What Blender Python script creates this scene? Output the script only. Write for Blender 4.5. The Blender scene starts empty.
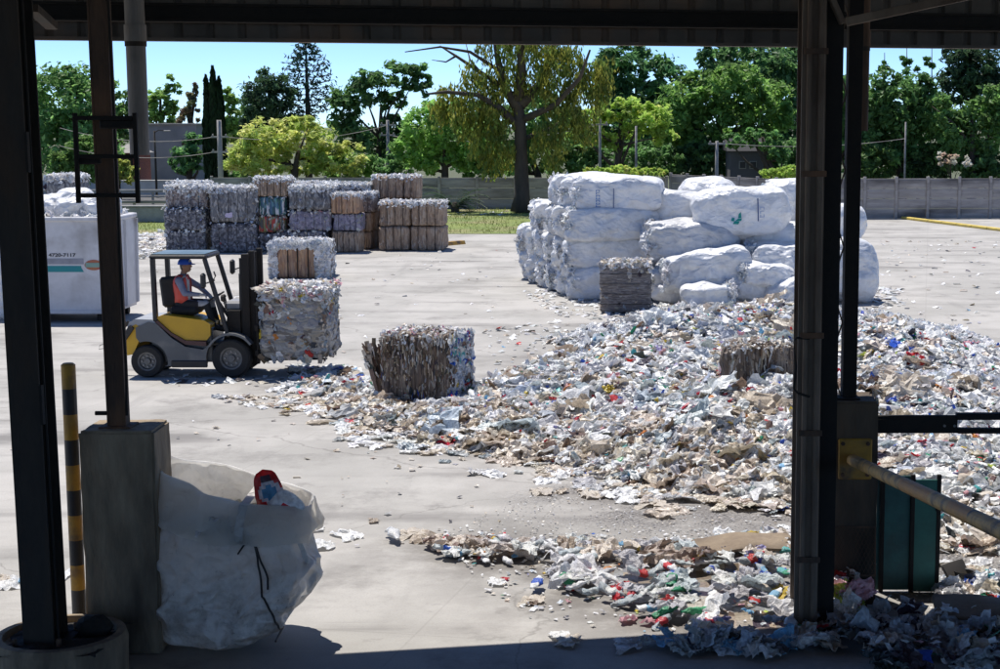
import bpy, bmesh, math, random
import numpy as np
from mathutils import Vector, Matrix
from mathutils.bvhtree import BVHTree
R = math.radians
rng = np.random.default_rng(7)
random.seed(7)
S = bpy.context.scene
COL = S.collection

# ------------------------------------------------------------------ camera model (1000 x 669 photo)
F, CX, CY, HZ, H = 1600.0, 620.0, 334.5, 125.0, 4.3
TH = math.atan((CY - HZ) / F)
fw = np.array((0, math.cos(TH), -math.sin(TH))); up = np.array((0, math.sin(TH), math.cos(TH)))
def ray(px, py):
    return fw + np.array((1, 0, 0)) * ((px - CX) / F) + up * ((CY - py) / F)
def at(px, py, z=0.0):
    d = ray(px, py); t = (z - H) / d[2]
    return np.array((d[0] * t, d[1] * t, z))
def onY(px, py, Y):
    d = ray(px, py); t = Y / d[1]
    return np.array((d[0] * t, Y, H + d[2] * t))
def ppm(Y): return F / Y * math.cos(TH)

cam = bpy.data.cameras.new('camera'); co = bpy.data.objects.new('camera', cam); COL.objects.link(co)
co.location = (0, 0, H); co.rotation_euler = (math.pi / 2 - TH, 0, 0)
cam.lens = 36 * F / 1000; cam.sensor_width = 36; cam.shift_x = -(CX - 500) / 1000
cam.clip_start = .1; cam.clip_end = 6000
S.camera = co

# ------------------------------------------------------------------ noise
def _h(i, j, k, s):
    n = (i * 374761393 + j * 668265263 + k * 2147483647 + s * 974634777) & 0xffffffff
    n = ((n ^ (n >> 13)) * 1274126177) & 0xffffffff
    n = n ^ (n >> 16)
    return (n & 0xffff) / 32767.5 - 1.0
def vn(P, s=0):
    P = np.asarray(P, float); I = np.floor(P).astype(np.int64); f = P - I; f = f * f * (3 - 2 * f)
    o = 0
    for a in (0, 1):
        for b in (0, 1):
            for c in (0, 1):
                w = (f[:, 0] if a else 1 - f[:, 0]) * (f[:, 1] if b else 1 - f[:, 1]) * (f[:, 2] if c else 1 - f[:, 2])
                o = o + w * _h(I[:, 0] + a, I[:, 1] + b, I[:, 2] + c, s)
    return o
def fbm(P, n=3, s=0):
    o = 0; a = 1; P = np.asarray(P, float)
    for i in range(n):
        o = o + a * vn(P * (2 ** i) + i * 17.3, s + i); a *= .5
    return o
def worley(P, n, seed, st=(1, 1, 1)):
    g = np.random.default_rng(seed); P = np.asarray(P, float) * st; lo, hi = P.min(0), P.max(0); Q = g.uniform(lo, hi, (n, 3)); d = np.full(len(P), 1e9); d2 = d.copy()
    for q in Q:
        r = ((P - q) ** 2).sum(1); d2 = np.minimum(d2, np.maximum(d, r)); d = np.minimum(d, r)
    return np.sqrt(d), np.sqrt(d2)
def sstep(x): x = np.clip(x, 0, 1); return x * x * (3 - 2 * x)

# ------------------------------------------------------------------ objects
def tag(o, label=None, cat=None, group=None, kind=None, category=None):
    cat = cat or category
    if label: o['label'] = label
    if cat: o['category'] = cat
    if group: o['group'] = group
    if kind: o['kind'] = kind
    return o
def empty(name, loc=(0, 0, 0), rz=0, **k):
    o = bpy.data.objects.new(name, None); COL.objects.link(o); o.location = loc; o.rotation_euler = (0, 0, rz); o.empty_display_size = .1
    return tag(o, **k)
def link(name, me, parent=None, loc=(0, 0, 0), **k):
    o = bpy.data.objects.new(name, me); COL.objects.link(o); o.location = loc
    if parent: o.parent = parent
    return tag(o, **k)

class MB:
    def __init__(s): s.V = []; s.F = []; s.C = []; s.M = []; s.n = 0
    def add(s, V, Fc, col=None, m=0):
        V = np.asarray(V, float); s.V.append(V); k = len(Fc)
        s.F.append((np.asarray(Fc) if isinstance(Fc, np.ndarray) else Fc, s.n))
        s.n += len(V)
        c = np.ones((k, 3)) if col is None else np.broadcast_to(np.asarray(col, float), (k, 3))
        s.C.append(c); s.M.append(np.broadcast_to(np.asarray(m), (k,)))
        return s
    def box(s, c, d, rz=0, col=None, m=0, bev=0, rot=None):
        x, y, z = np.asarray(d) / 2.0
        if bev > 0:
            b = min(bev, x * .9, y * .9, z * .9); V = []
            # 24-vert chamfered box
            for sx in (-1, 1):
                for sy in (-1, 1):
                    for sz in (-1, 1):
                        V += [(sx * x, sy * (y - b), sz * (z - b)), (sx * (x - b), sy * y, sz * (z - b)), (sx * (x - b), sy * (y - b), sz * z)]
            bm = bmesh.new(); [bm.verts.new(v) for v in V]; bmesh.ops.convex_hull(bm, input=bm.verts)
            bmesh.ops.dissolve_limit(bm, angle_limit=.02, verts=bm.verts, edges=bm.edges)
            bm.verts.index_update(); V = np.array([v.co[:] for v in bm.verts]); Fc = [tuple(v.index for v in f.verts) for f in bm.faces]; bm.free()
        else:
            V = np.array([(a * x, b * y, c_ * z) for a in (-1, 1) for b in (-1, 1) for c_ in (-1, 1)])
            Fc = [(0, 1, 3, 2), (4, 6, 7, 5), (0, 4, 5, 1), (2, 3, 7, 6), (0, 2, 6, 4), (1, 5, 7, 3)]
        if rot is not None: V = V @ np.array(rot).T
        elif rz:
            cs, sn = math.cos(rz), math.sin(rz); V = np.stack([V[:, 0] * cs - V[:, 1] * sn, V[:, 0] * sn + V[:, 1] * cs, V[:, 2]], 1)
        return s.add(V + np.asarray(c), Fc, col, m)
    def bar(s, a, b, w, t, col=None, m=0, bev=0):
        a = np.asarray(a, float); b = np.asarray(b, float); d = b - a; L = np.linalg.norm(d); d /= L
        ref = np.array((0, 0, 1.)) if abs(d[2]) < .9 else np.array((0, 1., 0)); u = np.cross(d, ref); u /= np.linalg.norm(u); v = np.cross(u, d)
        return s.box((a + b) / 2, (L, w, t), rot=np.stack([d, u, v], 1), col=col, m=m, bev=bev)
    def tube(s, pts, r, n=8, col=None, m=0, cap=True):
        pts = np.asarray(pts, float); k = len(pts); r = np.broadcast_to(np.asarray(r, float), (k,))
        T = np.gradient(pts, axis=0); T /= np.linalg.norm(T, axis=1)[:, None] + 1e-9
        ref = np.array((0, 0, 1.)) if abs(T[0, 2]) < .8 else np.array((1., 0, 0))
        V = []
        for i in range(k):
            u = np.cross(T[i], ref); u /= np.linalg.norm(u) + 1e-9; v = np.cross(u, T[i])
            a = np.arange(n) * 2 * math.pi / n
            V.append(pts[i] + r[i] * (np.cos(a)[:, None] * u + np.sin(a)[:, None] * v))
        Fc = [(i * n + j, i * n + (j + 1) % n, (i + 1) * n + (j + 1) % n, (i + 1) * n + j) for i in range(k - 1) for j in range(n)]
        if cap: Fc += [tuple(range(n))[::-1], tuple((k - 1) * n + j for j in range(n))]
        return s.add(np.concatenate(V), Fc, col, m)
    def lathe(s, prof, c=(0, 0, 0), n=24, axis='z', col=None, m=0):
        prof = np.asarray(prof, float); k = len(prof); a = np.arange(n) * 2 * math.pi / n
        V = np.concatenate([np.stack([p[0] * np.cos(a), p[0] * np.sin(a), np.full(n, p[1])], 1) for p in prof])
        if axis == 'y': V = V[:, [0, 2, 1]]
        if axis == 'x': V = V[:, [2, 0, 1]]
        Fc = [(i * n + j, i * n + (j + 1) % n, (i + 1) * n + (j + 1) % n, (i + 1) * n + j) for i in range(k - 1) for j in range(n)]
        return s.add(V + np.asarray(c), Fc, col, m)
    def prism(s, poly, y0, y1, col=None, m=0):   # polygon in xz, extruded along y
        k = len(poly); V = [(p[0], y0, p[1]) for p in poly] + [(p[0], y1, p[1]) for p in poly]
        Fc = [tuple(range(k)), tuple(range(2 * k - 1, k - 1, -1))] + [(i, i + k, (i + 1) % k + k, (i + 1) % k) for i in range(k)]
        return s.add(V, Fc, col, m)
    def mesh(s, name, mats, smooth=False):
        V = np.concatenate(s.V); me = bpy.data.meshes.new(name)
        loops = []; tot = []
        for Fc, off in s.F:
            if isinstance(Fc, np.ndarray):
                loops.append((Fc + off).ravel()); tot.append(np.full(len(Fc), Fc.shape[1]))
            else:
                for f in Fc: loops.append(np.asarray(f) + off)
                tot.append(np.array([len(f) for f in Fc]))
        loops = np.concatenate(loops).astype(np.int32); tot = np.concatenate(tot).astype(np.int32)
        me.vertices.add(len(V)); me.vertices.foreach_set('co', V.ravel())
        me.loops.add(len(loops)); me.loops.foreach_set('vertex_index', loops)
        me.polygons.add(len(tot)); st = np.concatenate([[0], np.cumsum(tot)[:-1]]).astype(np.int32)
        me.polygons.foreach_set('loop_start', st); me.polygons.foreach_set('loop_total', tot)
        for m_ in (mats if isinstance(mats, (list, tuple)) else [mats]): me.materials.append(m_)
        me.polygons.foreach_set('material_index', np.concatenate(s.M).astype(np.int32))
        me.update(calc_edges=True); me.validate()
        C = np.concatenate(s.C); a = me.attributes.new('Col', 'FLOAT_COLOR', 'FACE')
        if len(a.data) == len(C): a.data.foreach_set('color', np.concatenate([C, np.ones((len(C), 1))], 1).ravel().astype(np.float32))
        me.polygons.foreach_set('use_smooth', np.full(len(me.polygons), bool(smooth)))
        return me
    def build(s, name, mats, parent=None, smooth=False, loc=(0, 0, 0), fixn=False, **k):
        me = s.mesh(name, mats, smooth)
        if fixn:
            bm = bmesh.new(); bm.from_mesh(me); bmesh.ops.recalc_face_normals(bm, faces=bm.faces); bm.to_mesh(me); bm.free()
        return link(name, me, parent, loc, **k)

# ------------------------------------------------------------------ materials
def _bsdf(name):
    m = bpy.data.materials.new(name); m.use_nodes = True; nt = m.node_tree; return m, nt, nt.nodes['Principled BSDF']
def mat(name, c1, c2=None, scale=4., rough=.7, metal=0., bump=0., bscale=None, stretch=(1, 1, 1), detail=6, c3=None, s3=.7, rvar=.12):
    m, nt, b = _bsdf(name); N = nt.nodes; L = nt.links
    tc = N.new('ShaderNodeTexCoord'); mp = N.new('ShaderNodeMapping'); mp.inputs['Scale'].default_value = stretch
    L.new(tc.outputs['Object'], mp.inputs[0])
    c2 = c2 or tuple(x * .7 for x in c1)
    n1 = N.new('ShaderNodeTexNoise'); n1.inputs['Scale'].default_value = scale; n1.inputs['Detail'].default_value = detail; n1.inputs['Roughness'].default_value = .65
    L.new(mp.outputs[0], n1.inputs['Vector'])
    cr = N.new('ShaderNodeValToRGB'); cr.color_ramp.elements[0].position = .35; cr.color_ramp.elements[1].position = .65
    cr.color_ramp.elements[0].color = (*c2, 1); cr.color_ramp.elements[1].color = (*c1, 1); L.new(n1.outputs[0], cr.inputs[0]); out = cr.outputs[0]
    if c3:
        n3 = N.new('ShaderNodeTexNoise'); n3.inputs['Scale'].default_value = s3; n3.inputs['Detail'].default_value = 8; L.new(mp.outputs[0], n3.inputs['Vector'])
        r3 = N.new('ShaderNodeValToRGB'); r3.color_ramp.elements[0].position = .5; r3.color_ramp.elements[1].position = .68; L.new(n3.outputs[0], r3.inputs[0])
        mx = N.new('ShaderNodeMix'); mx.data_type = 'RGBA'; L.new(r3.outputs[0], mx.inputs[0]); L.new(out, mx.inputs[6]); mx.inputs[7].default_value = (*c3, 1); out = mx.outputs[2]
    L.new(out, b.inputs['Base Color'])
    mr = N.new('ShaderNodeMapRange'); mr.inputs[3].default_value = max(0, rough - rvar); mr.inputs[4].default_value = min(1, rough + rvar); L.new(n1.outputs[0], mr.inputs[0]); L.new(mr.outputs[0], b.inputs['Roughness'])
    b.inputs['Metallic'].default_value = metal
    if bump:
        nb = N.new('ShaderNodeTexNoise'); nb.inputs['Scale'].default_value = bscale or scale * 6; nb.inputs['Detail'].default_value = 5; L.new(mp.outputs[0], nb.inputs['Vector'])
        bp = N.new('ShaderNodeBump'); bp.inputs['Strength'].default_value = bump; bp.inputs['Distance'].default_value = .02; L.new(nb.outputs[0], bp.inputs['Height']); L.new(bp.outputs[0], b.inputs['Normal'])
    return m
def amat(name, rough=.5, transl=0., spec=.5, var=0., vscale=20., bump=0., bscale=30.):
    m, nt, b = _bsdf(name); N = nt.nodes; L = nt.links
    a = N.new('ShaderNodeAttribute'); a.attribute_name = 'Col'; out = a.outputs['Color']
    tc = N.new('ShaderNodeTexCoord')
    if var:
        n = N.new('ShaderNodeTexNoise'); n.inputs['Scale'].default_value = vscale; n.inputs['Detail'].default_value = 4; L.new(tc.outputs['Object'], n.inputs['Vector'])
        mr = N.new('ShaderNodeMapRange'); mr.inputs[1].default_value = .3; mr.inputs[2].default_value = .7; mr.inputs[3].default_value = 1 - var; mr.inputs[4].default_value = 1 + var; L.new(n.outputs[0], mr.inputs[0])
        mx = N.new('ShaderNodeVectorMath'); mx.operation = 'SCALE'; L.new(out, mx.inputs[0]); L.new(mr.outputs[0], mx.inputs['Scale']); out = mx.outputs[0]
    L.new(out, b.inputs['Base Color']); b.inputs['Roughness'].default_value = rough; b.inputs['Specular IOR Level'].default_value = spec
    if bump:
        nb = N.new('ShaderNodeTexNoise'); nb.inputs['Scale'].default_value = bscale; nb.inputs['Detail'].default_value = 4; L.new(tc.outputs['Object'], nb.inputs['Vector'])
        bp = N.new('ShaderNodeBump'); bp.inputs['Strength'].default_value = bump; bp.inputs['Distance'].default_value = .02; L.new(nb.outputs[0], bp.inputs['Height']); L.new(bp.outputs[0], b.inputs['Normal'])
    if transl:
        t = N.new('ShaderNodeBsdfTranslucent'); L.new(out, t.inputs[0]); ms = N.new('ShaderNodeMixShader'); ms.inputs[0].default_value = transl
        L.new(b.outputs[0], ms.inputs[1]); L.new(t.outputs[0], ms.inputs[2]); L.new(ms.outputs[0], N['Material Output'].inputs[0])
    return m
def crumple(N, L, vec, b, s1=3., s2=7., k=.6, dist=.08):
    nz = N.new('ShaderNodeTexNoise'); nz.inputs['Scale'].default_value = 2.; nz.inputs['Detail'].default_value = 3; L.new(vec, nz.inputs['Vector'])
    ad = N.new('ShaderNodeVectorMath'); ad.operation = 'MULTIPLY_ADD'; L.new(nz.outputs['Color'], ad.inputs[0]); ad.inputs[1].default_value = (.5, .5, .5); L.new(vec, ad.inputs[2])
    prev = None
    for s, st in ((s1, k), (s2, k * .7)):
        v = N.new('ShaderNodeTexVoronoi'); v.inputs['Scale'].default_value = s; L.new(ad.outputs[0], v.inputs['Vector'])
        bp = N.new('ShaderNodeBump'); bp.inputs['Strength'].default_value = st; bp.inputs['Distance'].default_value = dist * s1 / s; L.new(v.outputs['Distance'], bp.inputs['Height'])
        if prev: L.new(prev.outputs[0], bp.inputs['Normal'])
        prev = bp
    L.new(prev.outputs[0], b.inputs['Normal'])
def vmat(name, cols, scale=10., stretch=(1, 1, 1), rough=.6, bump=.6, dark=.5):
    """Voronoi cells, each with a random colour out of cols, with bump grooves between pieces."""
    m, nt, b = _bsdf(name); N = nt.nodes; L = nt.links
    tc = N.new('ShaderNodeTexCoord'); mp = N.new('ShaderNodeMapping'); mp.inputs['Scale'].default_value = stretch; L.new(tc.outputs['Object'], mp.inputs[0])
    nz = N.new('ShaderNodeTexNoise'); nz.inputs['Scale'].default_value = 3; nz.inputs['Detail'].default_value = 4; L.new(mp.outputs[0], nz.inputs['Vector'])
    ad = N.new('ShaderNodeVectorMath'); ad.operation = 'MULTIPLY_ADD'; L.new(nz.outputs['Color'], ad.inputs[0]); ad.inputs[1].default_value = (.35, .35, .35); L.new(mp.outputs[0], ad.inputs[2])
    v = N.new('ShaderNodeTexVoronoi'); v.inputs['Scale'].default_value = scale; L.new(ad.outputs[0], v.inputs['Vector'])
    sp = N.new('ShaderNodeSeparateColor'); L.new(v.outputs['Color'], sp.inputs[0])
    cr = N.new('ShaderNodeValToRGB'); cr.color_ramp.interpolation = 'CONSTANT'; e = cr.color_ramp.elements
    k = len(cols); e[0].color = (*cols[0], 1); e[1].position = 1 / k; e[1].color = (*cols[1], 1)
    for i in range(2, k): x = e.new(i / k); x.color = (*cols[i], 1)
    L.new(sp.outputs[0], cr.inputs[0])
    L.new(cr.outputs[0], b.inputs['Base Color']); b.inputs['Roughness'].default_value = rough
    bp = N.new('ShaderNodeBump'); bp.inputs['Strength'].default_value = bump; bp.inputs['Distance'].default_value = .04; bp.invert = True
    L.new(v.outputs['Distance'], bp.inputs['Height']); L.new(bp.outputs[0], b.inputs['Normal'])
    return m

M = {}
M['steel'] = mat('dark_steel', (.046, .037, .028), (.028, .023, .018), 6, .85, 0, .4, c3=(.06, .036, .02), s3=2.2, stretch=(1, 1, .4), rvar=.08)
M['steel2'] = mat('black_steel', (.021, .017, .013), (.013, .0105, .0085), 6, .85, 0, .3, rvar=.08)
M['rust'] = mat('rusty_steel', (.13, .075, .045), (.06, .038, .026), 5, .8, .05, .5, c3=(.22, .11, .055), s3=3, stretch=(1, 1, .3))
M['greysteel'] = mat('grey_painted_steel', (.23, .17, .12), (.13, .095, .068), 4, .8, 0, .4, c3=(.09, .055, .035), s3=2.5, stretch=(1, 1, .3))
M['roof'] = mat('roof_sheet', (.16, .135, .115), (.10, .085, .07), 2, .8, 0, .2, c3=(.2, .13, .09), s3=1.5)
M['pipe'] = mat('grey_pipe', (.3, .275, .245), (.19, .17, .15), 5, .7, 0, .2, stretch=(1, 1, .3))
M['oldconc'] = mat('stained_concrete', (.40, .31, .205), (.19, .145, .095), 4.5, .92, 0, 1., bscale=16, c3=(.07, .052, .038), s3=1.7, stretch=(1, 1, .25))
M['conc'] = mat('concrete', (.36, .34, .32), (.26, .25, .235), 3, .9, 0, .5)
M['panelconc'] = mat('concrete_panel', (.40, .37, .35), (.27, .25, .235), 1.3, .9, 0, .4, c3=(.11, .1, .095), s3=.5, stretch=(.6, .6, 3))
M['yellow'] = mat('worn_yellow_paint', (.55, .30, .03), (.38, .2, .03), 7, .55, 0, .2, c3=(.12, .08, .05), s3=4)
M['blackpaint'] = mat('black_paint', (.03, .028, .027), (.02, .018, .018), 6, .5, 0, .1)
M['green'] = mat('green_sheet', (.04, .15, .13), (.025, .09, .08), 3, .5, 0, .2, c3=(.04, .05, .04), s3=2)
M['rubber'] = mat('rubber', (.028, .027, .026), (.018, .018, .018), 10, .85, 0, .3)
M['bark'] = mat('bark', (.09, .07, .05), (.045, .035, .028), 3, .95, 0, 1, stretch=(1, 1, .3))
M['leaf'] = amat('leaves', .5, .55, .3)
M['trash'] = amat('plastic_waste', .34, .24, .5, var=.25, vscale=34, bump=.5, bscale=30)
M['shred'] = amat('loose_shreds', .55, .15, .3, var=.15, vscale=40)
M['paint'] = amat('painted', .5, 0, .4, var=.12, vscale=5)
# ------------------------------------------------------------------ light
w = bpy.data.worlds.new('World'); S.world = w; w.use_nodes = True; nt = w.node_tree
sky = nt.nodes.new('ShaderNodeTexSky'); sky.sky_type = 'NISHITA'; sky.sun_disc = False
SD = Vector((-.17, .315, .92)).normalized()
sky.sun_elevation = math.asin(SD.z); sky.sun_rotation = math.atan2(SD.x, SD.y)
sky.air_density = .48; sky.dust_density = 0.; sky.ozone_density = 9.
bg = nt.nodes['Background']; bg.inputs[1].default_value = .12; nt.links.new(sky.outputs[0], bg.inputs[0])
sl = bpy.data.lights.new('sun', 'SUN'); sl.energy = 3.9; sl.angle = R(.5); sl.color = (1, .955, .89)
so = bpy.data.objects.new('sun', sl); COL.objects.link(so); so.rotation_euler = SD.to_track_quat('Z', 'Y').to_euler()
S.view_settings.view_transform = 'Standard'; S.view_settings.look = 'None'; S.view_settings.gamma = 1; S.view_settings.exposure = .62
S.cycles.use_denoising = True
S.cycles.max_bounces = 8; S.cycles.transparent_max_bounces = 8; S.cycles.sample_clamp_indirect = 4

# ------------------------------------------------------------------ templates of crumpled waste
def bottle_T(sides, rings, seed):
    g = np.random.default_rng(seed); t = np.linspace(0, 1, rings)
    prof = np.interp(t, [0, .04, .12, .6, .8, .9, .93, 1], [.55, .85, 1, 1, .75, .36, .33, .33]) * .145
    a = np.arange(sides) * 2 * math.pi / sides; fl = g.uniform(.3, .75)
    V = np.stack([np.repeat(t - .5, sides), (prof[:, None] * np.cos(a)).ravel(), (prof[:, None] * np.sin(a)).ravel() * fl], 1)
    k = np.repeat(t < .85, sides)
    D = np.stack([fbm(V * 9 + g.uniform(0, 50, 3), 2, seed + i) for i in range(3)], 1) * np.array((.035, .07, .06)); V += D * k[:, None]
    V[:, 1] += g.uniform(-.35, .35) * (V[:, 0] ** 2); V[:, 2] += g.uniform(-.2, .2) * (V[:, 0] ** 2)
    Fc = []; sl_ = []
    for i in range(rings - 1):
        tm = (t[i] + t[i + 1]) / 2
        for j in range(sides):
            Fc.append((i * sides + j, i * sides + (j + 1) % sides, (i + 1) * sides + (j + 1) % sides, (i + 1) * sides + j)); sl_.append(1 if .3 < tm < .56 else (2 if tm > .91 else 0))
    return V, np.array(Fc), np.array(sl_)
def scrap_T(n, seed, fold=.17):
    g = np.random.default_rng(seed); u = np.linspace(-.5, .5, n); X, Y = np.meshgrid(u, u, indexing='ij'); X = X.ravel(); Y = Y.ravel() * g.uniform(.45, .9)
    r = 1 + .35 * vn(np.stack([np.arctan2(Y, X) * 1.5, X * 0, X * 0], 1) + g.uniform(0, 50, 3), seed); X = X * r; Y = Y * r
    P = np.stack([X, Y, X * 0], 1)
    Z = fold * (1 - np.abs(vn(P * np.array((3, 6.5, 1)) + g.uniform(0, 50, 3), seed)) * 2) * .6 + fold * .45 * vn(P * 9 + 3, seed + 1) - fold * .8 * (P[:, 0] ** 2 + P[:, 1] ** 2)
    X = X * (1 - .15 * g.random()); V = np.stack([X + .06 * vn(P * 8, seed + 2), Y + .06 * vn(P * 8, seed + 3), Z], 1)
    Fc = np.array([(i * n + j, (i + 1) * n + j, (i + 1) * n + j + 1, i * n + j + 1) for i in range(n - 1) for j in range(n - 1)])
    return V, Fc, np.zeros(len(Fc), int)
def ball_T(seed, sub=2):
    bm = bmesh.new(); bmesh.ops.create_icosphere(bm, subdivisions=sub, radius=.5); bm.verts.index_update()
    V = np.array([v.co[:] for v in bm.verts]); Fc = np.array([[v.index for v in f.verts] for f in bm.faces]); bm.free()
    n = V / np.linalg.norm(V, axis=1)[:, None]
    r = 1 + .45 * (1 - 2 * np.abs(vn(V * 4 + seed, seed))) * .6 + .25 * vn(V * 9, seed + 1); V = n * .42 * r[:, None]; V[:, 2] *= .6
    return V, Fc, np.zeros(len(Fc), int)
T_bot_lo = [bottle_T(6, 7, 100 + i) for i in range(6)]
T_bot_hi = [bottle_T(12, 15, 200 + i) for i in range(8)]
T_scr_lo = [scrap_T(5, 300 + i) for i in range(10)]
T_scr_hi = [scrap_T(11, 400 + i, .2) for i in range(10)]
T_scr_md = [scrap_T(7, 450 + i, .16) for i in range(12)]
T_chip = [scrap_T(3, 500 + i, .2) for i in range(6)]
T_ball = [ball_T(600 + i) for i in range(5)]
T_strip = []
for i in range(6):
    V_, F_, s_ = scrap_T(4, 700 + i, .16); V_ = V_ * np.array((1, .22, .5)); T_strip.append((V_, F_, s_))

def basis(nrm, spin):
    z = nrm / (np.linalg.norm(nrm, axis=1)[:, None] + 1e-9)
    ref = np.where(np.abs(z[:, 2:3]) < .9, np.array((0, 0, 1.)), np.array((1., 0, 0)))
    x = np.cross(ref, z); x /= np.linalg.norm(x, axis=1)[:, None]; y = np.cross(z, x)
    c, s = np.cos(spin)[:, None], np.sin(spin)[:, None]
    return np.stack([x * c + y * s, -x * s + y * c, z], 2)       # columns
def scatter(mb, T, pos, nrm, scale, cols, spin=None, m=0, g=rng):
    """cols (n,3) or (n,slots,3)"""
    n = len(pos)
    if n == 0: return
    pos = np.asarray(pos, float); cols = np.asarray(cols, float)
    if cols.ndim == 2: cols = np.repeat(cols[:, None, :], 3, 1)
    spin = g.uniform(0, 2 * math.pi, n) if spin is None else spin
    B = basis(np.asarray(nrm, float), spin); scale = np.asarray(scale, float)
    if scale.ndim == 1: scale = np.repeat(scale[:, None], 3, 1)
    pick = g.integers(0, len(T), n)
    for ti, (V, Fc, sl_) in enumerate(T):
        I = np.where(pick == ti)[0]
        if len(I) == 0: continue
        W = np.einsum('nij,nvj->nvi', B[I], V[None] * scale[I][:, None, :]) + pos[I][:, None, :]
        FF = Fc[None] + (np.arange(len(I)) * len(V))[:, None, None]
        CC = cols[I][:, sl_, :]
        mb.add(W.reshape(-1, 3), FF.reshape(-1, Fc.shape[1]), CC.reshape(-1, 3), m)

PAL = {
 'white': (.8, .8, .79), 'grey': (.47, .47, .48), 'clear': (.42, .46, .48), 'blueish': (.5, .55, .62), 'beige': (.62, .55, .46), 'tan': (.47, .39, .30), 'brown': (.2, .14, .1),
 'dark': (.06, .06, .065), 'blue': (.04, .11, .5), 'red': (.52, .03, .04), 'green': (.03, .28, .13), 'yellow': (.62, .46, .06), 'teal': (.1, .42, .42), 'pink': (.62, .34, .37), 'lilac': (.4, .36, .6), 'orange': (.6, .22, .04), 'sky': (.2, .42, .62), 'lime': (.42, .5, .08)}
def pal(n, wts, g=rng, jit=.18):
    k = list(wts); p = np.array([wts[x] for x in k], float); p /= p.sum()
    c = np.array([PAL[x] for x in k])[g.choice(len(k), n, p=p)]
    return np.clip(c * (1 + g.uniform(-jit, jit, (n, 1))) + g.uniform(-.015, .015, (n, 3)), .01, .85)
SAT = dict(blue=2, red=2.2, green=1.2, yellow=1.3, teal=1, pink=1.6, lilac=1, orange=.6, sky=1.2, lime=.6)
MIX_HEAP = dict(white=64, grey=12, clear=13, blueish=9, beige=9, tan=4, brown=2.5, dark=2.5, **{k: v * .75 for k, v in SAT.items()})
MIX_FRONT = dict(white=38, grey=10, clear=7, beige=32, tan=10, brown=3, dark=2, **{k: v * .22 for k, v in SAT.items()})
MIX_WHITE = dict(white=75, grey=15, blueish=8, beige=4)
MIX_PET = dict(white=10, grey=26, clear=26, blueish=16, dark=8, beige=6, **{k: v * .35 for k, v in SAT.items()})

def inpoly(P, poly):
    x, y = P[:, 0], P[:, 1]; o = np.zeros(len(P), bool); k = len(poly)
    for i in range(k):
        x0, y0 = poly[i][:2]; x1, y1 = poly[(i + 1) % k][:2]
        c = ((y0 > y) != (y1 > y)) & (x < (x1 - x0) * (y - y0) / (y1 - y0 + 1e-12) + x0); o ^= c
    return o
def edist(P, poly):
    d = np.full(len(P), 1e9); k = len(poly)
    for i in range(k):
        a = np.array(poly[i][:2]); b = np.array(poly[(i + 1) % k][:2]); ab = b - a
        t = np.clip(((P[:, :2] - a) @ ab) / (ab @ ab + 1e-12), 0, 1); d = np.minimum(d, np.linalg.norm(P[:, :2] - a - t[:, None] * ab, axis=1))
    return d
def pxpoly(pts): return [tuple(at(*p)[:2]) for p in pts]
HEAP = pxpoly([(292, 388), (330, 404), (365, 424), (420, 442), (500, 454), (575, 468), (635, 486), (680, 492), (740, 500), (805, 506), (880, 540), (1025, 556), (1090, 556), (1090, 372), (1000, 358), (930, 346), (880, 328), (800, 320), (720, 322), (660, 322), (625, 334), (590, 352), (540, 362), (505, 378), (470, 392), (430, 400), (395, 396), (340, 380)])
BACK = pxpoly([(545, 343), (575, 333), (620, 322), (650, 308), (720, 306), (800, 310), (870, 312), (960, 332), (1010, 352), (900, 350), (800, 340), (660, 345), (600, 352)])
STRIP = pxpoly([(580, 492), (600, 488), (640, 492), (700, 494), (760, 500), (805, 506), (805, 532), (760, 522), (700, 514), (650, 506), (605, 502)])
DRIFT = pxpoly([(428, 548), (452, 541), (520, 541), (600, 549), (690, 546), (750, 537), (830, 540), (830, 640), (790, 648), (700, 640), (640, 626), (600, 612), (555, 600), (545, 586), (560, 577), (520, 575), (475, 563), (440, 557)])
def heap_h(P):
    P = np.asarray(P, float); q = np.concatenate([P[:, :2], np.zeros((len(P), 1))], 1); h = np.zeros(len(P))
    i = inpoly(P, HEAP); d = edist(P, HEAP) * i
    nz = .55 * fbm(q * .45, 3, 5) + .25 * fbm(q * 1.6, 2, 9)
    h = np.maximum(h, i * (sstep(d / 2.8) * .37 * np.maximum(.15, 1 + .75 * nz + .75 * vn(q * .62 + 3.3, 15)) + sstep(d / .7) * .10 * (1 + .8 * vn(q * 1.1, 19))))
    for po, hm, wd in ((BACK, .1, 1.2), (STRIP, .04, .5), (DRIFT, .1, .7)):
        i = inpoly(P, po); d = edist(P, po) * i; h = np.maximum(h, i * sstep(d / wd) * hm * (1 + .5 * nz))
    c = at(418, 413); h = h * (1 - .9 * np.exp(-(((P[:, 0] - c[0]) / 1.0) ** 2 + ((P[:, 1] - c[1]) / .8) ** 2)))
    return np.maximum(h, 0)
def sample_poly(poly, n, g=rng):
    P = np.array(poly); lo, hi = P.min(0), P.max(0); out = []
    while sum(map(len, out)) < n:
        q = g.uniform(lo, hi, (n, 2)); out.append(q[inpoly(q, poly)])
    return np.concatenate(out)[:n]
# ------------------------------------------------------------------ the setting: ground, yard, verge, road
m, nt, b = _bsdf('field_soil'); N = nt.nodes; L = nt.links
b.inputs['Base Color'].default_value = (.09, .1, .05, 1); b.inputs['Roughness'].default_value = .95
mb = MB(); a = np.arange(64) * 2 * math.pi / 64
mb.add(np.concatenate([[(0, 0, -.03)], np.stack([3000 * np.cos(a), 3000 * np.sin(a), np.full(64, -.03)], 1)]), [(0, 1 + i, 1 + (i + 1) % 64) for i in range(64)])
mb.build('ground', m, kind='structure')

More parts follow.
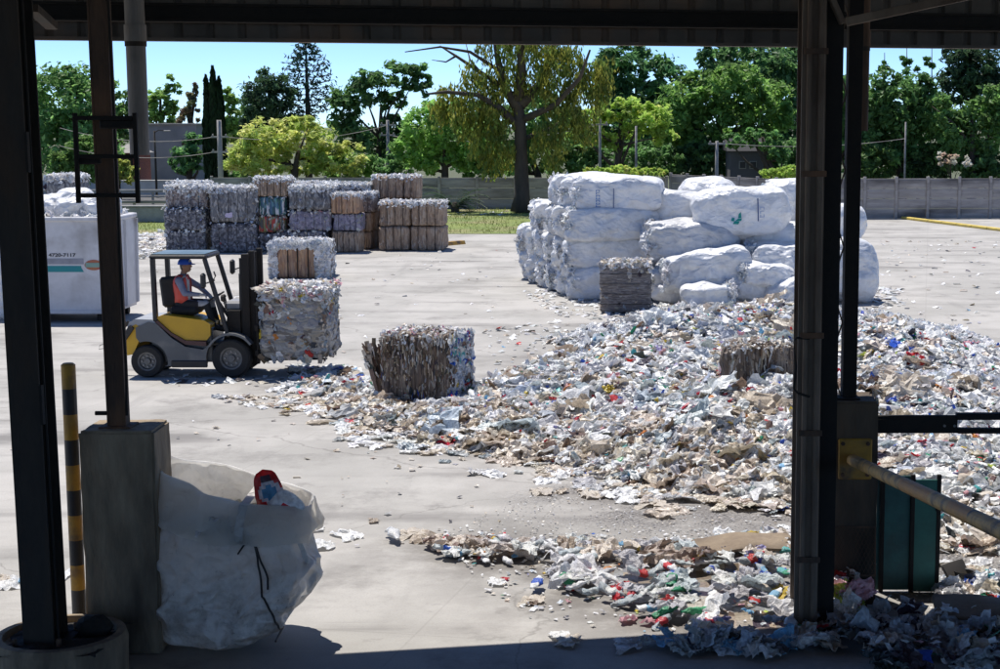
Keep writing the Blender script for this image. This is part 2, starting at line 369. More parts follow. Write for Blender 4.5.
def yard_mat():
    m, nt, b = _bsdf('yard_concrete'); N = nt.nodes; L = nt.links
    tc = N.new('ShaderNodeTexCoord'); P = tc.outputs['Object']
    def noise(scale, st=(1, 1, 1), rot=0, det=8, ro=.6):
        mp = N.new('ShaderNodeMapping'); mp.inputs['Scale'].default_value = st; mp.inputs['Rotation'].default_value = (0, 0, rot); L.new(P, mp.inputs[0])
        n = N.new('ShaderNodeTexNoise'); n.inputs['Scale'].default_value = scale; n.inputs['Detail'].default_value = det; n.inputs['Roughness'].default_value = ro; L.new(mp.outputs[0], n.inputs['Vector']); return n.outputs[0]
    def ramp(x, p0, p1, c0=0., c1=1.):
        r = N.new('ShaderNodeMapRange'); r.interpolation_type = 'SMOOTHSTEP'; r.inputs[1].default_value = p0; r.inputs[2].default_value = p1; r.inputs[3].default_value = c0; r.inputs[4].default_value = c1; L.new(x, r.inputs[0]); return r.outputs[0]
    def mix(f, a, c, mode='MIX'):
        x = N.new('ShaderNodeMix'); x.data_type = 'RGBA'; x.blend_type = mode; L.new(f, x.inputs[0])
        if isinstance(a, tuple): x.inputs[6].default_value = (*a, 1)
        else: L.new(a, x.inputs[6])
        if isinstance(c, tuple): x.inputs[7].default_value = (*c, 1)
        else: L.new(c, x.inputs[7])
        return x.outputs[2]
    def mul(a, c):
        x = N.new('ShaderNodeMath'); x.operation = 'MULTIPLY'; L.new(a, x.inputs[0])
        if isinstance(c, float): x.inputs[1].default_value = c
        else: L.new(c, x.inputs[1])
        return x.outputs[0]
    c = mix(ramp(noise(.35), .38, .62), (.35, .337, .312), (.435, .416, .388))
    c = mix(mul(ramp(noise(1.3, det=10), .5, .75), .5), c, (.30, .285, .265))
    c = mix(mul(mul(ramp(noise(.8, (.13, 1.3, 1), .28, 10), .5, .7), .65), ramp(noise(.22), .4, .55)), c, (.2, .19, .18)); c = mix(mul(mul(ramp(noise(.6, (.1, 1.1, 1), -.2, 10), .53, .66), .85), ramp(noise(.31), .46, .58)), c, (.18, .17, .16)); c = mix(mul(ramp(noise(.55, det=12, ro=.75), .5, .68), .7), c, (.205, .195, .182))      # tyre drag streaks
    c = mix(mul(ramp(noise(.8, (1.5, .14, 1), -.5), .6, .72), .4), c, (.22, .21, .2))
    c = mix(mul(ramp(noise(2.2), .62, .7), .5), c, (.24, .225, .21))
    c = mix(mul(ramp(noise(55, det=3), .45, .75), .28), c, (.2, .19, .18))
    mpc = N.new('ShaderNodeVectorMath'); mpc.operation = 'MULTIPLY_ADD'; nzc = N.new('ShaderNodeTexNoise'); nzc.inputs['Scale'].default_value = 1.3; nzc.inputs['Detail'].default_value = 6; L.new(P, nzc.inputs['Vector']); L.new(nzc.outputs['Color'], mpc.inputs[0]); mpc.inputs[1].default_value = (.9, .9, 0); L.new(P, mpc.inputs[2])
    ve = N.new('ShaderNodeTexVoronoi'); ve.feature = 'DISTANCE_TO_EDGE'; ve.inputs['Scale'].default_value = .16; L.new(mpc.outputs[0], ve.inputs['Vector']); c = mix(ramp(ve.outputs['Distance'], .0, .003, .4, 0.), c, (.12, .11, .1))
    br = N.new('ShaderNodeTexBrick'); br.offset = 0; br.inputs['Scale'].default_value = 1; br.inputs['Brick Width'].default_value = 4.2; br.inputs['Row Height'].default_value = 4.2; br.inputs['Mortar Size'].default_value = .012; br.inputs['Mortar Smooth'].default_value = .3; mb_ = N.new('ShaderNodeMapping'); mb_.inputs['Rotation'].default_value = (0, 0, .19); L.new(P, mb_.inputs[0]); L.new(mb_.outputs[0], br.inputs['Vector']); c = mix(mul(br.outputs['Fac'], .2), c, (.19, .18, .165))
    at_ = N.new('ShaderNodeAttribute'); at_.attribute_name = 'dirt'
    d = mul(at_.outputs['Fac'], ramp(noise(1.6, det=10, ro=.7), .3, .6))
    c = mix(d, c, (.155, .142, .13))
    gr = N.new('ShaderNodeAttribute'); gr.attribute_name = 'gravel'
    v = N.new('ShaderNodeTexVoronoi'); v.inputs['Scale'].default_value = 26; L.new(P, v.inputs['Vector'])
    gcol = mix(ramp(noise(30, det=4), .4, .62), (.13, .12, .115), (.3, .285, .27))
    gf = mul(gr.outputs['Fac'], ramp(noise(1.1, det=9), .36, .52))
    c = mix(gf, c, gcol)
    L.new(c, b.inputs['Base Color']); b.inputs['Roughness'].default_value = .88; b.inputs['Specular IOR Level'].default_value = .25
    bp = N.new('ShaderNodeBump'); bp.inputs['Strength'].default_value = .35; bp.inputs['Distance'].default_value = .02; L.new(noise(14, det=8, ro=.7), bp.inputs['Height'])
    bp2 = N.new('ShaderNodeBump'); bp2.inputs['Distance'].default_value = .03; L.new(gf, bp2.inputs['Strength']); L.new(v.outputs['Distance'], bp2.inputs['Height']); L.new(bp.outputs[0], bp2.inputs['Normal'])
    L.new(bp2.outputs[0], b.inputs['Normal'])
    return m
M['yard'] = yard_mat()
def yard():
    xs = np.concatenate([np.arange(-70, -12, 2.), np.arange(-12, 10, .25), np.arange(10, 61, 2.)])
    ys = np.concatenate([np.arange(-26, 8, 2.), np.arange(8, 40, .25), np.arange(40, 64, 1.5), [63.6]])
    X, Y = np.meshgrid(xs, ys, indexing='ij'); P = np.stack([X.ravel(), Y.ravel(), np.zeros(X.size)], 1)
    nx, ny = len(xs), len(ys)
    i, j = np.meshgrid(np.arange(nx - 1), np.arange(ny - 1), indexing='ij'); i = i.ravel(); j = j.ravel()
    Fc = np.stack([i * ny + j, (i + 1) * ny + j, (i + 1) * ny + j + 1, i * ny + j + 1], 1)
    d = np.zeros(len(P))
    for po in (HEAP, DRIFT, STRIP): d = np.maximum(d, np.where(inpoly(P, po), 1, np.exp(-edist(P, po) / .7) * .9))
    d = np.where((P[:, 0] > -12) & (P[:, 0] < 10) & (P[:, 1] < 41), d, 0)
    G = pxpoly([(520, 480), (600, 476), (700, 500), (830, 500), (1060, 540), (1060, 640), (850, 600), (800, 545), (640, 542), (540, 530), (470, 500)])
    g = np.where(inpoly(P, G), sstep(edist(P, G) / 1.0), 0)
    mb = MB(); mb.add(P, Fc)
    # the strip of yard that runs on to the right-hand wall
    o = mb.build('yard', M['yard'], kind='structure')
    for nm, arr in (('dirt', d), ('gravel', g)):
        a = o.data.attributes.new(nm, 'FLOAT', 'POINT')
        a.data.foreach_set('value', arr.astype(np.float32))
    mb = MB(); mb.add([(-2.2, 63.6, 0), (60, 63.6, 0), (60, 80, 0), (-2.2, 80, 0)], [(0, 1, 2, 3)])
    mb.build('yard', M['yard'], kind='structure')
yard()
mb = MB(); mb.add([(-90, 63.6, .012), (-2.2, 63.6, .012), (-2.2, 86, .012), (-90, 86, .012)], [(0, 1, 2, 3)])
M['verge'] = mat('verge_turf', (.2, .24, .06), (.13, .18, .045), .5, .95, 0, .6, c3=(.26, .23, .11), s3=.3)
mb.build('grass_verge', M['verge'], kind='structure')
n = 16000; q = np.stack([rng.uniform(-34, -2.4, n), rng.uniform(63.7, 83, n), np.full(n, .012)], 1)
hgt = rng.uniform(.05, .16, n) * (1 + .6 * fbm(q * .5, 2, 3)); an = rng.uniform(0, 6.28, n); wd = rng.uniform(.012, .035, n)
V = np.empty((n, 3, 3)); V[:, 0] = q; V[:, 1] = q + np.stack([wd * np.cos(an), wd * np.sin(an), 0 * an], 1); V[:, 2] = q + np.stack([rng.normal(0, .05, n), rng.normal(0, .05, n), np.maximum(hgt, .03)], 1)
mb = MB(); mb.add(V.reshape(-1, 3), np.arange(n * 3).reshape(n, 3), np.array((.17, .2, .05)) * rng.uniform(.6, 1.4, (n, 1)))
mb.build('grass', M['leaf'], kind='stuff', label='short dry yellow green grass on the verge along the boundary wall', category='grass')
mb = MB(); mb.add([(-120, 86.5, -.01), (-19, 86.5, -.01), (-19, 104, -.01), (-120, 104, -.01)], [(0, 1, 2, 3)])
mb.build('road', mat('asphalt', (.11, .11, .11), (.08, .08, .08), 2, .9), kind='structure')
mb = MB(); mb.box((-60, 107, .08), (90, 5, .2), bev=.03); mb.build('pavement', M['conc'], kind='structure')

# ------------------------------------------------------------------ precast concrete boundary walls
def panel_wall(name, A, B, hgt, pitch, label, boards=4):
    A = np.array(A, float); B = np.array(B, float); d = B - A; Ln = np.linalg.norm(d); d /= Ln; n = max(1, int(round(Ln / pitch))); st = Ln / n; rz = math.atan2(d[1], d[0])
    root = empty(name, (A[0], A[1], 0), rz); tag(root, label, 'wall', 'precast boundary walls')
    for i in range(n + 1):
        link('post', post_mesh(hgt), root, (i * st, 0, 0))
    for i in range(n):
        mb = MB(); bh = hgt / boards
        for k in range(boards):
            ww = st - .15
            mb.box((i * st + st / 2, rng.normal(0, .006), k * bh + bh / 2), (ww, .05, bh - .012), bev=.01)
            mb.box((i * st + st / 2, -.03, k * bh + bh * .5), (ww - .1, .02, bh * .62), bev=.008)
        mb.build('panel', M['panelconc'], root)
    return root
_pm = {}
def post_mesh(h):
    if h not in _pm:
        mb = MB(); mb.box((0, 0, h / 2 + .04), (.13, .14, h + .08), bev=.012); _pm[h] = mb.mesh('post', M['panelconc'])
    return _pm[h]
panel_wall('boundary_wall', (8.3, 73.6), (27.5, 75.2), 1.86, 1.49, 'long grey precast panel wall with square posts behind the open right side of the yard')
panel_wall('boundary_wall', (-21, 82.6), (2.4, 82.6), 1.62, 1.95, 'low shaded grey panel wall behind the grass strip and the big leaning tree', 3)
panel_wall('boundary_wall', (2.6, 82.2), (8.1, 73.9), 1.8, 1.4, 'oblique section of grey panel wall seen just above the white bag pile', 4)

# low walls and rails on the left
mb = MB(); mb.box((-31, 71.2, .34), (26, .3, .68), bev=.03); mb.box((-31, 71.2, .72), (26.1, .42, .075), bev=.015)
mb.build('low_wall', M['conc'], label='low plain concrete wall with coping beyond the grass left of the bales', category='wall')
for (Y, z, lab, mt) in ((77.5, .62, 'nearer long pale guard rail on short posts behind the low wall', 'panelconc'), (88, .72, 'farther long pale guard rail on short posts along the road', 'conc')):
    root = empty('guard_rail', (-44, Y, 0)); tag(root, lab, 'guard rail')
    r_ = MB(); r_.box((12, 0, z), (26, .07, .16), bev=.03); r_.box((12, 0, z - .3), (26, .06, .12), bev=.03); r_.build('rail', M[mt], root)
    for i in range(13):
        p_ = MB(); p_.box((-1 + 2.15 * i, .09, z / 2 + .03), (.12, .1, z + .06), bev=.01); p_.build('post', M[mt], root)
mb = MB(); mb.box((-33, 98.5, .45), (36, .25, .9), bev=.03); mb.box((-33, 98.5, .92), (36.1, .35, .07), bev=.02)
mb.build('low_wall', mat('whitewashed_wall', (.62, .6, .57), (.5, .48, .46), 2, .8, 0, .2), label='sunlit white low wall across the road in front of the grey warehouse', category='wall')

# ------------------------------------------------------------------ buildings beyond
def house():
    p0 = onY(147, 175, 112); p1 = onY(196, 125, 112); w_ = p1[0] - p0[0]; h_ = p1[2]
    root = empty('warehouse', (p0[0] + w_ / 2, 115, 0)); tag(root, 'plain grey blank walled warehouse behind the cypress and street lamp', 'warehouse')
    mb = MB(); mb.box((0, 0, h_ / 2), (w_, 6, h_)); mb.build('wall', mat('grey_render', (.30, .30, .33), (.24, .24, .27), .6, .9, c3=(.2, .2, .22), s3=.4), root)
    mb = MB(); mb.box((0, 0, h_ + .06), (w_ + .3, 6.3, .12), bev=.02); mb.build('parapet', M['conc'], root)
    mb = MB(); mb.box((1.0, -3.02, h_ * .72), (.5, .08, .4), bev=.02); mb.build('vent', M['steel'], root)
    p0 = onY(114, 178, 103); p1 = onY(138, 153, 103); w_ = p1[0] - p0[0]; h_ = p1[2]
    root = empty('brick_hut', (p0[0] + w_ / 2, 104.5, 0)); tag(root, 'small red brick hut with a pale hipped roof glimpsed behind the rusty pole', 'hut')
    mb = MB(); mb.box((0, 0, h_ / 2), (w_, 2.4, h_)); mb.build('wall', vmat('brick', [(.2, .07, .05), (.26, .09, .06), (.17, .06, .045)], 9, (1, 1, 3), .9, .3), root)
    mb = MB(); e = .2; a_ = w_ / 2 + e; mb.add([(-a_, -1.4, h_), (a_, -1.4, h_), (a_, 1.4, h_), (-a_, 1.4, h_), (-.3, 0, h_ + .55), (.3, 0, h_ + .55)], [(0, 1, 5, 4), (1, 2, 5), (2, 3, 4, 5), (3, 0, 4), (3, 2, 1, 0)])
    mb.build('roof', M['conc'], root)
    mb = MB(); mb.box((.1, -1.21, h_ * .45), (.5, .05, h_ * .8), bev=.01); mb.build('door', M['steel'], root)
    p0 = onY(730, 178, 92); p1 = onY(764, 151, 92); w_ = p1[0] - p0[0]; h_ = p1[2]
    root = empty('house', (p0[0] + w_ / 2, 94, 0)); tag(root, 'dark grey rendered house with small upper windows half hidden by trees', 'house')
    mb = MB(); mb.box((0, 0, h_ / 2), (w_, 4, h_)); mb.build('wall', mat('dark_render', (.12, .115, .125), (.09, .088, .095), 1, .9), root)
    mb = MB(); mb.add([(-w_ / 2 - .2, -2.2, h_), (w_ / 2 + .2, -2.2, h_), (w_ / 2 + .2, 2.2, h_), (-w_ / 2 - .2, 2.2, h_), (-w_ / 2 - .2, 0, h_ + .7), (w_ / 2 + .2, 0, h_ + .7)], [(0, 1, 5, 4), (2, 3, 4, 5), (1, 2, 5), (3, 0, 4), (3, 2, 1, 0)])
    mb.build('roof', mat('slate', (.035, .035, .038), (.025, .025, .028), 4, .95), root)
    for x in (-.25, .35):
        mb = MB(); mb.box((x, -2.02, h_ * .72), (.42, .06, .45), bev=.01); wn = mb.build('window', M['conc'], root)
        mb = MB(); mb.box((x, -2.06, h_ * .72), (.32, .03, .35)); mb.build('pane', M['blackpaint'], wn)
house()

# ------------------------------------------------------------------ poles and wires
def pole(name, px, ytop, Y, r, label, cat='pole', arm=None, mt='conc', lamp=False):
    b_ = onY(px, 200, Y); tz = onY(px, ytop, Y)[2]
    root = empty(name, (b_[0], Y, 0)); tag(root, label, cat)
    mb = MB(); mb.tube([(0, 0, 0), (0, 0, tz * .5), (0, 0, tz)], [r * 1.15, r, r * .85], 10); mb.build('shaft', M[mt], root, smooth=True)
    if arm:
        for z in arm:
            mb = MB(); mb.box((0, -.02, tz - z), (.9, .09, .09), bev=.01); ar = mb.build('cross_arm', M[mt], root)
            for x in (-.35, 0, .35):
                mb = MB(); mb.lathe([(0, 0), (.035, 0), (.05, .05), (.03, .1), (0, .12)], (x, -.02, tz - z + .05), 8); mb.build('insulator', M['conc'], ar)
    if lamp:
        mb = MB(); mb.tube([(0, 0, tz - .1), (.25, 0, tz + .05), (.6, 0, tz + .02)], .03, 6); mb.build('arm', M[mt], root)
        mb = MB(); mb.box((.75, 0, tz), (.4, .18, .1), bev=.04); mb.build('lamp_head', M['conc'], root)
    return np.array((b_[0], Y, tz))
P1 = pole('utility_pole', 221.5, 120, 86, .14, 'thick pale concrete utility pole standing in front of the dark cypress', arm=(.9, 1.7))
P2 = pole('utility_pole', 600, 119, 86, .08, 'slender pale utility pole rising from the bright creeper hedge', arm=(.3,))
P3 = pole('utility_pole', 636, 126, 88, .07, 'thin grey utility pole second from the big leaning tree', mt='panelconc')
P4 = pole('utility_pole', 716.5, 141, 84, .1, 'short pale concrete pole beside the dark grey house', arm=(.15,))
P5 = pole('utility_pole', 389, 120, 96, .1, 'grey utility pole between the gappy dark tree and the bright tree', arm=(.3, .9), mt='panelconc')
P6 = pole('street_lamp', 157, 131, 96, .06, 'thin dark street lamp before the grey warehouse', 'street lamp', mt='steel', lamp=True)
P7 = pole('utility_pole', 904, 122, 88, .05, 'thin pale pole before the dark trees at the right', mt='panelconc')
def wire(a, b, sag, label):
    t = np.linspace(0, 1, 12)[:, None]; pts = a * (1 - t) + b * t; pts[:, 2] -= sag * 4 * (t * (1 - t))[:, 0]
    mb = MB(); mb.tube(pts, .017, 4); mb.build('overhead_cable', M['panelconc'], label=label, category='cable')
wire(P1 - (0, 0, .85), onY(60, 128, 90), .5, 'upper overhead cable leading left from the thick concrete pole')
wire(P1 - (0, 0, 1.65), onY(60, 146, 90), .5, 'lower overhead cable leading left from the thick concrete pole')
wire(P1 - (0, 0, .85), P5 - (0, 0, .3), .5, 'upper cable slung over the yellow green tree between two poles')
wire(P5 - (0, 0, .9), P2 - (0, 0, .3), .6, 'cable crossing in front of the bright tree and the leaning trunk')
wire(P4 - (0, 0, .1), P7 - (0, 0, .9), .3, 'cable running right from the short pole by the house')

# ------------------------------------------------------------------ trees
def tree(name, label, Y, blobs, col, n=3000, leaf=.26, trunk=None, group=None, col2=None, droop=0., clump=.3, up_=.5, tw=.22, limbs=6, seed=0, cat='tree', aspect=.6, fill=.5):
    """blobs: (photo x, photo y, half width, half height) of the crown's lobes, built at depth Y with true depth."""
    g = np.random.default_rng(seed + 1000); k = 1 / ppm(Y); B = []; n = int(n * 1.6); leaf *= .82; clump *= .85
    for (px, py, rx, ry) in blobs:
        c = onY(px, py, Y); B.append((c[0], Y + g.uniform(-.8, .8) * rx * k * .5, c[2], rx * k, rx * k * .85, ry * k))
    B = np.array(B); tx = trunk if trunk is not None else blobs[0][0]; bx = onY(tx, 180, Y)[0]
    root = empty(name, (bx, Y, 0)); tag(root, label, cat, group)
    off = np.array((bx, Y, 0)); B[:, :3] -= off
    ar = B[:, 3] * B[:, 5]; nb = np.maximum(30, (n * ar / ar.sum())).astype(int)
    V = []; C = []
    tips = []
    for bi, b_ in enumerate(B):
        nc = max(5, int(nb[bi] / 34)); u = g.normal(size=(nc, 3)); u /= np.linalg.norm(u, axis=1)[:, None]; rr = (fill + (1 - fill) * g.random(nc) ** .6) * g.uniform(.9, 1.12, nc)
        cc = b_[:3] + u * b_[3:6] * rr[:, None]; cr = clump * np.minimum(b_[3], b_[5]) * g.uniform(.55, 1.35, nc); tips.append(cc[g.choice(nc, min(nc, 3))])
        tone = np.exp(g.normal(0, .22, nc)); hue = g.random(nc)
        m_ = nb[bi]; ci = g.integers(0, nc, m_); w_ = g.normal(size=(m_, 3)) * .55; w_[:, 2] *= .75
        p = cc[ci] + w_ * cr[ci][:, None]; p[:, 2] = np.maximum(p[:, 2], .15)
        if droop: p[:, 2] -= droop * g.random(m_) ** 2 * b_[5] * .5
        nr = u[ci] * .5 + g.normal(size=(m_, 3)) * .75 + np.array((0, 0, up_))
        Bs = basis(nr, g.uniform(0, 6.28, m_)); s_ = leaf * g.uniform(.55, 1.35, m_)
        e1 = Bs[:, :, 0] * s_[:, None]; e2 = Bs[:, :, 1] * (s_ * aspect)[:, None]; nn = Bs[:, :, 2] * (s_ * .18)[:, None]
        if droop: e1 = e1 * .5 + np.array((0, 0, -1.)) * s_[:, None] * .9
        V.append(np.stack([p - e1, p - e2 * .9 + nn, p + e1, p + e2 * .9 + nn], 1).reshape(-1, 3))
        base = np.array(col)[None] * (1 - hue[ci][:, None] * .6) + np.array(col2 or col)[None] * hue[ci][:, None] * .6
        C.append(base * (tone[ci] * g.uniform(.75, 1.3, m_))[:, None])
    V = np.concatenate(V); C = np.concatenate(C); mb = MB(); mb.add(V, np.arange(len(V)).reshape(-1, 4), np.clip((C * .84 + C.mean(1, keepdims=True) * .16) * 2.5, .004, .75)); mb.build('crown', M['leaf'], root)
    mb = MB(); zt = max(.6, B[:, 2].mean()); ctr = B[:, :3].mean(0)
    mb.tube([(0, 0, -.1), (ctr[0] * .15 + g.normal(0, .05), 0, zt * .35), (ctr[0] * .5, g.normal(0, .1), zt * .7), (ctr[0] * .8, ctr[1] * .5, zt * 1.1)], [tw * 1.25, tw, tw * .75, tw * .35], 8)
    for j in range(limbs):
        t_ = tips[j % len(tips)][g.integers(0, len(tips[j % len(tips)]))]; z0 = zt * g.uniform(.3, .75); s0 = np.array((ctr[0] * .5 * z0 / zt, 0, z0)); mid = (s0 + t_) / 2 + g.normal(0, .15, 3)
        mb.tube([s0, mid, t_], [tw * .5, tw * .32, tw * .1], 6)
    mb.build('trunk', M['bark'], root, smooth=True)
    return root
DG = (.05, .105, .032); MG = (.095, .185, .042); BG = (.18, .29, .04); YG = (.27, .3, .06)
GT = 'trees beyond the boundary wall'
tree('broadleaf_tree', 'round dense mid green tree left of the rusty pole', 100, [(70, 105, 36, 38), (55, 145, 28, 34), (92, 140, 26, 36), (70, 84, 22, 18)], MG, 5200, .24, 72, GT, DG, seed=1)
tree('broadleaf_tree', 'pale green tree between the rusty pole and the hanging pipe', 108, [(118, 100, 14, 30), (112, 135, 16, 25)], (.07, .13, .03), 1500, .22, 115, GT, MG, seed=2)
tree('broadleaf_tree', 'light green tree rising above the grey warehouse roof', 125, [(160, 108, 15, 20), (148, 100, 8, 18), (172, 92, 8, 18), (168, 115, 14, 10)], (.08, .14, .03), 1600, .24, 160, GT, BG, seed=3, fill=.3)
tree('broadleaf_tree', 'thin feathery tree with reddish twigs beside the cypress', 118, [(192, 108, 8, 20), (196, 96, 5, 14), (184, 118, 9, 10)], (.12, .08, .05), 800, .2, 192, GT, MG, seed=4, fill=.2)
tree('shrub', 'dark leafy shrub growing before the grey warehouse at the cypress foot', 98, [(190, 158, 15, 16), (182, 166, 13, 9), (197, 147, 10, 14)], (.03, .09, .03), 1500, .2, 190, None, MG, seed=5, cat='shrub')
tree('broadleaf_tree', 'bright green tree just right of the cypress', 112, [(236, 118, 14, 26), (230, 100, 8, 12), (245, 135, 14, 16)], (.12, .2, .03), 1600, .24, 236, GT, MG, seed=6)
tree('conifer_tree', 'dark bushy conifer left of the tall open pine', 110, [(270, 100, 22, 26), (252, 108, 13, 20), (284, 108, 14, 22), (266, 82, 9, 12), (280, 86, 8, 10), (268, 130, 30, 16)], (.016, .034, .018), 4200, .26, 268, GT, DG, seed=7, up_=.2, aspect=.35)
tree('broadleaf_tree', 'wide spreading yellow green tree behind the grey bales', 90, [(270, 140, 28, 20), (305, 142, 30, 20), (250, 158, 24, 18), (335, 158, 26, 16), (300, 122, 20, 9), (290, 165, 40, 10), (355, 168, 10, 8)], YG, 6500, .2, 292, GT, BG, seed=8, up_=1.0, aspect=.5)
tree('broadleaf_tree', 'big dark green tree with sky showing through its gappy crown', 106, [(372, 88, 22, 18), (400, 74, 26, 13), (420, 84, 14, 12), (345, 108, 17, 20), (352, 132, 20, 18), (395, 112, 14, 26), (405, 145, 22, 22), (372, 150, 22, 18)], (.03, .07, .02), 5200, .25, 378, GT, MG, seed=9, fill=.35)
tree('broadleaf_tree', 'bright fresh green tree left of the big leaning trunk', 90, [(432, 128, 28, 24), (462, 138, 26, 24), (415, 150, 22, 20), (445, 160, 36, 14), (478, 155, 20, 18), (440, 108, 20, 12)], (.1, .2, .03), 6000, .2, 445, GT, (.16, .26, .06), seed=10, up_=.8)
tree('broadleaf_tree', 'tall dark green tree behind the leaning willowy tree on its right', 104, [(632, 68, 34, 22), (610, 80, 24, 24), (660, 84, 24, 24), (640, 105, 40, 20), (640, 130, 44, 30)], (.025, .07, .025), 6000, .26, 635, GT, MG, seed=11)
tree('broadleaf_tree', 'yellow green tree with ragged top before the tall dark tree', 92, [(588, 118, 24, 13), (618, 108, 26, 11), (645, 118, 26, 15), (605, 132, 36, 14), (660, 132, 16, 12)], (.17, .24, .025), 3600, .2, 615, GT, BG, seed=12, up_=.9, fill=.4)
tree('broadleaf_tree', 'large mid green tree in the middle of the right tree belt', 98, [(700, 98, 34, 24), (735, 90, 34, 24), (680, 120, 26, 24), (765, 108, 30, 26), (720, 128, 44, 26), (705, 82, 18, 12)], (.07, .14, .025), 8000, .24, 722, GT, (.11, .19, .03), seed=13)
tree('broadleaf_tree', 'dark leafy tree rising just left of the grey steel column', 112, [(770, 70, 26, 22), (745, 62, 20, 18), (715, 62, 16, 18), (790, 95, 22, 40), (785, 140, 26, 34)], (.03, .075, .025), 5000, .26, 775, GT, MG, seed=14)
tree('broadleaf_tree', 'dark glossy tree with tufted top right of the lattice post', 92, [(900, 105, 32, 34), (885, 140, 26, 32), (925, 135, 26, 36), (912, 84, 18, 14), (875, 110, 20, 30)], (.03, .075, .018), 6500, .23, 900, GT, MG, seed=15)
tree('conifer_tree', 'very dark tall tree in the top right corner', 104, [(972, 68, 28, 26), (985, 95, 30, 30), (955, 88, 18, 22), (965, 52, 20, 12)], (.014, .03, .016), 4600, .26, 975, GT, DG, seed=16, aspect=.4)
tree('broadleaf_tree', 'loose mid green tree below the dark tree at the right edge', 90, [(985, 130, 26, 34), (955, 140, 20, 32), (1005, 105, 20, 24), (940, 112, 12, 24)], (.06, .12, .025), 4600, .22, 972, GT, MG, seed=17)
tree('broadleaf_tree', 'dark tree at the far left behind the steel column', 104, [(10, 110, 40, 45), (-30, 120, 40, 50)], MG, 3500, .3, 5, GT, DG, seed=18)
tree('broadleaf_tree', 'tree behind the grey steel column with its crown against the wall', 92, [(828, 110, 28, 40), (850, 140, 26, 34)], (.05, .11, .025), 3000, .24, 835, GT, MG, seed=19)
for i, (x, y, sx, lab) in enumerate(((884, 66, 6, 'leftmost'), (906, 60, 6, 'middle'), (931, 62, 6, 'rightmost'))):
    tree('palm_like_tree', lab + ' of three round tufts of leaves on thin stems above the glossy tree', 95, [(x, y, sx, 5)], (.04, .09, .02), 160, .2, x, 'tufted stems above the glossy tree', MG, seed=60 + i, tw=.06, limbs=1)
tree('broadleaf_tree', 'tallest dark green tree far behind the mid green tree on the right', 122, [(770, 52, 34, 16), (725, 56, 24, 14), (800, 60, 30, 24), (745, 72, 34, 16)], (.04, .095, .03), 3400, .3, 760, GT, MG, seed=21)
# cypress
def cypress():
    Y = 94; c = onY(213, 178, Y); root = empty('cypress_tree', (c[0], Y, 0)); tag(root, 'narrow dark cypress with three pointed tips behind the concrete pole', 'tree', GT)
    g = np.random.default_rng(5); mb = MB()
    for (px, yt, r) in ((213.5, 70, 6.5), (206.5, 79, 4), (219.5, 80, 5)):
        x = onY(px, 100, Y)[0] - c[0]; zt = onY(px, yt, Y)[2]; n = 2600; t = g.random(n) ** .8
        rad = r / ppm(Y) * np.interp(t, [0, .15, .5, .85, 1], [.8, 1, .95, .5, .04]); a = g.uniform(0, 6.28, n); q = np.sqrt(g.uniform(.5, 1.15, n)) * rad * (1 + .15 * np.sin(a * 3 + t * 9))
        p = np.stack([x + q * np.cos(a), q * np.sin(a), .4 + t * (zt - .4)], 1)
        nr = np.stack([np.cos(a), np.sin(a), .3 + 0 * a], 1) + g.normal(size=(n, 3)) * .35; Bs = basis(nr, g.normal(math.pi / 2, .3, n)); s_ = g.uniform(.12, .26, n)
        e1 = np.array((0, 0, 1.)) * s_[:, None] * 1.3 + nr * s_[:, None] * .2; e2 = np.cross(nr, (0, 0, 1.)); e2 *= (s_ * .45)[:, None]
        V = np.stack([p - e1, p - e2, p + e1, p + e2], 1).reshape(-1, 3); mb.add(V, np.arange(len(V)).reshape(-1, 4), np.array((.02, .05, .018)) * g.uniform(.6, 1.5, (n, 1)))
    mb.build('crown', M['leaf'], root); mb = MB(); mb.tube([(0, 0, -.1), (0, 0, 3)], [.2, .1], 8); mb.build('trunk', M['bark'], root)
cypress()
# tall open (Norfolk type) pine
def norfolk():
    Y = 118; c = onY(309, 180, Y); zt = onY(309, 42, Y)[2]; root = empty('pine_tree', (c[0], Y, 0)); tag(root, 'tall open tiered pine with bare see-through branches against the sky', 'tree', GT)
    g = np.random.default_rng(9); tr = MB(); tr.tube([(0, 0, -.1), (.05, 0, zt * .5), (0, 0, zt)], [.28, .2, .04], 8); mb = MB(); br = MB()
    z0 = onY(309, 118, Y)[2]
    for t in np.linspace(0, 1, 14):
        z = z0 + (zt - z0) * t; Lr = np.interp(t, [0, .12, .35, .7, .9, 1], [.8, 1.85, 2.1, 1.6, 1.0, .3])
        for k in range(8):
            a = k * .785 + g.uniform(-.25, .25) + t * 5; L2 = Lr * g.uniform(.75, 1.1); d = np.array((math.cos(a), math.sin(a), 0))
            tip = np.array((0, 0, z)) + d * L2 + np.array((0, 0, L2 * .12)); br.tube([(0, 0, z), d * L2 * .5 + (0, 0, z + .0), tip], [.035, .028, .015], 4, cap=False)
            m_ = 13; s = g.uniform(.4, 1.05, m_); p = np.array((0, 0, z)) + d * L2 * s[:, None] + np.array((0, 0, 1.)) * (L2 * .12 * s ** 2)[:, None] + g.normal(0, .12, (m_, 3))
            nr = g.normal(size=(m_, 3)) + (0, 0, .4); Bs = basis(nr, g.uniform(0, 6.28, m_)); e1 = Bs[:, :, 0] * .2; e2 = Bs[:, :, 1] * .065
            V = np.stack([p - e1, p - e2, p + e1, p + e2], 1).reshape(-1, 3); mb.add(V, np.arange(len(V)).reshape(-1, 4), np.array((.03, .075, .05)) * g.uniform(.6, 1.4, (m_, 1)))
    tk = tr.build('trunk', M['bark'], root, smooth=True); br.build('branches', M['bark'], tk); mb.build('crown', M['leaf'], root)
norfolk()
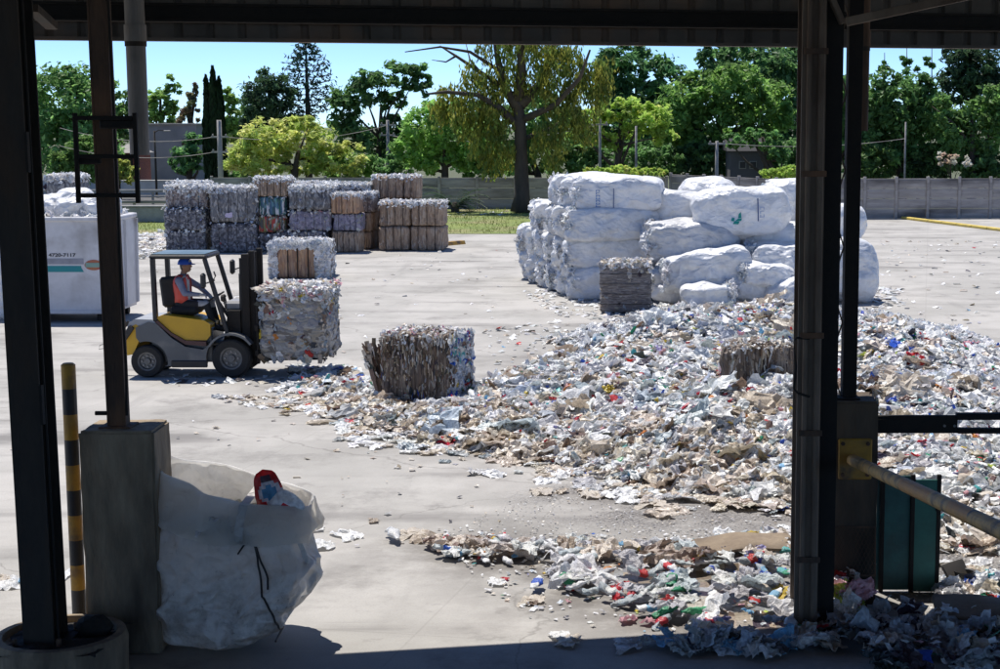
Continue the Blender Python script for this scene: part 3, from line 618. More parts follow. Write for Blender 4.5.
# big leaning willowy tree in front of the wall
def big_tree():
    Y = 79; k = 1 / ppm(Y); c = onY(521, 206, Y); root = empty('willowy_tree', (c[0], Y, 0)); tag(root, 'big olive green drooping tree with a thick dark trunk in front of the wall', 'tree', GT)
    def q(px, py, dy=0): v = onY(px, py, Y + dy); return np.array((v[0] - c[0], dy, v[2]))
    mb = MB(); mb.tube([q(521, 212) , q(522, 195), q(521, 150), q(520, 120), q(517, 95)], [.55, .38, .31, .28, .23], 12)
    L_ = [([(519, 110), (505, 88), (498, 60), (492, 20)], .3, 0), ([(520, 105), (540, 85), (552, 55), (560, 10)], .32, .8), ([(518, 100), (522, 70), (520, 30), (515, -10)], .3, -.6), ([(521, 130), (500, 108), (478, 95), (446, 92), (428, 94)], .2, -.5), ([(505, 88), (480, 72), (456, 56), (440, 46)], .14, .5), ([(498, 70), (470, 52), (440, 47), (405, 52)], .1, -1.2), ([(522, 120), (555, 105), (580, 78), (590, 50)], .2, -1), ([(521, 140), (548, 130), (566, 118)], .14, .6), ([(456, 56), (446, 62), (432, 60)], .06, .6), ([(480, 72), (470, 60), (466, 44)], .07, .4)]
    for pts, r, dy in L_:
        n = len(pts); mb.tube([q(x, y, dy * (i / (n - 1)) * 2) for i, (x, y) in enumerate(pts)], np.linspace(r, r * .25, n), 7)
    mb.build('trunk', M['bark'], root, smooth=True)
    g = np.random.default_rng(31); cr = MB()
    bl = [(440, 108, 12, 12), (605, 70, 12, 16), (452, 92, 16, 12), (596, 84, 12, 26), (462, 112, 16, 14), (582, 122, 14, 16), (502, 78, 26, 22), (548, 70, 30, 26), (520, 42, 44, 16), (478, 98, 20, 18), (482, 132, 20, 22), (470, 70, 12, 10), (570, 52, 20, 14), (562, 104, 20, 24), (500, 112, 16, 18), (548, 138, 22, 18), (578, 78, 16, 22), (490, 158, 14, 10), (520, 10, 60, 30), (505, 146, 12, 14), (552, 158, 14, 9)]
    for (px, py, rx, ry) in bl:
        ns = int(rx * ry / 5.2)
        for _ in range(ns):
            u = g.normal(size=3); u /= np.linalg.norm(u); u *= g.random() ** .4; p0 = q(px + u[0] * rx, py + u[1] * ry) + np.array((0, u[2] * rx * k * 1.1, 0)); Ls = g.uniform(.3, 1.05); m_ = int(9 + 8 * Ls)
            t = g.random(m_); p = p0 + np.stack([g.normal(0, .09, m_) + .15 * t * g.normal(), g.normal(0, .09, m_), -t * Ls], 1); s_ = g.uniform(.07, .16, m_)
            e1 = np.stack([g.normal(0, .3, m_), g.normal(0, .3, m_), -np.ones(m_)], 1) * s_[:, None]; e2 = np.stack([g.normal(size=m_), g.normal(size=m_), np.zeros(m_)], 1); e2 /= np.linalg.norm(e2, axis=1)[:, None]; e2 *= (s_ * .38)[:, None]
            V = np.stack([p - e1, p - e2, p + e1, p + e2], 1).reshape(-1, 3); tone = math.exp(g.normal(0, .25))
            cr.add(V, np.arange(len(V)).reshape(-1, 4), np.clip((np.array((.30, .31, .06)) if g.random() < .5 else np.array((.18, .25, .055))) * tone * g.uniform(.7, 1.3, (m_, 1)), .005, .5))
    cr.build('crown', M['leaf'], root)
big_tree()
tree('broadleaf_tree', 'mid green tree directly behind the big leaning trunk', 101, [(500, 130, 30, 26), (535, 120, 30, 30), (565, 135, 26, 26), (470, 150, 26, 22), (530, 155, 40, 20)], (.06, .12, .03), 5200, .24, 540, GT, MG, seed=23)
tree('broadleaf_tree', 'small tree overhanging the dark grey house', 90.5, [(738, 141, 16, 9), (760, 138, 18, 10), (776, 150, 12, 14)], (.05, .12, .03), 1100, .2, 778, GT, MG, seed=24)
# bushes and creepers at the foot of the trees
GB = 'bushes along the far side of the wall'
for i, (x, y, rx, ry, Y, c_, lab) in enumerate([
    (80, 160, 30, 22, 92, (.06, .11, .02), 'leafy green bush behind the skip'), (120, 168, 14, 14, 94, (.2, .21, .03), 'yellowish bush beside the brick hut'), (240, 168, 30, 10, 95, MG, 'low green bush at the foot of the concrete pole'), (350, 165, 28, 14, 93, (.08, .14, .03), 'green bush below the gappy dark tree'),
    (392, 170, 22, 14, 92, DG, 'dark bush by the thin pole behind the brown bales'), (575, 160, 30, 22, 97, DG, 'dark undergrowth right of the big trunk'), (640, 158, 45, 18, 97, DG, 'dark undergrowth behind the creeper hedge'), (700, 160, 34, 20, 97, (.02, .045, .018), 'dark bush left of the grey house'),
    (785, 160, 28, 22, 95, DG, 'dark bush right of the grey house'), (868, 162, 26, 18, 90, (.05, .09, .02), 'mid green bush right behind the lattice post'), (918, 164, 34, 16, 92, (.015, .03, .013), 'very dark bush above the long panel wall'), (985, 166, 34, 15, 90, (.03, .06, .018), 'dark bush at the right end of the panel wall'), (490, 168, 24, 12, 91, (.08, .15, .03), 'green bush left of the big trunk')]):
    tree('bush', lab, Y, [(x - rx * .4, y + 3, rx * .6, ry * .9), (x + rx * .4, y + 2, rx * .6, ry), (x, y - ry * .3, rx * .6, ry * .7)], c_, int(rx * ry * 3.6), .2, x, GB, MG, seed=80 + i, cat='bush', tw=.06)
tree('flowering_bush', 'bush with a patch of dry pinkish leaves above the long wall', 88, [(955, 161, 16, 6), (945, 158, 8, 5)], (.42, .3, .24), 420, .14, 952, None, (.3, .22, .14), seed=120, cat='bush', tw=.05)
tree('creeper', 'bright green creeper spilling over the wall behind the tall bag stack', 81.9, [(598, 172, 16, 4.5), (625, 171, 20, 5), (652, 172, 14, 4)], (.2, .27, .03), 2600, .12, 622, 'bright creepers on the wall', BG, seed=121, cat='creeper', tw=.04)
tree('creeper', 'bright green creeper on the wall just left of the grey steel column', 79, [(775, 174, 14, 5), (795, 172, 14, 6)], (.18, .25, .03), 1800, .12, 785, 'bright creepers on the wall', BG, seed=122, cat='creeper', tw=.04)
def palm():
    Y = 79.5; c = onY(455, 212, Y); root = empty('palm_plant', (c[0], Y, 0)); tag(root, 'low dark palm with arching fronds beside the brown bales', 'palm')
    g = np.random.default_rng(3); mb = MB()
    for k in range(44):
        a = g.uniform(0, 6.28); L2 = g.uniform(1.1, 1.9); d = np.array((math.cos(a), math.sin(a), 0)); e = g.uniform(.2, .9)
        for s in np.linspace(.15, 1, 16):
            p = d * L2 * s * .9 + np.array((0, 0, .25 + L2 * (e * s * 1.5 - .75 * s * s)))
            for sg in (-1, 1):
                sd = np.cross(d, (0, 0, 1)) * sg; q_ = p + sd * .28 * (1.1 - s * .7) + d * .14 - np.array((0, 0, .06)); mb.add([p, p + d * .075, q_], [(0, 1, 2)], np.array((.03, .07, .025)) * g.uniform(.6, 1.3))
    mb.build('frond', M['leaf'], root); mb = MB(); mb.lathe([(.001, 0), (.2, 0), (.22, .3), (.12, .5), (.001, .52)], n=10); mb.build('trunk', M['bark'], root)
palm()
# ------------------------------------------------------------------ the shed we look out of
ED = np.array((1, .187)) / math.hypot(1, .187); EN = np.array((-ED[1], ED[0]))
E0 = np.array((-4.84, 14.0)); ZB = H + .752; ZR = 6.6
def eave(x): return np.array((x, E0[1] + (x - E0[0]) * .187))
shed = empty('shed', (0, 0, 0)); tag(shed, 'dark open fronted shed roof with ribbed fascia framing the whole view from inside', 'shed')
def ribbed(A, B, z0, z1, pitch=.27, dep=.035):
    A = np.array(A); B = np.array(B); Ln = np.linalg.norm(B - A); d = (B - A) / Ln; nn = np.array((-d[1], d[0])); n = int(Ln / pitch); P = []
    for i in range(n):
        s = i * pitch
        for (ds, o) in ((0, 0), (.19, 0), (.215, dep), (.25, dep)): P.append(A + d * (s + ds) + nn * o)
    P.append(B); P = np.array(P); k = len(P)
    V = np.concatenate([np.c_[P, np.full(k, z0)], np.c_[P, np.full(k, z1)]]); Fc = [(i, i + 1, k + i + 1, k + i) for i in range(k - 1)]
    return V, Fc
xl, xr = -20., 22.
mb = MB(); mb.add(*ribbed(eave(xl), eave(xr), ZB, ZR)); mb.build('fascia', M['roof'], shed)
mb = MB(); o = EN * .03
a, b_ = eave(xl) + o, eave(xr) + o; mb.bar((*a, ZB - .012), (*b_, ZB - .012), .13, .03); mb.build('edge_trim', M['roof'], shed)
mb = MB()
a, b_ = eave(xl) - EN * .14, eave(xr) - EN * .14
mb.bar((*a, ZB + .21), (*b_, ZB + .21), .09, .15); mb.bar((*(a - EN * .03), ZB + .275), (*(b_ - EN * .03), ZB + .275), .14, .02); mb.bar((*(a - EN * .03), ZB + .137), (*(b_ - EN * .03), ZB + .137), .14, .02)
mb.build('beam', M['steel2'], shed)
mb = MB(); A, B_ = eave(xl) + EN * .14, eave(xr) + EN * .14
mb.add([(A[0], A[1], ZR), (B_[0], B_[1], ZR), (xr, -14, ZR + 1.), (xl, -14, ZR + 1.), (A[0], A[1], ZR + .1), (B_[0], B_[1], ZR + .1), (xr, -14, ZR + 1.1), (xl, -14, ZR + 1.1)], [(3, 2, 1, 0), (4, 5, 6, 7), (0, 1, 5, 4), (1, 2, 6, 5), (2, 3, 7, 6), (3, 0, 4, 7)]); mb.build('roof', M['roof'], shed)
YR = -14.
for x in np.arange(-18, 22, 6.):
    mb = MB(); mb.box((x, YR + .3, (ZR + .7) / 2), (.24, .24, ZR + .7)); mb.build('rear_post', M['steel'], shed)
for x in np.arange(-18, 22, 3.): 
    mb = MB(); y1 = eave(x)[1] - .3; mb.bar((x, -13.8, ZR + .85), (x, y1, ZR - .12), .12, .2); mb.build('rafter', M['steel2'], shed)
mb = MB(); p0 = onY(846, 22, 13.2); p1 = onY(985, -8, 13.0); mb.bar(p0, p1, .07, .07, bev=.006); mb.bar(p0 + (0, .2, 0), p0 + (-.25, .1, .5), .05, .05, bev=.006); mb.build('brace', M['greysteel'], shed)
mb = MB(); p0 = onY(32, 8, 12.7); p1 = onY(52, 26, 13.4); mb.bar(p0, p1, .09, .06); mb.build('brace', M['steel'], shed)
mb = MB(); p0 = onY(92, -14, 12.9); mb.box(p0 + np.array((0, .15, .04)), (.26, .3, .22), bev=.02); mb.build('bracket', M['greysteel'], shed)

def drainpipe(px, py, Y, r, label, m_, ztop=None):
    p = onY(px, py, Y); root = empty('drainpipe', (p[0], Y, 0)); tag(root, label, 'drainpipe')
    mb = MB(); a = [(r, p[2]), (r, ZR - .2)]; mb.lathe([(r * .88, p[2] + .3), (r * .88, p[2]), (r, p[2]), (r, 5.0), (r * 1.12, 5.0), (r * 1.12, 5.14), (r, 5.14), (r, ZR - .05)], n=20); mb.build('pipe', m_, root, smooth=False)
    mb = MB(); mb.lathe([(r * 1.02, 4.96), (r * 1.1, 4.96), (r * 1.1, 5.0), (r * 1.02, 5.0)], n=20); mb.build('clamp', M['steel'], root)
drainpipe(140, 155, 13.75, .082, 'grey hanging drainpipe with open lower end beside the rusty pole', M['pipe'])
drainpipe(862.5, 131, 14.6, .05, 'dark short drainpipe hanging right of the lattice post', M['rust'])

# left steel column on its round footing
p = at(42, 640, .36); cxl, cyl = p[0], p[1]
root = empty('footing', (cxl + .08, cyl + .18, 0)); tag(root, 'low round concrete footing with dirt on top around the left column', 'footing')
mb = MB(); mb.lathe([(.5, 0), (.51, .3), (.49, .36), (.43, .365), (.42, .31), (.2, .3), (.001, .3)], n=40); mb.build('ring', M['oldconc'], root)
mb = MB(); V, Fc, sl_ = scrap_T(12, 77, .1); mb.add(V * (.75, 1., .4) + (0.02, 0, .325), Fc); mb.build('dirt', mat('dark_soil', (.04, .035, .03), (.02, .018, .016), 12, .95, 0, .8), root)
mb = MB(); V, Fc, sl_ = ball_T(5); mb.add(V * (.3, .22, .4) + (.22, .12, .37), Fc); mb.build('stone', M['steel2'], root)
root = empty('steel_column', (cxl - .02, cyl, 0)); root.rotation_euler.y = R(-.55); tag(root, 'thick dark steel column standing on the round footing at the left edge', 'column')
mb = MB(); mb.box((0, .0, 3.4), (.235, .02, 6.4)); mb.box((0, .15, 3.4), (.018, .278, 6.4)); mb.box((0, .3, 3.4), (.235, .02, 6.4)); mb.build('shaft', M['steel'], root)
mb = MB(); mb.box((0, .15, .31), (.42, .5, .03), bev=.004); bp_ = mb.build('base_plate', M['steel2'], root)
for x in (-.17, .17):
    for y in (-.05, .35): mb = MB(); mb.lathe([(.001, .39), (.02, .385), (.022, .325)], (x, y, 0), 6); mb.build('bolt', M['rust'], bp_)
for z in (2.2, 4.1): mb = MB(); mb.box((.128, .0, z), (.02, .05, .3)); mb.build('cleat', M['steel2'], root)
mb = MB(); mb.tube([(.132, .05, .35), (.13, .05, 2), (.131, .05, 4.4), (.131, .05, 6.4)], .012, 6); mb.build('conduit', M['steel2'], root)

# striped pole
p = at(80.5, 638); root = empty('striped_pole', (p[0], p[1], 0)); tag(root, 'yellow and black banded guard pole between the left column and the concrete block', 'pole')
zt = onY(69, 363, p[1])[2]; r = .058; nb = 11; bh = zt / nb
for i in range(nb):
    mb = MB(); z0, z1 = zt - (i + 1) * bh, zt - i * bh
    mb.lathe([(r, z0), (r, z1)] if i else [(r, z0), (r, z1 - .015), (r * .7, z1), (.001, z1)], n=20); mb.build('band', M['yellow'] if i % 2 == 0 else M['blackpaint'], root, smooth=False)

M['darkconc'] = mat('dark_concrete', (.16, .115, .075), (.08, .06, .042), 4.5, .92, 0, 1., bscale=16, c3=(.03, .024, .018), s3=1.7, stretch=(1, 1, .25))  # darker tone of the stained concrete, for the right block
def concrete_block(x, y, w_, d_, h_, rz, label, seed, mt=None):
    mb = MB(); bm = bmesh.new(); bmesh.ops.create_cube(bm, size=1); bmesh.ops.scale(bm, vec=(w_, d_, h_), verts=bm.verts); bmesh.ops.bevel(bm, geom=bm.edges[:], offset=.02, segments=2, affect='EDGES')
    bmesh.ops.subdivide_edges(bm, edges=[e for e in bm.edges if e.calc_length() > .2], cuts=24, use_grid_fill=True); bm.verts.index_update()
    P = np.array([v.co[:] for v in bm.verts]); D = fbm(P * 6 + seed, 4, seed) * .008 - .03 * np.maximum(0, fbm(P * 2.5 + seed * 3, 3, seed + 4) - .55)
    Nn = np.array([v.normal[:] for v in bm.verts]); P = P + Nn * D[:, None] + (0, 0, h_ / 2)
    for v, q in zip(bm.verts, P): v.co = q
    me = bpy.data.meshes.new('concrete_block'); bm.to_mesh(me); bm.free(); me.materials.append(mt or M['oldconc']); o = link('concrete_block', me, None, (x, y, 0)); o.rotation_euler.z = rz
    return tag(o, label, 'concrete block')
p = at(122, 655); BLX, BLY = p[0] + .01, p[1] + .29; BH = onY(122, 432, p[1])[2]
concrete_block(BLX, BLY, .6, .55, BH, R(2), 'tall stained concrete block carrying the rusty pole beside the white waste bag', 3)
root = empty('rusty_pole', (BLX - .035, BLY - .05, BH)); root.rotation_euler.y = R(-.35); tag(root, 'rusty brown steel pole standing on the left concrete block', 'pole')
zz = ZR - BH
mb = MB(); mb.box((-.068, 0, zz / 2), (.018, .12, zz), bev=.003); mb.box((.068, 0, zz / 2), (.018, .12, zz), bev=.003); mb.box((0, .0, zz / 2), (.116, .012, zz)); mb.box((.0, -.05, zz / 2), (.116, .012, zz)); mb.build('shaft', M['rust'], root)
mb = MB(); mb.box((0, 0, .008), (.26, .24, .016), bev=.003); mb.build('base_plate', M['rust'], root)
mb = MB(); mb.tube([(-.17, -.05, .12), (-.1, -.05, .12), (-.075, -.05, .12)], .018, 8); mb.build('peg', M['steel2'], root)
mb = MB(); mb.tube([(.085, -.05, .1), (.1, -.06, .5), (.088, -.05, 1.2), (.094, -.05, 2.4), (.088, -.05, zz - .1)], .011, 6); mb.build('cable', M['steel2'], root)
# hanging frame beside the pole
Yf = BLY - .25; a = onY(75, 118, Yf); c_ = onY(138, 198, Yf); root = empty('hanging_rack', ((a[0] + c_[0]) / 2, Yf, c_[2])); tag(root, 'dark rectangular metal rack fixed to the rusty pole', 'rack')
w_ = c_[0] - a[0]; h_ = a[2] - c_[2]; t = .034
for x in (-w_ / 2, w_ / 2): mb = MB(); mb.box((x, 0, h_ / 2), (t, t, h_ + .08), bev=.004); mb.build('upright', M['steel2'], root)
for z in (.02, h_ * .52, h_): mb = MB(); mb.box((0, -.003, z), (w_ - t, t * .9, t), bev=.004); mb.build('crossbar', M['steel2'], root)
mb = MB(); mb.box((.09, .02, h_ - .05), (.28, .04, .07), bev=.01); mb.build('clamp_block', M['steel2'], root)
mb = MB(); mb.box((-.15, .02, h_ * .46), (.2, .03, .05), bev=.01); mb.build('clamp_block', M['steel2'], root)

# right steel column
p = at(811, 628); RX, RY = p[0], p[1]
root = empty('steel_column', (RX, RY, 0)); tag(root, 'grey brown steel column with clamped conduits in the right half of the view', 'column')
mb = MB(); mb.box((-.05, 0, 3.3), (.20, .03, 6.6)); mb.box((-.05, .16, 3.3), (.02, .286, 6.6)); mb.box((-.05, .32, 3.3), (.20, .03, 6.6)); mb.build('shaft', M['greysteel'], root)
mb = MB(); mb.box((.13, .12, 3.3), (.15, .05, 6.6)); mb.box((.13, .33, 3.3), (.15, .03, 6.6)); mb.box((.2, .225, 3.3), (.012, .16, 6.6)); mb.build('channel', M['steel2'], root)
mb = MB(); mb.tube([(-.09, -.03, .05), (-.09, -.03, 2), (-.09, -.03, 4), (-.09, -.03, 6.5)], .024, 8); mb.build('conduit', M['greysteel'], root)
mb = MB(); mb.tube([(.01, -.03, .05), (.012, -.03, 2), (.008, -.03, 4), (.01, -.03, 6.5)], .03, 8); mb.build('conduit', M['greysteel'], root)
for z in (.62, 1.72, 2.55, 3.9, 4.9): mb = MB(); mb.box((-.04, -.064, z), (.2, .012, .05), bev=.003); mb.build('clamp', M['rust'], root)
mb = MB(); z1 = onY(790, 338, RY)[2]; z0 = onY(792, 392, RY)[2]
mb.tube([(-.06, -.05, z1), (-.17, -.07, z1 + .01), (-.19, -.07, z1 - .02), (-.17, -.07, (z0 + z1) / 2), (-.185, -.07, z0 + .04), (-.15, -.07, z0), (-.05, -.06, z0 - .03)], .011, 6); mb.build('hook', M['steel2'], root)
mb = MB(); mb.box((.02, .15, .012), (.5, .5, .024), bev=.004); mb.build('base_plate', M['steel2'], root)

# right concrete block, lattice post on it
p = at(850, 609); QX, QY = p[0], p[1] + .3; QH = onY(853, 402, p[1])[2]
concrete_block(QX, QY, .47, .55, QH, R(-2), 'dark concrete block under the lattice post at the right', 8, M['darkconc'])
root = empty('lattice_post', (QX - .06, QY - .05, QH)); tag(root, 'slim dark steel post with zigzag lacing standing on the right concrete block', 'post'); zz = ZR - QH
mb = MB(); mb.box((.045, 0, zz / 2), (.125, .16, zz), bev=.004); mb.build('chord', M['steel2'], root)
mb = MB(); mb.box((-.13, 0, zz / 2), (.02, .05, zz)); mb.build('chord', M['greysteel'], root)
mb = MB(); n = 14
for i in range(n):
    z0, z1 = zz * i / n, zz * (i + 1) / n; xa, xb = (-.125, -.02) if i % 2 else (-.02, -.125); mb.bar((xa, -.0, z0), (xb, -.0, z1), .012, .02)
mb.build('lacing', M['greysteel'], root)
mb = MB(); mb.box((-.02, 0, .008), (.3, .3, .016), bev=.003); mb.build('base_plate', M['steel2'], root)

# gate arm, yellow bracket and barrier pole
Yg = QY + .02; a = onY(876, 424, Yg); root = empty('gate_arm', (a[0], Yg, a[2])); tag(root, 'dark horizontal steel gate arm with a slot reaching right from the block', 'gate arm')
Lg = 3.2; sx = onY(957, 424, Yg)[0] - a[0]
mb = MB(); mb.box((sx / 2, 0, .0), (sx, .06, .16), bev=.006); mb.box((sx / 2 - .35, -.035, -.01), (sx * .5, .02, .12)); mb.build('plate', M['steel2'], root)
mb = MB(); mb.box((Lg / 2 + .36, 0, .072), (Lg - .72, .075, .06), bev=.006); mb.build('upper_rail', M['steel2'], root)
mb = MB(); mb.box((sx + (Lg - sx) / 2, 0, -.06), (Lg - sx, .06, .05), bev=.006); mb.build('lower_rail', M['steel2'], root)
for x in (sx - .12, sx - .03): mb = MB(); mb.lathe([(.001, -.045), (.012, -.045), (.012, -.03)], (x, 0, -.01), 8, 'y'); mb.build('bolt', M['conc'], root)
Yk = QY - .285; a = onY(855, 459, Yk); root = empty('bracket_plate', (a[0], Yk, a[2])); tag(root, 'orange yellow bracket plate bolted to the right concrete block', 'bracket')
mb = MB(); mb.box((0, 0, 0), (.30, .025, .37), bev=.02); mb.build('plate', M['yellow'], root)
for x in (-.11, .11):
    for z in (-.14, .14): mb = MB(); mb.lathe([(.001, -.03), (.018, -.028), (.02, -.012)], (x, 0, z), 6, 'y'); mb.build('bolt', M['rust'], root)
root = empty('barrier_pole', (a[0], Yk - .02, a[2])); tag(root, 'worn yellow barrier pole slanting from the orange bracket to the right edge', 'barrier pole')
p1 = onY(1024, 541, 8.4); q1 = np.array((p1[0] - a[0], p1[1] - Yk, p1[2] - a[2])); q0 = np.array((-.03, -.02, .0))
d = q1 - q0; cuts = [0, .42, .6, .7, .8, 1.0]
mw = mat('ochre_paint', (.6, .37, .12), (.42, .25, .08), 9, .6, 0, .2, c3=(.1, .08, .06), s3=6)
for i in range(5):
    mb = MB(); mb.tube([q0 + d * cuts[i], q0 + d * cuts[i + 1]], .052, 18, cap=True); mb.build('band', mw if i % 2 == 0 else mat('orange_paint', (.55, .27, .07), (.4, .2, .06), 8, .6), root, smooth=False)

# green sheet panels behind the block
Yp = QY + .25; a = at(909, 622); x0 = onY(881, 550, Yp)[0]; x1 = onY(939, 550, Yp)[0]; zt = onY(900, 474, Yp)[2]
root = empty('metal_screen', ((x0 + x1) / 2, Yp, 0)); tag(root, 'green painted sheet metal screen behind the barrier pole', 'screen'); w_ = x1 - x0
mb = MB(); mb.box((-w_ * .28, 0, zt / 2), (w_ * .62, .012, zt - .03), bev=.003); mb.build('sheet', M['green'], root)
mb = MB(); mb.box((w_ * .24, -.03, zt / 2 - .02), (w_ * .5, .012, zt - .05), bev=.003); mb.build('sheet', mat('teal_sheet', (.045, .19, .14), (.028, .12, .09), 2.5, .5, 0, .15, c3=(.03, .07, .06), s3=1.5), root)
for x in (-w_ / 2, 0.01, w_ / 2 - .02): mb = MB(); mb.box((x, -.02, zt / 2), (.04, .04, zt), bev=.004); mb.build('upright', M['steel2'], root)
mb = MB(); mb.box((w_ / 2 - .03, -.045, zt - .28), (.04, .02, .12), bev=.004); mb.build('hinge', M['steel2'], root)
# expanded-metal guard
root = empty('mesh_guard', (QX + .02, QY - .34, .32)); tag(root, 'rusty expanded metal mesh guard leaning at the foot of the right block', 'mesh guard')
mb = MB()
for i in range(-9, 16):
    for sg in (-1, 1):
        x0_ = -.3 + i * .06; pts = [(x0_ + sg * t * .5, 0, t) for t in (0, .7)]
        t0, t1 = 0, .7
        lo = max(t0, min((-.3 - x0_) / (sg * .5), (.3 - x0_) / (sg * .5))); hi = min(t1, max((-.3 - x0_) / (sg * .5), (.3 - x0_) / (sg * .5)))
        if hi - lo > .03: mb.bar((x0_ + sg * lo * .5, 0, lo), (x0_ + sg * hi * .5, 0, hi), .006, .006)
ms = mb.build('mesh', M['rust'], root)
mb = MB(); mb.box((0, 0, .7), (.64, .025, .025)); mb.box((0, 0, 0), (.64, .025, .025)); mb.box((-.31, 0, .35), (.02, .02, .68)); mb.box((.31, 0, .35), (.02, .02, .68)); mb.build('rim', M['rust'], root)
root.rotation_euler.x = R(-6); root.scale = (.62, .62, .62)

# yellow kerb at the far right, small yellow block by the brown bales
M['kerbyellow'] = mat('kerb_yellow', (.66, .5, .1), (.5, .38, .1), 3, .6)
A, B_ = at(903, 219), at(1040, 236); n = 9
root = empty('kerb', (A[0], A[1], 0)); tag(root, 'long low yellow painted kerb on the yard before the right panel wall', 'kerb')
for i in range(n):
    mb = MB(); q0 = (B_ - A) * (i / n); q1 = (B_ - A) * ((i + .985) / n); mb.bar(q0 + (0, 0, .06), q1 + (0, 0, .06), .22, .12, bev=.03); mb.build('kerb_stone', M['kerbyellow'], root)
a = at(452, 245); root = empty('wheel_stop', (a[0], a[1], 0), R(-35)); tag(root, 'small yellow wheel stop on the ground right of the brown bales', 'wheel stop')
mb = MB(); mb.prism([(-.14, 0), (.14, 0), (.09, .13), (-.09, .13)], -.6, .6); mb.build('block', M['yellow'], root)

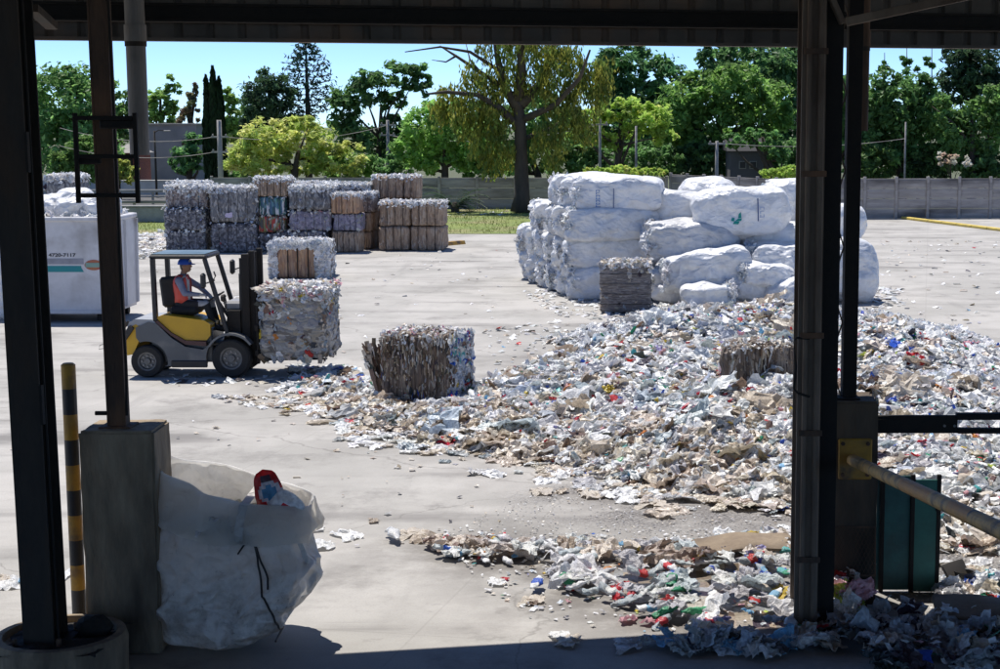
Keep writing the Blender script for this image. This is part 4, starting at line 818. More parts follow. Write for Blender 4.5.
# ------------------------------------------------------------------ white waste bag in front
def waste_bag():
    p = at(228, 652); root = empty('waste_bag', (p[0], p[1] + .35, 0)); tag(root, 'open grey white bulk bag slumped against the left concrete block with red packaging inside', 'bulk bag')
    nA, nZ = 132, 84; g = 1 / ppm(p[1] + .2)
    # outline from bottom to mouth: (height, centre offset x, half width x, half depth y)
    prof = np.array([(0, -.20, .24, .24), (.05, -.19, .34, .34), (.18, -.14, .445, .41), (.42, -.05, .56, .45), (.62, .005, .61, .45), (.85, .01, .60, .42), (1.0, .01, .58, .38), (1.3, .0, .585, .30), (1.5, .0, .60, .25)])
    a = np.linspace(0, 2 * math.pi, nA, endpoint=False); V = []
    ca, sa = np.cos(a), np.sin(a)
    se = 1 / (np.abs(ca) ** 3.2 + np.abs(sa) ** 3.2) ** (1 / 3.2)
    mouth = 1.385 - .19 * ca - .10 * np.maximum(0, -sa) ** 1.5 + .015 * np.sin(5 * a) + .13 * np.maximum(0, -ca) ** 10
    Pr = []
    for i in range(nZ):
        t = i / (nZ - 1); z = t * mouth
        zz = np.interp(t, [0, 1], [0, 1]) * 1.5
        ox, wx, wy = (np.interp(zz, prof[:, 0], prof[:, k]) for k in (1, 2, 3))
        # the folded collar overhangs
        cf = np.where(t > .77, .015 * math.sin(min(1, (t - .77) / .08) * math.pi / 2), 0)
        Pr.append(np.stack([ox + (wx + cf) * ca * se, (wy + cf) * sa * se, z], 1))
    P = np.concatenate(Pr); q = P * np.array((1, 1, .55))
    fold = 1 - np.abs(vn(np.c_[P[:, 0] * 3.2 + P[:, 2] * 1.5, P[:, 1] * 3.2, P[:, 2] * 1.3], 4)) * 2; fine = fbm(P * 7, 3, 8); big = fbm(P * 1.8, 2, 12)
    rad = P[:, :2] / (np.linalg.norm(P[:, :2], axis=1)[:, None] + 1e-9); zt = np.clip(P[:, 2] / 1.2, 0, 1)
    sharp = 1 - np.abs(vn(np.c_[P[:, 0] * 4.5 - P[:, 2] * 3.2, P[:, 1] * 4.5, P[:, 2] * 2.2], 31)) * 3; sharp = np.maximum(sharp, -.4); disp = .03 * fold + .042 * sharp * sstep((1.15 - P[:, 2]) / .2) + .012 * fine + .05 * big * sstep(zt * 3) ; P[:, :2] += rad * disp[:, None]
    low = np.exp(-((P[:, 2] - .25) / .22) ** 2); P[:, :2] += rad * (low * .035 * (1 - 2 * np.abs(vn(P * np.array((5, 5, 9)), 21))))[:, None]
    f1, f2 = worley(P + .12 * np.stack([fbm(P * 2.2, 2, 41), fbm(P * 2.2, 2, 42), fbm(P * 2.2, 2, 43)], 1), 70, 17, (1, 1, .8)); lowz = .35 + .65 * sstep((1.15 - P[:, 2]) / .5)
    P[:, :2] += rad * ((f1 - .13) * .34 * lowz)[:, None]
    P[:, 2] += .02 * vn(P * 4, 3) * sstep(P[:, 2] / .2)
    # diagonal crease under the folded collar
    Fc = [(i * nA + j, i * nA + (j + 1) % nA, (i + 1) * nA + (j + 1) % nA, (i + 1) * nA + j) for i in range(nZ - 1) for j in range(nA)]
    mb = MB(); mb.add(P, Fc); mb.add([P[:nA].mean(0)], []) if False else None
    Fb = [tuple(range(nA))[::-1]]; mb.F.append((Fb, 0)); mb.C.append(np.ones((1, 3))); mb.M.append(np.zeros(1, int))
    def woven(nm, c1, c2, tr, k):
        m, nt, b = _bsdf(nm); N = nt.nodes; L = nt.links; tc = N.new('ShaderNodeTexCoord'); O = tc.outputs['Object']
        n1 = N.new('ShaderNodeTexNoise'); n1.inputs['Scale'].default_value = 3.4; n1.inputs['Detail'].default_value = 10; n1.inputs['Roughness'].default_value = .75; L.new(O, n1.inputs['Vector'])
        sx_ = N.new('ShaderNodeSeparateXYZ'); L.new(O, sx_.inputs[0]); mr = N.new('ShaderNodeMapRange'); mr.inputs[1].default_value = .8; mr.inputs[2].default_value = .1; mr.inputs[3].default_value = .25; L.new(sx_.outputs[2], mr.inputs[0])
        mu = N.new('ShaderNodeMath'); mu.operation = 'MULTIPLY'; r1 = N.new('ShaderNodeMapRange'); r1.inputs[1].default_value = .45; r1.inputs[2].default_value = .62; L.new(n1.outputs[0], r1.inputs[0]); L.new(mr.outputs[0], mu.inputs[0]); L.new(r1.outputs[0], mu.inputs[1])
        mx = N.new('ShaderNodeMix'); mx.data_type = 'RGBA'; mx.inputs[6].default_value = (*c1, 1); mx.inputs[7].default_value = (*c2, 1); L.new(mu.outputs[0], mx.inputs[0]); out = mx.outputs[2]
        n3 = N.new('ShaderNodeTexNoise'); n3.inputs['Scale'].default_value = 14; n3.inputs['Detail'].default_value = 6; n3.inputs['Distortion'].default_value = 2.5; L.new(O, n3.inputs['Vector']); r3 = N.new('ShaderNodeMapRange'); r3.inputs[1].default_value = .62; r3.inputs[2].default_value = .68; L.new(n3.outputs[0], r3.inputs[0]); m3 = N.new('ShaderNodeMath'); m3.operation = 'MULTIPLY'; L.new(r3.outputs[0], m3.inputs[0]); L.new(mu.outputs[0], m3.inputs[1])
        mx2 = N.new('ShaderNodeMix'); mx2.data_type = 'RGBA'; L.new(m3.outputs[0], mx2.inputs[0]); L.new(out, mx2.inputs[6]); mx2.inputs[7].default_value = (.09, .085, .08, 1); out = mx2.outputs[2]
        L.new(out, b.inputs['Base Color']); b.inputs['Roughness'].default_value = .5; crumple(N, L, O, b, 4.5, 11., k, .07)
        t = N.new('ShaderNodeBsdfTranslucent'); L.new(out, t.inputs[0]); ms = N.new('ShaderNodeMixShader'); mt_ = N.new('ShaderNodeMapRange'); mt_.inputs[1].default_value = .5; mt_.inputs[2].default_value = .95; mt_.inputs[3].default_value = tr * .4; mt_.inputs[4].default_value = tr; L.new(sx_.outputs[2], mt_.inputs[0]); L.new(mt_.outputs[0], ms.inputs[0]); L.new(b.outputs[0], ms.inputs[1]); L.new(t.outputs[0], ms.inputs[2]); L.new(ms.outputs[0], N['Material Output'].inputs[0]); return m
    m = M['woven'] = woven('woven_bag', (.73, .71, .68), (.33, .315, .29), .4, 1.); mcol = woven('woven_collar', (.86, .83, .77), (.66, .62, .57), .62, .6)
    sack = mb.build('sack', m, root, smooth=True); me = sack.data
    bv = BVHTree.FromPolygons([Vector(v) for v in P], Fc)
    def on(x, z, off=.012):
        h_ = bv.ray_cast(Vector((x, -3, z)), Vector((0, 1, 0))); return np.array(h_[0]) + np.array((0, -off, 0)) if h_[0] else np.array((x, -.5, z))
    # collar folded over: a cloth band wrapped below the rim
    cb = MB(); nC = 9; Q = []
    rim = P[-nA:]; ctr = rim.mean(0)
    drop = .31 + .06 * (1 - ca) / 2 + .03 * np.cos(3 * a) + .04 * vn(np.c_[ca * 2, sa * 2, 0 * ca], 6)
    for k in range(nC):
        t = k / (nC - 1); zq = rim[:, 2] + .02 * math.sin(t * 3.14) - drop * t
        fr = np.clip(zq / mouth, 0, 1) * (nZ - 1); i0 = np.floor(fr).astype(int); i0 = np.clip(i0, 0, nZ - 2); ff = (fr - i0)[:, None]
        G = P.reshape(nZ, nA, 3); base = G[i0, np.arange(nA)] * (1 - ff) + G[i0 + 1, np.arange(nA)] * ff
        rd = np.c_[ca, sa, 0 * ca]; Q.append(np.c_[base[:, :2], zq] + rd * (.016 + .055 * math.sin(t * 2.0) + .03 * t * vn(np.c_[ca * 4, sa * 4, 0 * ca + t], 3)[:, None] + .012 * vn(np.c_[ca * 11, sa * 11, 0 * ca + t * 2], 5)[:, None]))
    Q = np.concatenate(Q); Fq = [(i * nA + j, (i + 1) * nA + j, (i + 1) * nA + (j + 1) % nA, i * nA + (j + 1) % nA) for i in range(nC - 1) for j in range(nA)]
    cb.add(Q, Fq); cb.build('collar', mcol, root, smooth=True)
    # seam strip on the collar and lifting loops, black cord
    bv2 = BVHTree.FromPolygons([Vector(v) for v in Q], Fq)
    def on2(x, z, off=.012):
        h_ = bv2.ray_cast(Vector((x, -3, z)), Vector((0, 1, 0))); return np.array(h_[0]) + np.array((0, -off, 0)) if h_[0] else on(x, z, off)
    mb = MB()
    def ribbon(mb, pts, wd):
        pts = np.array(pts); T_ = np.gradient(pts, axis=0); sd = np.cross(T_, (0, -1, 0)); sd /= np.linalg.norm(sd, axis=1)[:, None] + 1e-9
        V = np.concatenate([pts + sd * wd / 2, pts - sd * wd / 2, pts + sd * wd / 2 + (0, .004, 0), pts - sd * wd / 2 + (0, .004, 0)]); n = len(pts)
        mb.add(V, [(i, i + 1, n + i + 1, n + i) for i in range(n - 1)] + [(2 * n + i, 3 * n + i, 3 * n + i + 1, 2 * n + i + 1) for i in range(n - 1)])
    ribbon(mb, [on2(.17 - .05 * (1 - s), .9 + .42 * s, .016) for s in np.linspace(0, 1, 10)], .07); mb.build('seam_tape', M['woven'], root)
    mb = MB(); mb.tube([on(.22 + np.interp(z, [.12, .22, .4, .6, .8, .98], [.21, .2, .15, .1, .06, 0]), z, .012) for z in np.linspace(.98, .14, 40)], .009, 6)
    mb.tube([on(.22 + np.interp(z, [.58, .66, .82, .98], [.16, .15, .07, 0]), z, .014) for z in np.linspace(.98, .58, 22)], .009, 6)
    mb.tube([on(.22 + np.interp(z, [.82, .92, .97], [-.12, -.05, .02]), z, .016) for z in np.linspace(.97, .82, 12)], .008, 6); mb.build('cord', M['blackpaint'], root)
    mb = MB(); ribbon(mb, [(-.60, -.28, 1.12), (-.62, -.3, 1.1), (-.66, -.3, 1.0), (-.655, -.3, .86), (-.675, -.3, .76)], .045); ribbon(mb, [on(-.55 + .16 * s, 1.1 + .02 * math.sin(3 * s), .02) for s in np.linspace(0, 1.6, 8)], .05); mb.build('lifting_loop', M['woven'], root)
    mb = MB(); ribbon(mb, [(.57, -.25, .95), (.62, -.28, .85), (.655, -.26, .72)], .04); mb.build('lifting_loop', M['woven'], root)
    # waste filling the bag
    fl = MB(); n = 150; qx = rng.uniform(-.42, .46, n); qy = rng.uniform(-.36, .36, n); k = (qx / .5) ** 2 + (qy / .42) ** 2 < 1; qx, qy = qx[k], qy[k]
    scatter(fl, T_scr_hi, np.c_[qx, qy * .75, 1.02 - .12 * qx + rng.uniform(-.05, .05, len(qx))], rng.normal(size=(len(qx), 3)) * .5 + (0, 0, 1), rng.uniform(.2, .34, len(qx)), pal(len(qx), MIX_WHITE))
    mb2 = fl.build('loose_filling', M['trash'], root)
    r0 = empty('plastic_pack', (root.location.x + .37, root.location.y - .12, 1.13)); r0.scale = (1.18, 1.18, 1.18); tag(r0, 'bright red plastic pack with blue and white print sticking out of the white bag', 'packaging')
    def pouch(w0, w1, hh, seed, sgn, colf):
        n = 15; V = []; 
        for t in np.linspace(0, 1, n):
            for u in np.linspace(-1, 1, n):
                w_ = (w0 + (w1 - w0) * t) * math.sqrt(max(0, 1 - max(0, (t - .72) / .28) ** 2.2) + .002); V.append((u * w_, -sgn * .045 * (1 - u * u) * math.sin(math.pi * min(t + .15, 1)), t * hh))
        V = np.array(V); V[:, 1] += .018 * fbm(V * 14 + seed, 2, seed); V[:, 0] += .01 * fbm(V * 10 + seed, 2, seed + 1)
        Fc = np.array([(i * n + j, i * n + j + 1, (i + 1) * n + j + 1, (i + 1) * n + j) for i in range(n - 1) for j in range(n - 1)]); return V, Fc, colf(V[Fc].mean(1), hh)
    def redpack(c, hh):
        o = np.repeat([(.62, .035, .03)], len(c), 0); e = ((c[:, 0] - .01) / .085) ** 2 + ((c[:, 2] - hh * .47) / .075) ** 2; o[e < 1] = (.66, .68, .7); o[e < .42] = (.08, .3, .5); o[(np.abs(c[:, 2] - hh * .8) < .02) & (np.abs(c[:, 0]) < .035)] = (.1, .06, .08); return o
    Rz = np.array(Matrix.Rotation(R(-14), 3, 'Y')); mb = MB()
    for sg in (1, -1): V, Fc, c = pouch(.13, .075, .31, 3, sg, redpack if sg > 0 else (lambda c, h_: np.repeat([(.6, .035, .03)], len(c), 0))); mb.add(V @ Rz.T, Fc, c)
    mb.build('pouch', M['trash'], r0, smooth=True)
    mb = MB(); V, Fc, c = pouch(.12, .1, .17, 9, 1, lambda c, hh: np.where(((np.abs(c[:, 2] - .05) < .03) & (np.abs(c[:, 0] - .02) < .06))[:, None], (.55, .04, .05), (.66, .68, .68))); mb.add(V @ np.array(Matrix.Rotation(R(35), 3, 'Y')).T + (.06, -.07, .0), Fc, c); mb.build('wrapper', M['trash'], r0, smooth=True)
waste_bag()
# ------------------------------------------------------------------ bales
G4 = [(.30, .30, .32), (.16, .16, .18), (.42, .42, .44), (.22, .22, .25), (.10, .10, .12), (.34, .33, .36), (.5, .5, .5), (.24, .22, .22)]
BM = {
 'pet': vmat('pressed_bottles', G4, 13, (1, 1, 1.5)), 'petblue': vmat('pressed_grey_film', [(.13, .13, .15), (.08, .08, .095), (.19, .19, .215), (.1, .1, .12), (.25, .25, .275), (.05, .05, .06)], 14, (1, 1, 1)),
 'petv': vmat('pressed_film_upright', [(.15, .15, .16), (.23, .23, .235), (.09, .09, .1), (.34, .33, .33), (.12, .115, .12), (.19, .185, .19)], 11, (1.7, 1.7, .6)),
 'lilac': vmat('pressed_lilac_film', [(.22, .2, .27), (.15, .14, .2), (.33, .3, .38), (.2, .19, .22), (.28, .27, .33)], 12, (1.4, 1.4, 1)),
 'card': vmat('pressed_cardboard', [(.38, .275, .195), (.3, .205, .14), (.44, .33, .24), (.35, .25, .175), (.25, .185, .14), (.47, .375, .295)], 9, (3.2, 3.2, .5), .85, .8),
 'orange': vmat('pressed_orange_card', [(.46, .28, .17), (.38, .22, .13), (.5, .33, .21), (.4, .27, .19), (.32, .2, .14)], 7, (3, 3, .45), .85, .8),
 'brownpet': vmat('pressed_brownish_mix', [(.22, .17, .15), (.15, .12, .115), (.3, .25, .22), (.13, .12, .13), (.36, .33, .31)], 12, (1.6, 1.6, 1)),
 'colour': vmat('pressed_coloured_packs', [(.03, .09, .1), (.05, .12, .2), (.55, .56, .58), (.04, .16, .12), (.02, .04, .06), (.12, .25, .3)], 8, (2.4, 2.4, .5)),
 'colour2': vmat('pressed_red_green_packs', [(.4, .05, .04), (.1, .1, .09), (.42, .4, .38), (.2, .2, .08), (.05, .06, .06), (.25, .2, .12)], 8, (2.2, 2.2, .7)),
 'paper': vmat('pressed_paper', [(.2, .175, .16), (.26, .23, .215), (.16, .14, .135), (.31, .285, .27), (.225, .2, .19)], 9, (1, 1, 6), .85, .7),
 'layer': vmat('pressed_layers', [(.12, .09, .07), (.2, .155, .12), (.08, .06, .05), (.28, .23, .19), (.15, .11, .085)], 9, (3.4, 2.5, .35), .85, .9),
 'mix': vmat('pressed_mixed_bottles', [(.28, .27, .25), (.2, .19, .18), (.36, .35, .33), (.15, .14, .13), (.42, .4, .37), (.3, .27, .22), (.23, .23, .25)], 9, (1, 1, 1.9)),
}
WIRE = M['steel2']
def rbox(w_, d_, h_, seed, nx=18, ny=14, nz=14, amp=.03, e=9., ridge=0.):
    """rounded, irregular block, base at z = 0"""
    V = []; Fc = []; dims = np.array((w_, d_, h_)) / 2; cnt = {0: nx, 1: ny, 2: nz}; off = 0
    for ax in range(3):
        u, v = [(1, 2), (2, 0), (0, 1)][ax]
        for sg in (-1, 1):
            nu, nv = cnt[u] + 1, cnt[v] + 1; U, W = np.meshgrid(np.linspace(-1, 1, nu), np.linspace(-1, 1, nv), indexing='ij'); p = np.zeros((nu * nv, 3)); p[:, ax] = sg; p[:, u] = U.ravel(); p[:, v] = W.ravel(); V.append(p)
            i, j = np.meshgrid(np.arange(nu - 1), np.arange(nv - 1), indexing='ij'); i = i.ravel(); j = j.ravel(); q = np.stack([i * nv + j, (i + 1) * nv + j, (i + 1) * nv + j + 1, i * nv + j + 1], 1) + off
            Fc.append(q if sg > 0 else q[:, ::-1]); off += nu * nv
    V = np.concatenate(V); Fc = np.concatenate(Fc)
    nr = (np.abs(V) ** e).sum(1) ** (1 / e); S_ = V / nr[:, None]; P = S_ * dims
    nn = np.sign(S_) * np.abs(S_) ** (e - 1) / dims; nn /= np.linalg.norm(nn, axis=1)[:, None]
    D = amp * (fbm(P * 2.6 + seed * 7.1, 3, seed) * .8 + .5 * fbm(P * 9 + seed, 2, seed + 3))
    if ridge: D = D + ridge * vn(np.c_[P[:, 0] * 22, P[:, 1] * 22, P[:, 2] * 1.2] + seed, seed + 5)
    P = P + nn * D[:, None]; P[:, 2] = np.maximum(P[:, 2] + h_ / 2, 0.0)
    return P, Fc
def face_pts(w_, d_, h_, n, faces, g):
    ar = {'f': w_ * h_, 'b': w_ * h_, 'l': d_ * h_, 'r': d_ * h_, 't': w_ * d_}; P = []; Nn = []; tot = sum(ar[f] for f in faces)
    for f in faces:
        k = max(1, int(n * ar[f] / tot)); a, c = g.uniform(-.5, .5, k), g.uniform(-.5, .5, k)
        if f == 't': p = np.c_[a * w_, c * d_, np.full(k, h_)]; nn = (0, 0, 1)
        elif f in 'fb': s_ = -1 if f == 'f' else 1; p = np.c_[a * w_, np.full(k, s_ * d_ / 2), (c + .5) * h_]; nn = (0, s_, 0)
        else: s_ = -1 if f == 'l' else 1; p = np.c_[np.full(k, s_ * w_ / 2), a * d_, (c + .5) * h_]; nn = (s_, 0, 0)
        P.append(p); Nn.append(np.repeat([nn], k, 0))
    return np.concatenate(P), np.concatenate(Nn).astype(float)
GBALE = 'pressed bales in the back row'
def bale(label, loc, rz, w_, d_, h_, style, seed, top=1., side=60, mixp=None, straps='v', ns=4, sz=.13, faces='flr', ridge=None, amp=.03, group=None, name='bale', tmix=None, tall=None, strips=False, res=1):
    g = np.random.default_rng(seed); root = empty(name, loc, rz); tag(root, label, 'bale', group)
    rd = ridge if ridge is not None else (.014 if style in ('card', 'orange', 'layer') else 0.)
    P, Fc = rbox(w_, d_, h_, seed, int(18 * res), int(14 * res), int(14 * res), amp, 11, rd); mb = MB(); mb.add(P, Fc); mb.build('block', BM[style], root, smooth=False)
    mb = MB()
    if side:
        p, nn = face_pts(w_ * .97, d_ * .97, h_ * .95, int(side * (w_ * h_ + d_ * h_ * 2)), faces, g)
        c = pal(len(p), mixp or MIX_PET, g) * (.66 if style in ('petblue', 'petv', 'lilac') and not mixp else 1)
        if strips:
            c = c * g.uniform(.5, 1.1, (len(c), 1)); tang = np.zeros_like(nn); 
            B = basis(nn + g.normal(0, .2, nn.shape), np.full(len(p), math.pi / 2) + g.normal(0, .12, len(p)))
            scatter(mb, T_strip, p + nn * .01, nn + g.normal(0, .22, nn.shape), np.c_[g.uniform(.7, 1.5, (len(p), 1)) * sz * 2.2, np.full((len(p), 1), sz * 2.2), np.full((len(p), 1), sz * 1.5)], c, spin=math.pi / 2 + g.normal(0, .14, len(p)), g=g)
        else: scatter(mb, T_scr_lo, p + nn * .0, nn + g.normal(0, .35, nn.shape), g.uniform(.6, 1.35, len(p)) * sz, c, g=g)
    if top:
        p, nn = face_pts(w_ * 1.02, d_ * 1.02, h_, int(top * 150 * w_ * d_ + 20), 't', g)
        scatter(mb, T_scr_lo, p + nn * g.uniform(-.01, .05, (len(p), 1)), nn + g.normal(0, .6, nn.shape), g.uniform(.6, 1.4, len(p)) * sz, pal(len(p), tmix or MIX_WHITE, g), g=g)
        # shreds that hang over the top edges
        k = int(top * 60 * (w_ + d_)); t = g.uniform(-.5, .5, k); s_ = g.integers(0, 3, k)
        p = np.where((s_ == 0)[:, None], np.c_[t * w_, np.full(k, -d_ / 2), h_ - g.random(k) ** 2 * .16], np.where((s_ == 1)[:, None], np.c_[np.full(k, -w_ / 2), t * d_, h_ - g.random(k) ** 2 * .2], np.c_[np.full(k, w_ / 2), t * d_, h_ - g.random(k) ** 2 * .2]))
        nn = np.where((s_ == 0)[:, None], (0, -1., .4), np.where((s_ == 1)[:, None], (-1., 0, .4), (1., 0, .4)))
        scatter(mb, T_scr_lo, p, nn + g.normal(0, .5, nn.shape), g.uniform(.5, 1.2, k) * sz * .9, pal(k, tmix or MIX_WHITE, g), g=g)
    if mb.n: mb.build('loose_shreds', M['shred'], root, kind='stuff')
    if straps:
        for i in range(ns):
            mb = MB(); q = .012; sw_ = .016 if style in ('card', 'orange') else .009; f = (i + 1) / (ns + 1)
            if straps == 'v':
                x = (f - .5) * w_; Q = [(x, -d_ / 2 - q, 0.01), (x, -d_ / 2 - q, h_ + q), (x, d_ / 2 + q, h_ + q), (x, d_ / 2 + q, .01)]
            else:
                z = f * h_; Q = [(-w_ / 2 - q, d_ / 2 + q, z), (-w_ / 2 - q, -d_ / 2 - q, z), (w_ / 2 + q, -d_ / 2 - q, z), (w_ / 2 + q, d_ / 2 + q, z), (-w_ / 2 - q, d_ / 2 + q, z)]
            for a, b_ in zip(Q[:-1], Q[1:]): mb.bar(a, b_, sw_, sw_)
            mb.build('strap', WIRE, root)
    return root
def bpx(x0, x1, yt, yb, Y, z0=None):
    """width, height, centre of a block whose front face fills that photo rectangle at depth Y"""
    a = onY(x0, (yt + yb) / 2, Y); b_ = onY(x1, (yt + yb) / 2, Y); zt = onY((x0 + x1) / 2, yt, Y)[2]; zb = onY((x0 + x1) / 2, yb, Y)[2]
    return b_[0] - a[0], zt - zb, (a[0] + b_[0]) / 2, zb
def row(x0, x1, Y, d_, tiers, rz=0., name_='', sd=0, gap=.01):
    """tiers listed from the ground up: (height in photo px, style, label, options)"""
    xc0 = (x0 + x1) / 2; z = 0.
    tot = 0
    for (y0, y1, style, label, kw) in tiers:
        w_, h_, xc, zb = bpx(x0 + kw.pop('dx0', 0), x1 + kw.pop('dx1', 0), y0, y1, Y)
        jt = np.random.default_rng(int(xc * 100) + int(y0) + 5000); bale(label, (xc + jt.normal(0, .025), Y + d_ / 2 + jt.normal(0, .05), z), rz + kw.pop('rz', 0) + R(jt.normal(0, 1.6)), w_ * jt.uniform(.96, 1.02), d_ + kw.pop('dd', 0), h_ - gap, style, 1000 + sd + int(xc * 10) + int(y0), group=GBALE, **kw); z += h_
YB = 54.2
row(164, 206, YB, 1.5, [
 (229.5, 252, 'petblue', 'grey bottle bale at the ground in the leftmost column of the back row', dict(top=.25, side=26)),
 (207.5, 229.5, 'petblue', 'grey bottle bale in the middle of the leftmost column of the back row', dict(top=.25, side=26)),
 (186, 207.5, 'brownpet', 'brownish bale with heavy white shreds on top of the leftmost column', dict(top=1.6, side=20))])
row(209, 257, YB - .1, 1.6, [
 (221.5, 252, 'petblue', 'big dark blue grey bale under the one with the small pale tag', dict(top=.1, side=18, dx0=1)),
 (187, 221.5, 'petv', 'big dark grey bale bearing a small pale paper tag', dict(top=1.5, side=22))])
row(257.5, 286, YB + .15, 1.3, [
 (231, 251, 'petblue', 'dark blue grey bale at the foot of the narrow colourful column', dict(top=.1, side=20)),
 (214, 231, 'colour2', 'narrow bale with red and olive packs below the blue green one', dict(top=.1, side=6)),
 (195, 214, 'colour', 'narrow bale of blue and green packs with white stripes', dict(top=.1, side=4, dx0=1)),
 (176, 194, 'card', 'small cardboard bale with white shreds perched highest on the colourful column', dict(top=1.0, side=0, dx0=-5, dx1=1))])
row(288, 330, YB - .05, 1.5, [
 (230, 252, 'petblue', 'dark grey bale at the ground behind the white wrapped cardboard bale', dict(top=.1, side=20, dx0=-6, dx1=-2)),
 (209, 230, 'lilac', 'rounded lilac grey film bale in the middle tier right of the colourful column', dict(top=.2, side=24, amp=.05)),
 (186, 209, 'petv', 'shaggy grey film bale on top right of the colourful column', dict(top=1.7, side=30, amp=.05, dx1=1))])
row(332, 360, YB + .1, 1.1, [
 (229, 250.5, 'card', 'tan cardboard bale at the ground below the lilac speckled bale', dict(top=0, side=0)),
 (211.5, 229, 'lilac', 'lilac speckled bale between two cardboard bales', dict(top=0, side=14)),
 (192, 211.5, 'orange', 'orange brown cardboard bale with white shreds over the lilac speckled bale', dict(top=1.3, side=0))])
row(361, 372, YB + 1.4, 1.3, [
 (228, 246, 'card', 'narrow brown bale at the ground partly hidden behind the orange brown column', dict(top=0, side=0, ns=1)),
 (209, 228, 'card', 'narrow brown bale of the middle tier partly hidden behind the orange brown column', dict(top=0, side=0, ns=1)),
 (190, 209, 'brownpet', 'narrow greyish bale topping the half hidden column', dict(top=1.2, side=10, ns=1))])
row(377, 408.5, YB + .8, 1.4, [
 (222, 246.5, 'card', 'brown cardboard bale at the ground, left of the two front brown columns', dict(top=0, side=0, ns=3)),
 (198, 222, 'card', 'brown cardboard bale on top, left of the two front brown columns', dict(top=.5, side=0, ns=3))], rz=R(3))
row(410.5, 443.5, YB + .8, 1.4, [
 (222, 246.5, 'card', 'brown cardboard bale at the ground at the right end of the back row', dict(top=0, side=0, ns=3, dx1=1)),
 (198, 222, 'card', 'brown cardboard bale with white shreds on top at the right end of the back row', dict(top=1.0, side=0, ns=3))], rz=R(-1))
# taller column behind them
zc = 0
for (x0, x1, lab) in ((372, 403, 'left'), (403.5, 418, 'right')):
    z = 0
    for k, (y0, y1) in enumerate(((220, 241), (193, 220), (170.5, 193))):
        w_, h_, xc, zb = bpx(x0, x1, y0, y1, YB + 2.7)
        lb = 'brown bale in the rear tall stack, %s tier of its %s column' % (('bottom', 'middle', 'topmost')[k], lab)
        bale(lb, (xc, YB + 3.4, z), 0, w_, 1.3, h_ - .01, 'card', 1500 + k + int(x0), top=.35 if k == 2 else 0, side=0, ns=3 if lab == 'left' else 1, group=GBALE); z += h_
for i, (x0, x1, yt, lb) in enumerate(((168, 204, 183.5, 'white topped film bale in the second row behind the leftmost column'), (290, 330, 184, 'white topped film bale in the second row behind the shaggy grey one'), (331, 369, 185, 'white topped film bale in the second row behind the orange brown column'))):
    w_, h_, xc, zb = bpx(x0, x1, yt, 240, YB + 2.3); bale(lb, (xc, YB + 3.0, 0), 0, w_, 1.4, onY(x0, yt, YB + 2.3)[2], 'petv', 1700 + i, top=1.6, side=10, ns=0, straps=None, group=GBALE)
root = empty('paper_tag', tuple(onY(228.5, 215, YB - .15))); tag(root, 'small pale lilac paper tag stuck on the big dark grey bale', 'tag')
V, Fc, _ = scrap_T(5, 44, .04); mb = MB(); mb.add(np.c_[V[:, 0] * .24, V[:, 2] * .3 - .03, V[:, 1] * .3], Fc, (.62, .55, .72)); mb.build('sheet', M['shred'], root)
# white wrapped cardboard bale standing behind the forklift's load
w_, h_, xc, zb = bpx(270, 326, 243, 277.5, 45.0)
bw = bale('cardboard bale with tattered white wrapping standing behind the load of the forklift', (xc, 45.7, 0), R(2), w_, 1.3, onY(298, 243, 45)[2], 'orange', 31, top=1.5, side=0, straps=None)
mb = MB(); g = np.random.default_rng(4); hh = onY(298, 243, 45)[2]
n = 420; xs = np.where(g.random(n) < .7, g.uniform(.33, .5, n), g.uniform(-.5, -.43, n)) * w_; zs = g.uniform(0, hh, n); p = np.c_[xs, np.full(n, -.67), zs]; nn = np.repeat([(0, -1., 0)], n, 0); p2, n2 = face_pts(w_ * 1.02, 1.32, hh, 300, 'lr', g)
p3 = np.c_[g.uniform(-.5, .5, 120) * w_, np.full(120, -.68), hh - g.random(120) ** 1.5 * .1]; n3 = np.repeat([(0, -1., 0)], 120, 0)
P_ = np.concatenate([p, p2, p3]); N_ = np.concatenate([nn, n2, n3]); scatter(mb, T_scr_lo, P_, N_ + g.normal(0, .3, N_.shape), g.uniform(.12, .26, len(P_)), pal(len(P_), MIX_WHITE, g)); mb.build('white_wrapping', M['shred'], bw)
for x in (-.2, -.03, .16, .3):
    mb = MB(); mb.box((x * w_, -.67, hh / 2), (.03, .02, hh - .05)); mb.build('strap', WIRE, bw)
# paper bale in front of the white bags
p = at(626, 314); w_, h_, xc, zb = bpx(601, 651, 264, 314, p[1])
bale('grey brown paper bale with flat straps standing before the tall white bag stack', (p[0], p[1] + .5, 0), R(-3), w_, 1.0, h_, 'paper', 41, top=1.0, side=18, mixp=dict(grey=4, beige=2, dark=2, tan=3), straps='h', ns=4, sz=.12, tmix=dict(white=6, beige=5, grey=4))
# broken bale on the near edge of the heap
p = at(424, 411); w_ = 1.14; h_ = 1.2
nb_ = bale('dark brown bale of upright pressed layers, broken open on its left, in the heap edge', (p[0] + .0, p[1] + .5, -.05), R(-14), w_, .95, h_, 'layer', 51, top=1.2, side=330, mixp=dict(brown=30, tan=18, dark=10, grey=7, beige=9, white=6, red=.4, blue=.6), straps=None, sz=.066, faces='fl', ridge=.03, amp=.05, strips=True, tmix=dict(white=8, beige=4, pink=1, grey=3), res=1.6)
mb = MB(); p2, n2 = face_pts(w_, .95, h_, 330, 'r', g); scatter(mb, T_scr_lo, p2, n2 + g.normal(0, .4, n2.shape), g.uniform(.1, .2, len(p2)), pal(len(p2), dict(white=20, grey=16, blueish=10, blue=4, red=1.4, teal=2, yellow=.6, brown=4), g)); mb.build('bottle_side', M['trash'], nb_)
mb = MB(); # slab that has peeled off on the left
